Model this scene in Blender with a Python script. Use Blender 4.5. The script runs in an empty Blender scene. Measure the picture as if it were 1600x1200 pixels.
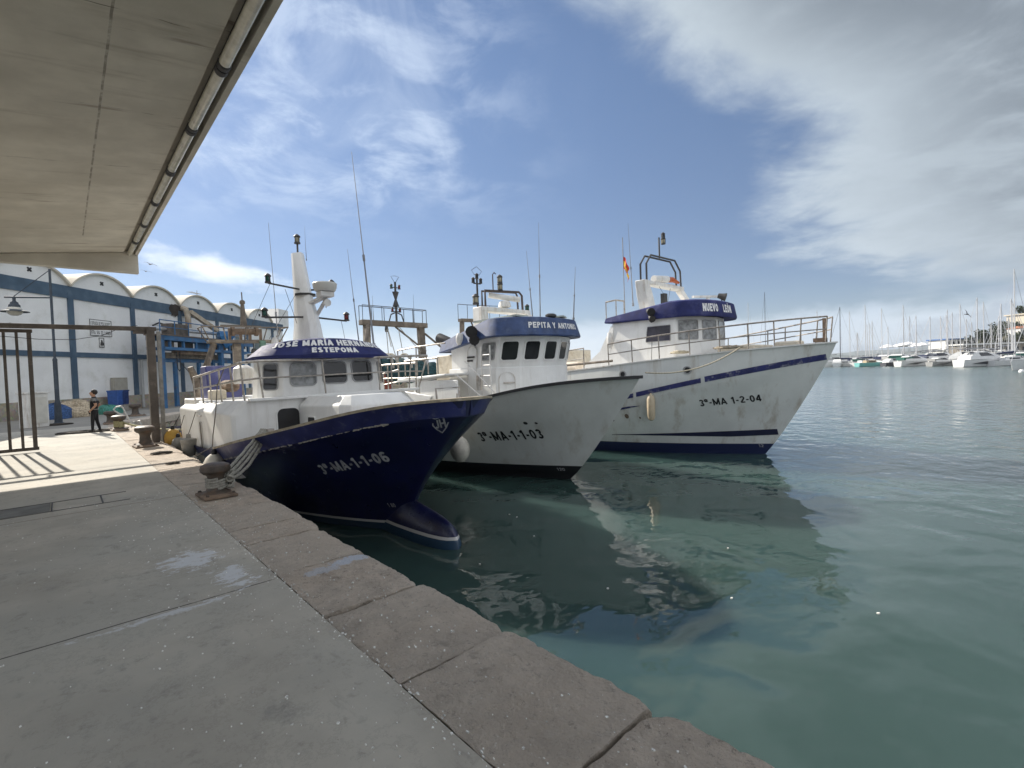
import bpy, bmesh, math, random
from math import sin, cos, pi, radians, sqrt, atan2
from mathutils import Vector, Matrix, noise
random.seed(7)
S = bpy.context.scene
COL = S.collection

# ------------------------------------------------------------------ camera
YAW, PITCH, ROLL = radians(42.3), radians(1.56), radians(2.04)
FWD = Vector((-cos(YAW), sin(YAW), 0)); RGT = Vector((sin(YAW), cos(YAW), 0)); UPV = Vector((0, 0, 1))
CAMZ = 3.0
cam_d = bpy.data.cameras.new('camera'); cam = bpy.data.objects.new('camera', cam_d); COL.objects.link(cam)
cam_d.sensor_fit = 'HORIZONTAL'; cam_d.sensor_width = 36.0; cam_d.lens = 36.0 * 770 / 1600
cam_d.clip_start = 0.05; cam_d.clip_end = 30000
f_ = (FWD * cos(PITCH) - UPV * sin(PITCH)).normalized()
u0 = RGT.cross(f_).normalized()
r_ = (RGT * cos(ROLL) - u0 * sin(ROLL)).normalized()
up_ = r_.cross(f_).normalized()
M = Matrix((r_, up_, -f_)).transposed().to_4x4(); M.translation = Vector((0, 0, CAMZ))
cam.matrix_world = M
S.camera = cam
def G(X, Y, z=0.0):
    """site grid: X metres to the right, Y metres out from the corner where the camera stands"""
    p = RGT * X + FWD * Y
    return Vector((p.x, p.y, z))

# ------------------------------------------------------------------ sun, sky, exposure
SUN_EL = radians(33.4); SUN_DIR = Vector((-0.992 * cos(SUN_EL), -0.128 * cos(SUN_EL), sin(SUN_EL))).normalized()
sd = bpy.data.lights.new('sun', 'SUN'); sd.energy = 4.6; sd.angle = radians(0.53); sd.color = (1.0, 0.93, 0.82)
so = bpy.data.objects.new('sun', sd); COL.objects.link(so)
so.rotation_euler = SUN_DIR.to_track_quat('Z', 'Y').to_euler(); so.location = (-60, -20, 60)
S.view_settings.view_transform = 'Standard'; S.view_settings.look = 'None'
S.view_settings.gamma = 1.0; S.view_settings.use_curve_mapping = False
S.view_settings.exposure = 0.78
S.render.engine = 'CYCLES'
S.cycles.max_bounces = 8; S.cycles.diffuse_bounces = 4; S.cycles.glossy_bounces = 4

def build_world():
    w = bpy.data.worlds.new('World'); S.world = w; w.use_nodes = True
    nt = w.node_tree; N = nt.nodes; Lk = nt.links
    for n in list(N): N.remove(n)
    def nd(t, **k):
        n = N.new(t)
        for a, b in k.items(): setattr(n, a, b)
        return n
    def mth(op, a, b=None, clamp=False):
        n = nd('ShaderNodeMath', operation=op); n.use_clamp = clamp
        for i, v in enumerate((a, b)):
            if v is None: continue
            if isinstance(v, (int, float)): n.inputs[i].default_value = v
            else: Lk.new(v, n.inputs[i])
        return n.outputs[0]
    def sstep(x, lo, hi):
        n = nd('ShaderNodeMapRange', interpolation_type='SMOOTHSTEP')
        Lk.new(x, n.inputs[0]); n.inputs[1].default_value = lo; n.inputs[2].default_value = hi
        return n.outputs[0]
    sky = nd('ShaderNodeTexSky', sky_type='NISHITA'); sky.sun_disc = False
    sky.sun_elevation = SUN_EL; sky.sun_rotation = atan2(SUN_DIR.x, SUN_DIR.y)
    sky.altitude = 0; sky.air_density = 1.0; sky.dust_density = 0.25; sky.ozone_density = 2.2
    tc = nd('ShaderNodeTexCoord'); gen = tc.outputs['Generated']
    rotn = nd('ShaderNodeVectorRotate', rotation_type='Z_AXIS'); Lk.new(gen, rotn.inputs['Vector'])
    rotn.inputs['Angle'].default_value = -(pi / 2 - YAW)          # x = to the right of the harbour view, y = out
    sp = nd('ShaderNodeSeparateXYZ'); Lk.new(rotn.outputs[0], sp.inputs[0])
    X, Y, Z = sp.outputs
    az = mth('MULTIPLY', mth('ARCTAN2', X, Y), 180 / pi)
    el = mth('MULTIPLY', mth('ARCSINE', Z), 180 / pi)
    den = mth('ADD', mth('MAXIMUM', Z, 0.0), 0.13)
    cb = nd('ShaderNodeCombineXYZ'); Lk.new(mth('DIVIDE', X, den), cb.inputs[0]); Lk.new(mth('DIVIDE', Y, den), cb.inputs[1])
    P = cb.outputs[0]
    def ns(vec, scale, det=6, rough=.55, dist=0.0, sc3=None, rz=0.0):
        if sc3:
            m = nd('ShaderNodeMapping'); Lk.new(vec, m.inputs[0]); m.inputs['Scale'].default_value = sc3; m.inputs['Rotation'].default_value = (0, 0, rz); vec = m.outputs[0]
        n = nd('ShaderNodeTexNoise'); n.noise_dimensions = '3D'
        Lk.new(vec, n.inputs['Vector']); n.inputs['Scale'].default_value = scale; n.inputs['Detail'].default_value = det
        n.inputs['Roughness'].default_value = rough; n.inputs['Distortion'].default_value = dist
        return n.outputs['Fac']
    def fcurve(x, pts, lo, hi):
        """piecewise curve value(x): x mapped lo..hi -> 0..1, returns 0..1"""
        mr = nd('ShaderNodeMapRange'); Lk.new(x, mr.inputs[0]); mr.inputs[1].default_value = lo; mr.inputs[2].default_value = hi
        fc = nd('ShaderNodeFloatCurve'); Lk.new(mr.outputs[0], fc.inputs['Value'])
        c = fc.mapping.curves[0]
        while len(c.points) < len(pts): c.points.new(0.5, 0.5)
        for p_, (a, b) in zip(c.points, pts): p_.location = (a, b)
        fc.mapping.update()
        return fc.outputs['Value']
    n1 = ns(P, 1.1, 8, .58, .3); n2 = ns(P, 3.2, 7, .6, .4); n3 = ns(P, 1.0, 8, .62, 1.2, (1.9, 1.0, 1), radians(35))
    n4 = ns(gen, 9.0, 8, .6, .2, (1, 1, 2.6)); n5 = ns(gen, 4.0, 6, .55, .1, (1, 1, 3.0))
    # 1 big grey sheet on the right: azimuth limit falls as it climbs
    lim = mth('MULTIPLY', fcurve(el, [(0, .60), (.12, .58), (.26, .50), (.42, .46), (.6, .28), (.8, .12), (1, .02)], 0, 50), 60)
    dn = mth('ADD', mth('MULTIPLY', mth('SUBTRACT', n1, .5), 26), mth('MULTIPLY', mth('SUBTRACT', n2, .5), 12))
    e1 = mth('ADD', mth('SUBTRACT', az, lim), dn)
    big = sstep(e1, -3.0, 7.0)
    low = sstep(mth('ADD', el, mth('MULTIPLY', mth('SUBTRACT', n5, .5), 9)), 5.2, 8.2)
    back = sstep(mth('ABSOLUTE', az), 165, 140)
    big = mth('MULTIPLY', mth('MULTIPLY', big, low), back)
    # 2 cirrus wisps high in the left half
    cir = mth('ADD', mth('MULTIPLY', sstep(n3, .44, .78), .5), mth('MULTIPLY', sstep(n2, .44, .66), .55))
    reg = mth('MULTIPLY', sstep(el, 13, 24), mth('MULTIPLY', sstep(az, -62, -36), sstep(az, 12, -16)))
    cir = mth('MULTIPLY', mth('MULTIPLY', cir, reg), .85)
    # 3 a small bright streak low on the left
    da = mth('DIVIDE', mth('SUBTRACT', az, -31.5), 7.5); de = mth('DIVIDE', mth('ADD', mth('SUBTRACT', el, 11.2), mth('MULTIPLY', mth('SUBTRACT', az, -31.5), .17)), 1.5)
    rr = mth('SQRT', mth('ADD', mth('MULTIPLY', da, da), mth('MULTIPLY', de, de)))
    streak = mth('MULTIPLY', sstep(mth('ADD', rr, mth('MULTIPLY', mth('SUBTRACT', n4, .5), 2.2)), 1.15, .2), .9)
    # 4 low bank on the horizon, and heaped cloud to the right of it
    bank = sstep(mth('ADD', el, mth('MULTIPLY', mth('SUBTRACT', n4, .5), 4.5)), 5.4, 3.6)
    heap_h = mth('MULTIPLY', fcurve(az, [(0, .0), (.45, .0), (.6, .45), (.75, .8), (1, 1)], 0, 70), 8.5)
    heap = sstep(mth('SUBTRACT', mth('ADD', el, mth('MULTIPLY', mth('SUBTRACT', n4, .5), 7)), heap_h), .7, -.5)
    def mix(fac, a, b):
        m = nd('ShaderNodeMix', data_type='RGBA'); Lk.new(fac, m.inputs[0])
        for i, v in ((6, a), (7, b)):
            if isinstance(v, tuple): m.inputs[i].default_value = (*v, 1)
            else: Lk.new(v, m.inputs[i])
        return m.outputs[2]
    K = SKY_K
    def col(r, g, b): return (r / K, g / K, b / K)
    c = sky.outputs[0]
    gain = nd('ShaderNodeMix', data_type='RGBA', blend_type='MULTIPLY'); gain.inputs[0].default_value = 1.0
    Lk.new(c, gain.inputs[6]); gain.inputs[7].default_value = (0.62, 0.68, 0.76, 1); c = gain.outputs[2]
    g2 = nd('ShaderNodeMix', data_type='RGBA', blend_type='MULTIPLY'); Lk.new(sstep(el, 34, 4), g2.inputs[0]); Lk.new(c, g2.inputs[6]); g2.inputs[7].default_value = (0.72, 0.72, 0.78, 1); c = g2.outputs[2]
    c = mix(cir, c, col(.50, .57, .67))
    c = mix(streak, c, col(.62, .67, .73))
    bankcol = mix(n4, col(.30, .38, .49), col(.56, .61, .66))
    c = mix(mth('MULTIPLY', bank, .85), c, bankcol)
    heapcol = mix(sstep(n4, .38, .68), col(.19, .24, .31), col(.38, .43, .48))
    c = mix(mth('MULTIPLY', heap, .92), c, heapcol)
    shade = sstep(mth('ADD', mth('MULTIPLY', n1, .5), mth('MULTIPLY', n2, .5)), .40, .60)
    bigcol = mix(shade, col(.14, .165, .19), col(.27, .31, .345))
    rim = sstep(e1, 18, 2)
    bigcol = mix(mth('MULTIPLY', rim, .6), bigcol, col(.44, .50, .55))
    c = mix(mth('MULTIPLY', big, .93), c, bigcol)
    # unseen bright broken cloud added behind camera and overhead to raise the ambient light
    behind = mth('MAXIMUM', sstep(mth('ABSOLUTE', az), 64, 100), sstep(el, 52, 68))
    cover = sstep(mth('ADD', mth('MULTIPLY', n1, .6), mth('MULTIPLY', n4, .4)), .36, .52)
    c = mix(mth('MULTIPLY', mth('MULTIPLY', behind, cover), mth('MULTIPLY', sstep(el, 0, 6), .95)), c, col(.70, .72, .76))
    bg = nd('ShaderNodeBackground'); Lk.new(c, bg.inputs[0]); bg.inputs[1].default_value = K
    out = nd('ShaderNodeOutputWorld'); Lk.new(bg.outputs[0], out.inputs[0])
SKY_K = 0.085
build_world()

# ------------------------------------------------------------------ materials
MATS = {}
def mat(name, color, rough=.6, metal=0.0, var=.25, vscale=3.0, dirt=None, dirt_amt=0.0, dirt_scale=1.2, streak=False,
        bump=0.0, bscale=40.0, bdist=.02, spec=.5, speck=None, extra=None, coat=0.0):
    if name in MATS: return MATS[name]
    m = bpy.data.materials.new(name); m.use_nodes = True; MATS[name] = m
    nt = m.node_tree; N = nt.nodes; Lk = nt.links; b = N['Principled BSDF']
    tc = N.new('ShaderNodeTexCoord'); O = tc.outputs['Object']
    def noise_(scale, det=5, rough_=.6, vec=O, sc=None):
        if sc:
            mp = N.new('ShaderNodeMapping'); Lk.new(vec, mp.inputs[0]); mp.inputs['Scale'].default_value = sc; vec = mp.outputs[0]
        n = N.new('ShaderNodeTexNoise'); Lk.new(vec, n.inputs['Vector'])
        n.inputs['Scale'].default_value = scale; n.inputs['Detail'].default_value = det; n.inputs['Roughness'].default_value = rough_
        return n.outputs['Fac']
    def ramp(x, lo, hi):
        r = N.new('ShaderNodeMapRange'); r.interpolation_type = 'SMOOTHSTEP'; Lk.new(x, r.inputs[0]); r.inputs[1].default_value = lo; r.inputs[2].default_value = hi
        return r.outputs[0]
    def mixc(f, a, c, k=1.0):
        mx = N.new('ShaderNodeMix'); mx.data_type = 'RGBA'
        if k != 1.0:
            mm = N.new('ShaderNodeMath'); mm.operation = 'MULTIPLY'; Lk.new(f, mm.inputs[0]); mm.inputs[1].default_value = k; f = mm.outputs[0]
        Lk.new(f, mx.inputs[0])
        for i, v in ((6, a), (7, c)):
            if isinstance(v, tuple): mx.inputs[i].default_value = (*v[:3], 1)
            else: Lk.new(v, mx.inputs[i])
        return mx.outputs[2]
    hi = tuple(min(1, c * (1 + var * .6)) for c in color); lo = tuple(c * (1 - var) for c in color)
    c = mixc(ramp(noise_(vscale), .3, .7), lo, hi)
    if dirt is not None:
        d = noise_(dirt_scale, 8, .65, sc=(1, 1, .12) if streak else None)
        c = mixc(ramp(d, .5, .72), c, dirt, dirt_amt)
    if speck:
        for (sc, col, size) in speck:
            v = N.new('ShaderNodeTexVoronoi'); Lk.new(O, v.inputs['Vector']); v.inputs['Scale'].default_value = sc
            c = mixc(ramp(v.outputs['Distance'], size, size * .5), c, col)
    if extra: c = extra(N, Lk, tc, c, mixc, ramp, noise_)
    Lk.new(c, b.inputs['Base Color'])
    b.inputs['Roughness'].default_value = rough; b.inputs['Metallic'].default_value = metal
    b.inputs['Specular IOR Level'].default_value = spec
    if coat: b.inputs['Coat Weight'].default_value = coat; b.inputs['Coat Roughness'].default_value = .15
    rn = N.new('ShaderNodeMapRange'); Lk.new(noise_(vscale * 4), rn.inputs[0]); rn.inputs[3].default_value = max(.02, rough - .1); rn.inputs[4].default_value = min(1, rough + .12)
    Lk.new(rn.outputs[0], b.inputs['Roughness'])
    if bump:
        bp = N.new('ShaderNodeBump'); bp.inputs['Strength'].default_value = min(1, bump); bp.inputs['Distance'].default_value = bdist
        Lk.new(noise_(bscale, 8, .7), bp.inputs['Height']); Lk.new(bp.outputs[0], b.inputs['Normal'])
    return m

def zbands(bands, rust=0.0):
    """paint bands on a hull by height above the waterline: list of (z_below, colour) from the bottom up"""
    def fn(N, Lk, tc, c, mixc, ramp, noise_):
        sp = N.new('ShaderNodeSeparateXYZ'); Lk.new(tc.outputs['Object'], sp.inputs[0])
        if rust:
            c = mixc(ramp(noise_(1.0, 6, .6, sc=(7, 7, .35)), .62, .72), c, (.26, .15, .08), rust)
            c = mixc(ramp(noise_(9, 8, .75), .66, .70), c, (.34, .33, .31), rust * .7)
        for z, col in reversed(bands):
            lt = N.new('ShaderNodeMath'); lt.operation = 'LESS_THAN'; Lk.new(sp.outputs[2], lt.inputs[0]); lt.inputs[1].default_value = z
            c = mixc(lt.outputs[0], c, col)
        return c
    return fn

RUST = (.16, .075, .035)
WHITE = mat('white_paint', (.80, .80, .78), .42, var=.06, vscale=2.0, dirt=(.52, .49, .44), dirt_amt=.3, dirt_scale=5.0, streak=True, bump=.05, bscale=25)
WHITE2 = mat('worn_white_paint', (.70, .69, .66), .5, var=.12, vscale=3.0, dirt=(.36, .27, .18), dirt_amt=.6, dirt_scale=6.0, streak=True, bump=.08, bscale=20)
CREAM = mat('cream_paint', (.62, .56, .45), .6, var=.15, dirt=(.3, .22, .13), dirt_amt=.6, dirt_scale=5)
NAVYHULL = mat('navy_hull_paint', (.006, .008, .05), .3, var=.3, vscale=1.5, dirt=(.012, .015, .035), dirt_amt=.5, dirt_scale=3.0, streak=True,
               extra=zbands([(.13, (.020, .045, .085)), (.18, (.5, .5, .5))]), coat=.2)
NAVY = mat('navy_paint', (.022, .028, .12), .38, var=.2, dirt=(.10, .11, .17), dirt_amt=.5, dirt_scale=4)
NAVYROOF = mat('navy_roof_paint', (.028, .034, .125), .7, var=.25, dirt=(.09, .095, .2), dirt_amt=.7, dirt_scale=2.5, spec=.2)
WORNBLUE = mat('worn_blue_paint', (.03, .06, .16), .55, var=.3, vscale=4, dirt=(.12, .16, .25), dirt_amt=.6, dirt_scale=3.5)
STEELBLUE = mat('steel_blue_paint', (.035, .13, .28), .5, var=.25, vscale=2.0, dirt=RUST, dirt_amt=.45, dirt_scale=2.5)
BLACK = mat('black_rubber', (.018, .018, .02), .55, var=.3)
HULL2 = mat('white_hull_paint', (.66, .67, .645), .33, var=.07, vscale=1.2, dirt=(.40, .36, .29), dirt_amt=.45, dirt_scale=2.6, streak=True,
            extra=zbands([(.40, (.012, .012, .015))], .08))
HULL3 = mat('white_hull_paint_blue_boot', (.69, .70, .675), .33, var=.08, vscale=1.2, dirt=(.36, .30, .22), dirt_amt=.6, dirt_scale=2.6, streak=True,
            extra=zbands([(.36, (.012, .02, .075))], .16))
GLASS = mat('dark_window_glass', (.010, .011, .012), .08, var=.3, spec=.6)
CURTAIN = mat('window_with_pale_curtain', (.24, .25, .25), .12, var=.5, vscale=6.0, spec=.6)
GREYGASKET = mat('grey_window_frame', (.33, .33, .33), .45, var=.1)
STEEL = mat('stainless_tube', (.42, .39, .35), .35, metal=.7, var=.3, vscale=8, dirt=RUST, dirt_amt=.55, dirt_scale=7)
RUSTY = mat('rusty_steel', (.17, .12, .085), .8, var=.45, vscale=5, dirt=(.28, .2, .13), dirt_amt=.7, dirt_scale=3.0, bump=.35, bscale=30)
RUSTGREY = mat('weathered_brown_steel', (.15, .125, .10), .75, var=.35, vscale=3, dirt=(.34, .29, .22), dirt_amt=.8, dirt_scale=2.6, bump=.2, bscale=20)
IRON = mat('bollard_iron', (.085, .066, .052), .55, var=.4, vscale=7, dirt=(.17, .10, .06), dirt_amt=.75, dirt_scale=6, bump=.4, bscale=35)
DARK = mat('dark_grey_steel', (.045, .043, .042), .55, var=.3, vscale=5)
GATE = mat('brown_grey_gate_paint', (.085, .07, .058), .6, var=.3, vscale=4, dirt=(.2, .17, .14), dirt_amt=.5, dirt_scale=5)
ROPE = mat('grey_rope', (.36, .345, .30), .9, var=.3, vscale=30, bump=.8, bscale=90)
DARKROPE = mat('dark_rope', (.05, .042, .035), .95, var=.4, vscale=25, bump=.8, bscale=80)
LETTERW = mat('white_lettering', (.74, .74, .74), .5, var=.08, vscale=8)
LETTERG = mat('worn_white_lettering', (.42, .42, .43), .5, var=.35, vscale=9)
LETTERK = mat('black_lettering', (.012, .012, .014), .5, var=.2)
GREENL = mat('green_lens', (.01, .07, .05), .2, var=.3)
REDL = mat('red_lens', (.16, .012, .012), .2, var=.3)
CLEARL = mat('clear_lens', (.32, .29, .2), .2, var=.3)
NETBLUE = mat('teal_net', (.025, .075, .085), .95, var=.6, vscale=14, dirt=(.01, .025, .03), dirt_amt=.8, dirt_scale=18, bump=1, bscale=60)
YELLOWF = mat('yellow_buoy', (.55, .33, .06), .5, var=.25, dirt=(.2, .12, .05), dirt_amt=.5)
GREYF = mat('grey_fender', (.30, .29, .26), .6, var=.3, dirt=(.1, .09, .07), dirt_amt=.6, dirt_scale=4)
BEIGEF = mat('beige_fender', (.52, .43, .30), .55, var=.2, vscale=4, dirt=(.25, .17, .1), dirt_amt=.6, dirt_scale=4)

# ------------------------------------------------------------------ mesh helpers
class MB:
    def __init__(s): s.v = []; s.f = []; s.m = []; s.cur = 0
    def add(s, vs, fs):
        o = len(s.v); s.v += [tuple(v) for v in vs]; s.f += [tuple(o + i for i in f) for f in fs]; s.m += [s.cur] * len(fs); return s
    def box(s, c, d, rz=0.0):
        cx, cy, cz = c; hx, hy, hz = d[0] / 2, d[1] / 2, d[2] / 2; a, b = cos(rz), sin(rz)
        vs = []
        for z in (-hz, hz):
            for x, y in ((-hx, -hy), (hx, -hy), (hx, hy), (-hx, hy)): vs.append((cx + a * x - b * y, cy + b * x + a * y, cz + z))
        return s.add(vs, [(3, 2, 1, 0), (4, 5, 6, 7), (0, 1, 5, 4), (1, 2, 6, 5), (2, 3, 7, 6), (3, 0, 4, 7)])
    def bar(s, p, q, w, h, up=(0, 0, 1)):
        p, q = Vector(p), Vector(q); d = (q - p).normalized(); up = Vector(up)
        if abs(d.dot(up)) > .98: up = Vector((1, 0, 0))
        r = d.cross(up).normalized(); u = r.cross(d)
        vs = [e + r * (w / 2 * a) + u * (h / 2 * b) for e in (p, q) for a, b in ((-1, -1), (1, -1), (1, 1), (-1, 1))]
        return s.add(vs, [(0, 1, 2, 3), (7, 6, 5, 4), (0, 4, 5, 1), (1, 5, 6, 2), (2, 6, 7, 3), (3, 7, 4, 0)])
    def tube(s, pts, r, n=8, closed=False):
        pts = [Vector(p) for p in pts]; k = len(pts); rs = r if isinstance(r, (list, tuple)) else [r] * k
        rings = []; prev = None
        for i, p in enumerate(pts):
            a = pts[(i - 1) % k] if (i or closed) else p; b = pts[(i + 1) % k] if (i < k - 1 or closed) else p
            d = (b - a).normalized() if (b - a).length > 1e-9 else Vector((0, 0, 1))
            if prev is None:
                ref = Vector((0, 0, 1)) if abs(d.z) < .9 else Vector((1, 0, 0)); prev = d.cross(ref).normalized()
            x = (prev - d * prev.dot(d)); x = x.normalized() if x.length > 1e-6 else d.orthogonal().normalized(); prev = x; y = d.cross(x)
            rings.append([p + (x * cos(2 * pi * j / n) + y * sin(2 * pi * j / n)) * rs[i] for j in range(n)])
        vs = [v for rg in rings for v in rg]; fs = []
        for i in range(k if closed else k - 1):
            for j in range(n):
                a = i * n + j; b = i * n + (j + 1) % n; c = ((i + 1) % k) * n + (j + 1) % n; d = ((i + 1) % k) * n + j
                fs.append((a, d, c, b))
        if not closed: fs += [tuple(range(n)), tuple(reversed(range((k - 1) * n, k * n)))]
        return s.add(vs, fs)
    def lathe(s, prof, o=(0, 0, 0), n=20):
        """profile of (radius, z), bottom to top, about a vertical axis"""
        vs = []; fs = []
        for r, z in prof:
            for j in range(n): vs.append((o[0] + r * cos(2 * pi * j / n), o[1] + r * sin(2 * pi * j / n), o[2] + z))
        for i in range(len(prof) - 1):
            for j in range(n): fs.append((i * n + j, i * n + (j + 1) % n, (i + 1) * n + (j + 1) % n, (i + 1) * n + j))
        fs += [tuple(reversed(range(n))), tuple(range((len(prof) - 1) * n, len(prof) * n))]
        return s.add(vs, fs)
    def loft(s, rings, cap0=True, cap1=True, closed=True):
        n = len(rings[0]); vs = [p for r in rings for p in r]; fs = []
        for i in range(len(rings) - 1):
            for j in range(n if closed else n - 1):
                fs.append((i * n + j, i * n + (j + 1) % n, (i + 1) * n + (j + 1) % n, (i + 1) * n + j))
        if cap0: fs.append(tuple(reversed(range(n))))
        if cap1: fs.append(tuple(range((len(rings) - 1) * n, len(rings) * n)))
        return s.add(vs, fs)
    def prism(s, poly, y0, y1, axis='y'):
        """polygon in (a,b) pushed along an axis: 'y' -> (a,y,b), 'x' -> (x,a,b), 'z' -> (a,b,z)"""
        f = {'y': lambda a, b, t: (a, t, b), 'x': lambda a, b, t: (t, a, b), 'z': lambda a, b, t: (a, b, t)}[axis]
        return s.loft([[f(a, b, y0) for a, b in poly], [f(a, b, y1) for a, b in poly]])
    def ball(s, c, r, n=12, sq=(1, 1, 1)):
        k = n // 2; rings = []
        for i in range(1, k):
            t = pi * i / k - pi / 2
            rings.append([(c[0] + r * sq[0] * cos(t) * cos(2 * pi * j / n), c[1] + r * sq[1] * cos(t) * sin(2 * pi * j / n), c[2] + r * sq[2] * sin(t)) for j in range(n)])
        return s.loft(rings)
    def build(s, name, m=None, parent=None, smooth=35, bevel=0.0, merge=False):
        me = bpy.data.meshes.new(name); me.from_pydata(s.v, [], s.f)
        ms = m if isinstance(m, (list, tuple)) else [m]
        for x in ms:
            if x: me.materials.append(x)
        if len(ms) > 1: me.polygons.foreach_set('material_index', s.m)
        bm = bmesh.new(); bm.from_mesh(me)
        if merge: bmesh.ops.remove_doubles(bm, verts=bm.verts, dist=1e-4)
        bmesh.ops.recalc_face_normals(bm, faces=bm.faces); bm.to_mesh(me); bm.free()
        if smooth:
            me.polygons.foreach_set('use_smooth', [True] * len(me.polygons)); me.set_sharp_from_angle(angle=radians(smooth))
        me.update()
        o = bpy.data.objects.new(name, me); COL.objects.link(o)
        if parent: o.parent = parent
        if bevel:
            b = o.modifiers.new('bevel', 'BEVEL'); b.width = bevel; b.segments = 2; b.limit_method = 'ANGLE'; b.angle_limit = radians(40)
        return o
def tag(o, label=None, cat=None, group=None, kind=None):
    if label: o['label'] = label
    if cat: o['category'] = cat
    if group: o['group'] = group
    if kind: o['kind'] = kind
    return o
def thing(name, label, cat, loc=(0, 0, 0), rz=0.0, group=None):
    o = bpy.data.objects.new(name, None); COL.objects.link(o); o.location = loc; o.rotation_euler = (0, 0, rz)
    o.empty_display_size = .2
    return tag(o, label, cat, group)
def copy_tree(o, parent=None):
    c = o.copy(); COL.objects.link(c)
    if parent: c.parent = parent
    for ch in list(o.children): copy_tree(ch, c)
    return c
def interp(pts, x):
    if x <= pts[0][0]: return pts[0][1]
    for (a, b), (c, d) in zip(pts, pts[1:]):
        if x <= c: return b + (d - b) * (x - a) / (c - a)
    return pts[-1][1]
def smooth_interp(pts, x):
    h = .25
    return (interp(pts, x - 2 * h) + 2 * interp(pts, x - h) + 2 * interp(pts, x) + 2 * interp(pts, x + h) + interp(pts, x + 2 * h)) / 8
def sag(p, q, drop, n=10):
    p, q = Vector(p), Vector(q)
    return [p.lerp(q, i / n) - Vector((0, 0, drop * 4 * (i / n) * (1 - i / n))) for i in range(n + 1)]
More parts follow.
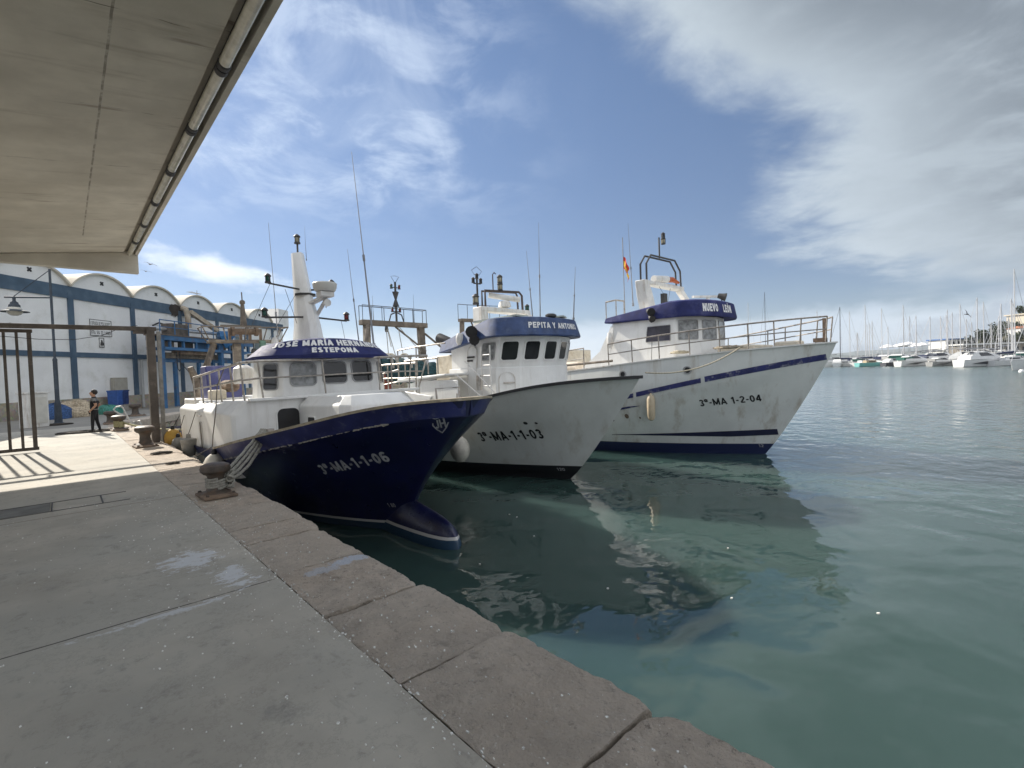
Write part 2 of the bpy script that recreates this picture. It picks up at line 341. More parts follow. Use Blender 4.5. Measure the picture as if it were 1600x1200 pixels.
# ---- block lettering drawn stroke by stroke
def _arc(cx, cy, rx, ry, a0, a1, n=9):
    return [(cx + rx * cos(radians(a0 + (a1 - a0) * i / n)), cy + ry * sin(radians(a0 + (a1 - a0) * i / n))) for i in range(n + 1)]
def glyph(ch, T):
    h = T / 2; lo, hi, md = h, 1 - h, .5
    def O_(w): return [_arc(w / 2, .5, w / 2 - h, .5 - h, 90, 450, 18)]
    g = {'-': (.34, [[(.03, .42), (.31, .42)]]), ' ': (.30, []), '.': (.22, [[(.11, 0), (.11, T)]]),
         '1': (.42, [[(.27, 0), (.27, 1)], [(.25, .93), (.04, .74)]]),
         '0': (.58, O_(.58)), 'O': (.76, O_(.76)),
         '2': (.58, [_arc(.29, .71, .29 - h, .29 - h, 165, -40) + [(h, lo)], [(h * .9, lo), (.58, lo)]]),
         '3': (.58, [_arc(.28, .735, .27 - h, .265 - h, 160, -90), _arc(.28, .265, .29 - h, .28 - h, 90, -160)]),
         '4': (.60, [[(.42, 0), (.42, 1)], [(.40, .95), (.06, .30)], [(.02, .27), (.60, .27)]]),
         '6': (.58, [_arc(.29, .31, .29 - h, .31 - h, 90, 450, 16), [(.29 - .29 + h, .33)] + _arc(.31, .62, .31 - h, .38 - h, 180, 40)]),
         '8': (.58, [_arc(.29, .27, .29 - h, .27 - h, 90, 450, 16), _arc(.29, .75, .26 - h, .25 - h, 90, 450, 16)]),
         'ª': (.40, [_arc(.17, .80, .13, .15, 30, 330, 12), [(.31, .60), (.31, .98)]]),
         'A': (.74, [[(h * .8, 0), (.37, .97)], [(.74 - h * .8, 0), (.37, .97)], [(.18, .28), (.56, .28)]]),
         'C': (.72, [_arc(.38, .5, .38 - h, .5 - h, 48, 312, 14)]),
         'D': (.72, [[(h, 0), (h, 1)], [(h, hi), (.34, hi)] + _arc(.34, .5, .38 - h, .5 - h, 90, -90, 10) + [(h, lo)]]),
         'E': (.62, [[(h, 0), (h, 1)], [(T, hi), (.62, hi)], [(T, md), (.57, md)], [(T, lo), (.62, lo)]]),
         'F': (.58, [[(h, 0), (h, 1)], [(T, hi), (.58, hi)], [(T, md), (.53, md)]]),
         'H': (.72, [[(h, 0), (h, 1)], [(.72 - h, 0), (.72 - h, 1)], [(T, md), (.72 - T, md)]]),
         'I': (T + .02, [[(h + .01, 0), (h + .01, 1)]]),
         'J': (.52, [[(.52 - h, 1), (.52 - h, .28)] + _arc(.26, .27, .26 - h, .27 - h, 0, -170, 9)]),
         'L': (.58, [[(h, 0), (h, 1)], [(T, lo), (.58, lo)]]),
         'M': (.84, [[(h, 0), (h, 1)], [(.84 - h, 0), (.84 - h, 1)], [(h * 1.1, .93), (.42, .10)], [(.84 - h * 1.1, .93), (.42, .10)]]),
         'N': (.72, [[(h, 0), (h, 1)], [(.72 - h, 0), (.72 - h, 1)], [(h * 1.2, .95), (.72 - h * 1.2, .05)]]),
         'P': (.64, [[(h, 0), (h, 1)], [(T, hi), (.36, hi)] + _arc(.36, .715, .28 - h, .285 - h, 90, -90, 8) + [(T, .43 + h)]]),
         'R': (.70, [[(h, 0), (h, 1)], [(T, hi), (.38, hi)] + _arc(.38, .73, .29 - h, .27 - h, 90, -90, 8) + [(T, .46 + h)], [(.36, .45), (.62, 0)]]),
         'S': (.66, [_arc(.33, .735, .31 - h, .265 - h, 30, 270, 10) + _arc(.33, .275, .33 - h, .275 - h, 85, -150, 10)]),
         'T': (.64, [[(.32, 0), (.32, 1 - T)], [(0, hi), (.64, hi)]]),
         'U': (.70, [[(h, 1), (h, .33)] + _arc(.35, .33, .35 - h, .33 - h, 180, 360, 10) + [(.70 - h, 1)]]),
         'V': (.70, [[(h * .8, 1), (.35, .03)], [(.70 - h * .8, 1), (.35, .03)]]),
         'Y': (.68, [[(h * .8, 1), (.34, .45)], [(.68 - h * .8, 1), (.34, .45)], [(.34, 0), (.34, .46)]]),
         'Z': (.64, [[(0, hi), (.64, hi)], [(0, lo), (.64, lo)], [(.60 - h, .92), (h + .02, .08)]])}
    acc = {'Á': 'A', 'É': 'E', 'Í': 'I', 'Ó': 'O'}
    if ch in acc:
        w, st = g[acc[ch]]; return w, st + [[(w / 2 - .04, 1.06), (w / 2 + .10, 1.22)]]
    return g[ch]
def text2d(s, W, H, T=.19, space=.12):
    """lettering W wide and H high: vertices (x, y, step) and quads; crossing strokes stand a hair apart"""
    x = 0; vs = []; fs = []
    for ch in s:
        w, strokes = glyph(ch, T)
        for k, st in enumerate(strokes):
            n = len(st); L_, R_ = [], []
            for i, p in enumerate(st):
                a = st[max(0, i - 1)]; b = st[min(n - 1, i + 1)]
                if n > 3 and (st[0][0] - st[-1][0]) ** 2 + (st[0][1] - st[-1][1]) ** 2 < 1e-6 and i in (0, n - 1): a, b = st[-2], st[1]
                d = Vector((b[0] - a[0], b[1] - a[1])); d.normalize(); nn = Vector((-d.y, d.x)); m = 1.0
                if 0 < i < n - 1:
                    e = Vector((p[0] - a[0], p[1] - a[1])); e.normalize(); m = min(1.35, 1 / max(.5, abs(nn.dot(Vector((-e.y, e.x))))))
                L_.append((x + p[0] + nn.x * T / 2 * m, p[1] + nn.y * T / 2 * m, k)); R_.append((x + p[0] - nn.x * T / 2 * m, p[1] - nn.y * T / 2 * m, k))
            o = len(vs); vs += L_ + R_; fs += [(o + i, o + n + i, o + n + i + 1, o + i + 1) for i in range(n - 1)]
        x += w + space
    x -= space
    return [(a / x * W, b * H, k) for a, b, k in vs], fs
def lettering(name, s, W, H, fn, m, parent, T=.19, space=.12):
    """fn(a, b, lift) places a point of the lettering on its surface"""
    vs, fs = text2d(s, W, H, T, space)
    return MB().add([fn(a, b, k * .0006) for a, b, k in vs], fs).build(name, m, parent, smooth=0)
# ------------------------------------------------------------------ the setting: water, quay, road, far quay
def water_material():
    m = bpy.data.materials.new('harbour_water'); m.use_nodes = True; nt = m.node_tree; N = nt.nodes; Lk = nt.links; b = N['Principled BSDF']
    tc = N.new('ShaderNodeTexCoord'); O = tc.outputs['Object']
    def n_(scale, sc, det=3, rough=.5, rz=0.0, dist=0.0):
        mp = N.new('ShaderNodeMapping'); Lk.new(O, mp.inputs[0]); mp.inputs['Scale'].default_value = sc; mp.inputs['Rotation'].default_value = (0, 0, rz)
        n = N.new('ShaderNodeTexNoise'); Lk.new(mp.outputs[0], n.inputs['Vector']); n.inputs['Scale'].default_value = scale
        n.inputs['Detail'].default_value = det; n.inputs['Roughness'].default_value = rough; n.inputs['Distortion'].default_value = dist
        return n.outputs['Fac']
    def mth(op, a, b_):
        n = N.new('ShaderNodeMath'); n.operation = op
        for i, v in enumerate((a, b_)):
            if isinstance(v, (int, float)): n.inputs[i].default_value = v
            else: Lk.new(v, n.inputs[i])
        return n.outputs[0]
    big = n_(.80, (1, 1, 1), 1, .4, radians(45), .6); mid = n_(2.6, (1, .7, 1), 2, .5, radians(40)); fine = n_(11, (1, .6, 1), 3, .6, radians(50))
    # calm patch in the lee of the hulls, cat's paws out in the open basin
    sp = N.new('ShaderNodeSeparateXYZ'); Lk.new(O, sp.inputs[0])
    dist = mth('SUBTRACT', mth('ADD', sp.outputs[1], mth('MULTIPLY', sp.outputs[0], .55)), 4.0)
    gust = n_(.06, (1, 1, 1), 4, .55, 0, .5)
    mr = N.new('ShaderNodeMapRange'); mr.interpolation_type = 'SMOOTHSTEP'; Lk.new(mth('ADD', dist, mth('MULTIPLY', mth('SUBTRACT', gust, .5), 16)), mr.inputs[0])
    mr.inputs[1].default_value = 3.0; mr.inputs[2].default_value = 20.0; mr.inputs[3].default_value = .05; mr.inputs[4].default_value = 1.0
    h = mth('ADD', mth('ADD', mth('MULTIPLY', big, .105), mth('MULTIPLY', mid, .013)), mth('MULTIPLY', mth('MULTIPLY', fine, .010), mr.outputs[0]))
    h = mth('ADD', h, mth('MULTIPLY', mth('MULTIPLY', mid, .07), mr.outputs[0]))
    bp = N.new('ShaderNodeBump'); bp.inputs['Strength'].default_value = .55; bp.inputs['Distance'].default_value = 1.0
    Lk.new(h, bp.inputs['Height']); Lk.new(bp.outputs[0], b.inputs['Normal'])
    mx = N.new('ShaderNodeMix'); mx.data_type = 'RGBA'; Lk.new(n_(.25, (1, 1, 1), 3), mx.inputs[0])
    mx.inputs[6].default_value = (.025, .049, .044, 1); mx.inputs[7].default_value = (.042, .076, .069, 1)
    Lk.new(mx.outputs[2], b.inputs['Base Color'])
    b.subsurface_method = 'BURLEY'; b.inputs['Subsurface Weight'].default_value = 1.0; b.inputs['Subsurface Radius'].default_value = (1.0, 1.3, 1.2); b.inputs['Subsurface Scale'].default_value = .6
    rr = N.new('ShaderNodeMapRange'); Lk.new(dist, rr.inputs[0]); rr.inputs[1].default_value = 12; rr.inputs[2].default_value = 90; rr.inputs[3].default_value = .006; rr.inputs[4].default_value = .22; Lk.new(rr.outputs[0], b.inputs['Roughness'])
    b.inputs['IOR'].default_value = 1.55; b.inputs['Specular IOR Level'].default_value = .5
    return m
WATER = water_material()
mb = MB(); R0 = [0, 6, 14, 30, 70, 200, 900, 9000]
n = 64; vs = [(0, 0, 0)]; fs = []
for r in R0[1:]:
    vs += [(r * cos(2 * pi * j / n), r * sin(2 * pi * j / n), 0) for j in range(n)]
for j in range(n): fs.append((0, 1 + j, 1 + (j + 1) % n))
for i in range(len(R0) - 2):
    for j in range(n):
        a = 1 + i * n; fs.append((a + j, a + n + j, a + n + (j + 1) % n, a + (j + 1) % n))
mb.add(vs, fs); tag(mb.build('water', WATER, smooth=0), kind='structure')

Q = 1.25                                                      # height of the quay above the water
SEAM, EDGE = 1.33, 2.19
FA = Vector((-29.4, 2.25, 0)); FD = Vector((-.836, .549, 0)).normalized(); FN = Vector((.549, .836, 0)).normalized()   # second quay edge
def quay_extra(N, Lk, tc, c, mixc, ramp, noise_):
    O = tc.outputs['Object']; sp = N.new('ShaderNodeSeparateXYZ'); Lk.new(O, sp.inputs[0])
    def mth(op, a, b_=None):
        n = N.new('ShaderNodeMath'); n.operation = op
        for i, v in enumerate((a, b_)):
            if v is None: continue
            if isinstance(v, (int, float)): n.inputs[i].default_value = v
            else: Lk.new(v, n.inputs[i])
        return n.outputs[0]
    x, y = sp.outputs[0], sp.outputs[1]
    # broad tone changes, tyre and scuff stains
    c = mixc(ramp(noise_(.55, 6, .6), .40, .64), c, (.40, .39, .35), .6)
    c = mixc(ramp(noise_(2.2, 8, .72), .57, .70), c, (.20, .195, .18), .5)
    c = mixc(ramp(noise_(3.5, 7, .7, sc=(.45, 1.6, 1)), .60, .72), c, (.22, .21, .19), .45)
    c = mixc(ramp(noise_(38, 3, .7), .60, .8), c, (.46, .45, .42), .35)
    c = mixc(ramp(noise_(7, 8, .75), .56, .66), c, (.20, .19, .17), .35)
    c = mixc(ramp(noise_(16, 6, .8, sc=(.5, 1.3, 1)), .64, .70), c, (.12, .115, .105), .5)
    c = mixc(ramp(noise_(1.0, 9, .8, sc=(1, 1, 1)), .485, .50), c, mixc(ramp(noise_(1.0, 9, .8), .50, .515), (.15, .145, .13), c), .2)
    # cast joints across the quay every 4.5 m
    jx = mth('ADD', x, mth('MULTIPLY', mth('SUBTRACT', noise_(1.7, 2), .5), .03))
    d = mth('ABSOLUTE', mth('SUBTRACT', mth('FRACT', mth('DIVIDE', mth('ADD', jx, 4.6 + 4.5 * 40 + 2.25), 4.5)), .5))
    jm = N.new('ShaderNodeMath'); jm.operation = 'LESS_THAN'; Lk.new(d, jm.inputs[0]); jm.inputs[1].default_value = .0019
    c = mixc(mth('MULTIPLY', jm.outputs[0], ramp(noise_(4, 3), .28, .45)), c, (.035, .033, .03), .85)
    # whitish paint / lime spills on the concrete
    for (px, py, rx, ry, k) in ((-5.75, .86, .34, .30, .85), (-4.95, 1.05, .35, .16, .8), (-4.52, .45, .05, .6, .7)):
        ex = mth('DIVIDE', mth('SUBTRACT', x, px), rx); ey = mth('DIVIDE', mth('SUBTRACT', y, py), ry)
        r = mth('SQRT', mth('ADD', mth('MULTIPLY', ex, ex), mth('MULTIPLY', ey, ey)))
        r = mth('ADD', r, mth('MULTIPLY', mth('SUBTRACT', noise_(9, 7, .75, sc=(1.6, .8, 1)), .5), 4.5))
        c = mixc(ramp(r, .8, .55), c, (.62, .64, .67), k)
    return c
CONC = mat('quay_concrete', (.45, .42, .365), .85, var=.16, vscale=1.3, bump=.25, bscale=60, extra=quay_extra, spec=.3)
def road_extra(N, Lk, tc, c, mixc, ramp, noise_):
    return mixc(ramp(noise_(.4, 6), .45, .6), c, (.20, .19, .175), .6)
ROAD = mat('worn_road_surface', (.30, .285, .255), .9, var=.2, vscale=.8, bump=.2, bscale=30, extra=road_extra)

def grid_poly(name, quads, m, z):
    mb = MB()
    for q in quads: mb.add([(p[0], p[1], z) for p in q], [(0, 1, 2, 3)])
    return tag(mb.build(name, m, smooth=0), kind='structure')
grid_poly('quay_pavement', [[(-28.0, -9), (9, -9), (9, SEAM - .004), (-28.0, SEAM - .004)]], CONC, Q)
B0 = FA - FN * .9; B1 = FA + FD * 62 - FN * .9
mb = MB(); pts = [(-28.0, -9), (-28.0, B0.y - .1), (B0.x, B0.y), (B1.x, B1.y), (-130, 60), (-130, -60), (-28.0, -60)]
mb.add([(x, y, Q - .004) for x, y in pts], [tuple(range(len(pts)))]); tag(mb.build('road', ROAD, smooth=0), kind='structure')
grid_poly('yard', [[(-28.0, -60), (40, -60), (40, -9.0), (-28.0, -9.0)]], ROAD, Q - .004)

# ---- stone edge of the quay: granite copings on a block wall
def stone_extra(N, Lk, tc, c, mixc, ramp, noise_):
    c = mixc(ramp(noise_(1.1, 7, .65), .42, .62), c, (.55, .45, .36), .55)
    c = mixc(ramp(noise_(26, 4, .85), .54, .68), c, (.70, .64, .56), .6)
    c = mixc(ramp(noise_(19, 5, .85), .55, .66), c, (.13, .11, .095), .65)
    c = mixc(ramp(noise_(3.1, 8, .7), .58, .70), c, (.12, .10, .085), .6)
    c = mixc(ramp(noise_(50, 2, .6), .69, .74), c, (.85, .82, .78), .75)
    oi = N.new('ShaderNodeObjectInfo'); c = mixc(oi.outputs['Random'], c, (.54, .48, .41), .5)
    O = tc.outputs['Object']; sp = N.new('ShaderNodeSeparateXYZ'); Lk.new(O, sp.inputs[0])
    def mth(op, a, b_):
        n = N.new('ShaderNodeMath'); n.operation = op
        for i, v in enumerate((a, b_)):
            if isinstance(v, (int, float)): n.inputs[i].default_value = v
            else: Lk.new(v, n.inputs[i])
        return n.outputs[0]
    for (px, py, rx, ry, k) in ((-4.55, 1.98, .10, .22, .85), (-4.48, 1.66, .10, .16, .6)):          # pale paint spilt over one coping
        ex = mth('DIVIDE', mth('SUBTRACT', sp.outputs[0], px), rx); ey = mth('DIVIDE', mth('SUBTRACT', sp.outputs[1], py), ry)
        r = mth('SQRT', mth('ADD', mth('MULTIPLY', ex, ex), mth('MULTIPLY', ey, ey)), 0)
        r = mth('ADD', r, mth('MULTIPLY', mth('SUBTRACT', noise_(12, 7, .7), .5), 2.6))
        c = mixc(ramp(r, .95, .75), c, (.58, .63, .72), k)
    return c
STONE = mat('granite_coping', (.58, .50, .42), .88, var=.25, vscale=4, bump=1.0, bscale=30, bdist=.05, spec=.2, extra=stone_extra)
WALLSTONE = mat('quay_wall_blocks', (.13, .115, .095), .9, var=.4, vscale=2, dirt=(.05, .055, .045), dirt_amt=.8, dirt_scale=1.5, bump=.6, bscale=14)
quay = thing('quay_wall', 'stone edged near quay wall with worn granite coping blocks beside the blue hulled trawler', 'quay wall', (0, 0, 0))
mb = MB(); mb.add([(9, EDGE - .05, -1.5), (-29.4, EDGE - .05, -1.5), (-29.4, EDGE - .05, Q - .30), (9, EDGE - .05, Q - .30)], [(0, 1, 2, 3)])
mb.build('wall_face', WALLSTONE, quay, smooth=0)
mb = MB(); mb.add([(9, SEAM - .2, Q - .12), (-29.4, SEAM - .2, Q - .12), (-29.4, EDGE - .05, Q - .12), (9, EDGE - .05, Q - .12)], [(0, 1, 2, 3)])
mb.build('joint_bed', mat('dark_joint_dirt', (.03, .028, .024), .95, bump=.5), quay, smooth=0)
joints = [5.2, 4.1, 3.0, 1.95, .85, -.28, -1.39, -2.50, -3.60, -4.685, -5.79, -6.45, -7.65, -8.9, -10.0, -11.1, -12.2, -12.75, -13.75, -14.9, -16.0, -17.1, -18.3, -19.4, -20.5, -21.6, -22.7, -23.8, -25.0, -26.2, -27.3, -28.4, -29.4]
def coping(x1, x0, k):
    near = abs((x0 + x1) / 2) < 9
    nx, ny = (60, 44) if near else (9, 7)
    rnd = random.Random(k); tilt = rnd.uniform(-.007, .007); dz = rnd.uniform(-.010, .004); eo = rnd.uniform(-.035, .03)
    cut = [rnd.uniform(.02, .14), rnd.uniform(.02, .14)]
    vs = []; fs = []
    g = .013
    def edge(x):
        e = EDGE + eo + .035 * noise.noise((x * 1.3, k * .7, 0)) + .022 * noise.noise((x * 5, k, 3)) + .014 * noise.noise((x * 17, k, 5)) + .008 * noise.noise((x * 40, k, 6))
        for d, c_ in ((x - x0, cut[0]), (x1 - x, cut[1])):
            if d < .16: e -= c_ * (1 - d / .16) ** 2
        return e
    for i in range(nx + 1):
        t = i / nx; x = x0 + g + (x1 - x0 - 2 * g) * t
        x += .006 * noise.noise((x * 9, k, 1)) if 0 < i < nx else 0
        e = edge(x)
        for j in range(ny + 1):
            s_ = j / ny; s_ = s_ ** .85 if near else s_
            y = SEAM + .006 + (e - SEAM - .006) * s_ + (.012 * noise.noise((x * 7, k, 8)) if j == 0 else 0)
            xx = x + (.010 * noise.noise((y * 6, k, 2 + i)) if i in (0, nx) else 0)
            z = Q + dz + tilt * (y - SEAM) * 3 + .010 * noise.noise((x * 2.1, y * 2.1, k)) + .006 * noise.noise((x * 11, y * 11, k)) + .005 * noise.noise((x * 25, y * 25, k)) - .012 * max(0, noise.noise((x * 6, y * 6, k + 50)) - .35)
            b = min(e - y, 10); z -= .04 * max(0, 1 - b / .045) ** 2 + .004
            bx = min(x - x0, x1 - x); z -= .018 * max(0, 1 - bx / .02) ** 2
            vs.append((xx, y, z))
    W = ny + 1
    for i in range(nx):
        for j in range(ny): fs.append((i * W + j, (i + 1) * W + j, (i + 1) * W + j + 1, i * W + j + 1))
    top = len(vs); border = [i * W for i in range(nx + 1)] + [nx * W + j for j in range(1, W)] + [i * W + ny for i in range(nx - 1, -1, -1)] + [j for j in range(ny - 1, 0, -1)]
    for b in border:
        v = vs[b]; vs.append((v[0], v[1] + (.012 if v[1] > EDGE - .2 else 0), Q - .36))
    nb = len(border)
    for a in range(nb): fs.append((border[a], border[(a + 1) % nb], top + (a + 1) % nb, top + a))
    return MB().add(vs, fs).build('coping_stone', STONE, quay, smooth=60)
for k, (a, b) in enumerate(zip(joints, joints[1:])): coping(a, b, k)

# blue-white paint spilt over one coping, litter and fish-scale flecks on the ground
mb = MB(); rnd = random.Random(3)
def fleck(x, y, z, r):
    a0 = rnd.uniform(0, 6.28); n = rnd.choice((4, 5, 6)); el = rnd.uniform(.35, 1)
    pts = [(x + r * cos(a0 + 2 * pi * i / n) * rnd.uniform(.6, 1.2), y + el * r * sin(a0 + 2 * pi * i / n) * rnd.uniform(.6, 1.2)) for i in range(n)]
    o = len(mb.v); top = [(p[0], p[1], z + rnd.uniform(.002, .006)) for p in pts]; bot = [(p[0], p[1], z - .004) for p in pts]
    mb.loft([bot, top])
for i in range(1500):
    t = rnd.random(); x = -.4 - 9.5 * t ** 1.3; y = rnd.choice((rnd.uniform(-1.5, 1.3), rnd.gauss(.9, .35), rnd.gauss(1.7, .25), rnd.gauss(1.33, .03)))
    if y > 2.08: continue
    fleck(x, y, Q, rnd.choice((.003, .004, .005, .006, .007, .010)) * (1 + abs(x) * .05))
tag(mb.build('litter_flecks', mat('pale_shell_flecks', (.80, .78, .74), .8, var=.5, vscale=60), smooth=0), 'pale flecks of shell and paint littered over the quay', 'litter', kind='stuff')
# service cover let into the concrete at the left
cv = thing('service_cover', 'long flush service cover let into the shaded concrete at the left', 'cover', (-9.85, -.52, Q))
mb = MB(); mb.box((0, -.25, .003), (.62, 1.1, .006)); mb.build('cover_plate', mat('cover_infill', (.17, .17, .16), .9, var=.3, bump=.3), cv, smooth=0)
mb = MB(); 
for (c_, d_) in (((-.36, .1, .002), (.022, 2.2, .007)), ((.36, .1, .002), (.022, 2.2, .007)), ((0, .32, .004), (.70, .015, .008)), ((0, .88, .002), (.74, .02, .007))): mb.box(c_, d_)
mb.build('cover_frame', DARK, cv, smooth=0)
for (dx, dy, rz) in ((-1.55, -.07, .3),):
    cp = thing('corner_plate', 'small dark edged metal plate set in the concrete in the near left corner', 'cover', (-2.02, -.60, Q))
    mb = MB()
    for p, q in (((0, 0, .002), (.9, -.35, .002)), ((0, 0, .002), (-.02, -1.2, .002)), ((0, 0, .002), (.55, -.6, .002))): mb.bar(p, q, .014, .006)
    mb.build('plate_edge', DARK, cp, smooth=0)

# ---- second quay, rough masonry, running along the warehouse
fq = thing('quay_wall', 'rough masonry wall of the second quay running along the white warehouse', 'quay wall', (0, 0, 0))
def brick_mat(name, c1, c2, mort, sx, bump=.8):
    m = bpy.data.materials.new(name); m.use_nodes = True; nt = m.node_tree; N = nt.nodes; Lk = nt.links; b = N['Principled BSDF']
    tc = N.new('ShaderNodeTexCoord'); v = N.new('ShaderNodeTexVoronoi'); v.feature = 'DISTANCE_TO_EDGE'; v2 = N.new('ShaderNodeTexVoronoi')
    mp = N.new('ShaderNodeMapping'); Lk.new(tc.outputs['Object'], mp.inputs[0]); mp.inputs['Scale'].default_value = (1, 1, 1.5)
    for q in (v, v2): Lk.new(mp.outputs[0], q.inputs['Vector']); q.inputs['Scale'].default_value = sx
    mx = N.new('ShaderNodeMix'); mx.data_type = 'RGBA'; sepc = N.new('ShaderNodeSeparateColor'); Lk.new(v2.outputs['Color'], sepc.inputs[0]); Lk.new(sepc.outputs[0], mx.inputs[0])
    mx.inputs[6].default_value = (*c1, 1); mx.inputs[7].default_value = (*c2, 1)
    r = N.new('ShaderNodeMapRange'); Lk.new(v.outputs['Distance'], r.inputs[0]); r.inputs[1].default_value = .02; r.inputs[2].default_value = .06
    m2 = N.new('ShaderNodeMix'); m2.data_type = 'RGBA'; Lk.new(r.outputs[0], m2.inputs[0]); m2.inputs[6].default_value = (*mort, 1); Lk.new(mx.outputs[2], m2.inputs[7])
    nz = N.new('ShaderNodeTexNoise'); Lk.new(tc.outputs['Object'], nz.inputs['Vector']); nz.inputs['Scale'].default_value = 6; nz.inputs['Detail'].default_value = 8
    m3 = N.new('ShaderNodeMix'); m3.data_type = 'RGBA'; m3.blend_type = 'MULTIPLY'; m3.inputs[0].default_value = .6; Lk.new(m2.outputs[2], m3.inputs[6]); Lk.new(nz.outputs['Color'], m3.inputs[7])
    g = N.new('ShaderNodeMix'); g.data_type = 'RGBA'; g.blend_type = 'MULTIPLY'; g.inputs[0].default_value = 1; Lk.new(m3.outputs[2], g.inputs[6]); g.inputs[7].default_value = (1.4, 1.4, 1.4, 1)
    Lk.new(g.outputs[2], b.inputs['Base Color']); b.inputs['Roughness'].default_value = .9
    bp = N.new('ShaderNodeBump'); bp.inputs['Strength'].default_value = bump; bp.inputs['Distance'].default_value = .05; Lk.new(r.outputs[0], bp.inputs['Height']); Lk.new(bp.outputs[0], b.inputs['Normal'])
    return m
MASON = brick_mat('rubble_masonry', (.26, .21, .16), (.38, .33, .26), (.16, .14, .11), 1.6)
MASON2 = brick_mat('rubble_plinth', (.30, .25, .19), (.42, .37, .29), (.34, .32, .28), 2.4, .5)
E0, E1 = FA, FA + FD * 62
mb = MB(); mb.add([(E0.x, E0.y, -1.5), (E1.x, E1.y, -1.5), (E1.x, E1.y, Q - .3), (E0.x, E0.y, Q - .3)], [(0, 1, 2, 3)]); mb.build('wall_face', MASON, fq, smooth=0)
rnd = random.Random(4); t = .05
while t < 58:
    L_ = rnd.uniform(1.2, 1.9); p = FA + FD * (t + L_ / 2) - FN * .42
    mb = MB(); mb.box((p.x, p.y, Q - .17 + rnd.uniform(-.02, .02)), (L_ - .03, .92, .36), atan2(FD.y, FD.x)); mb.build('coping_stone', STONE, fq, bevel=.03); t += L_
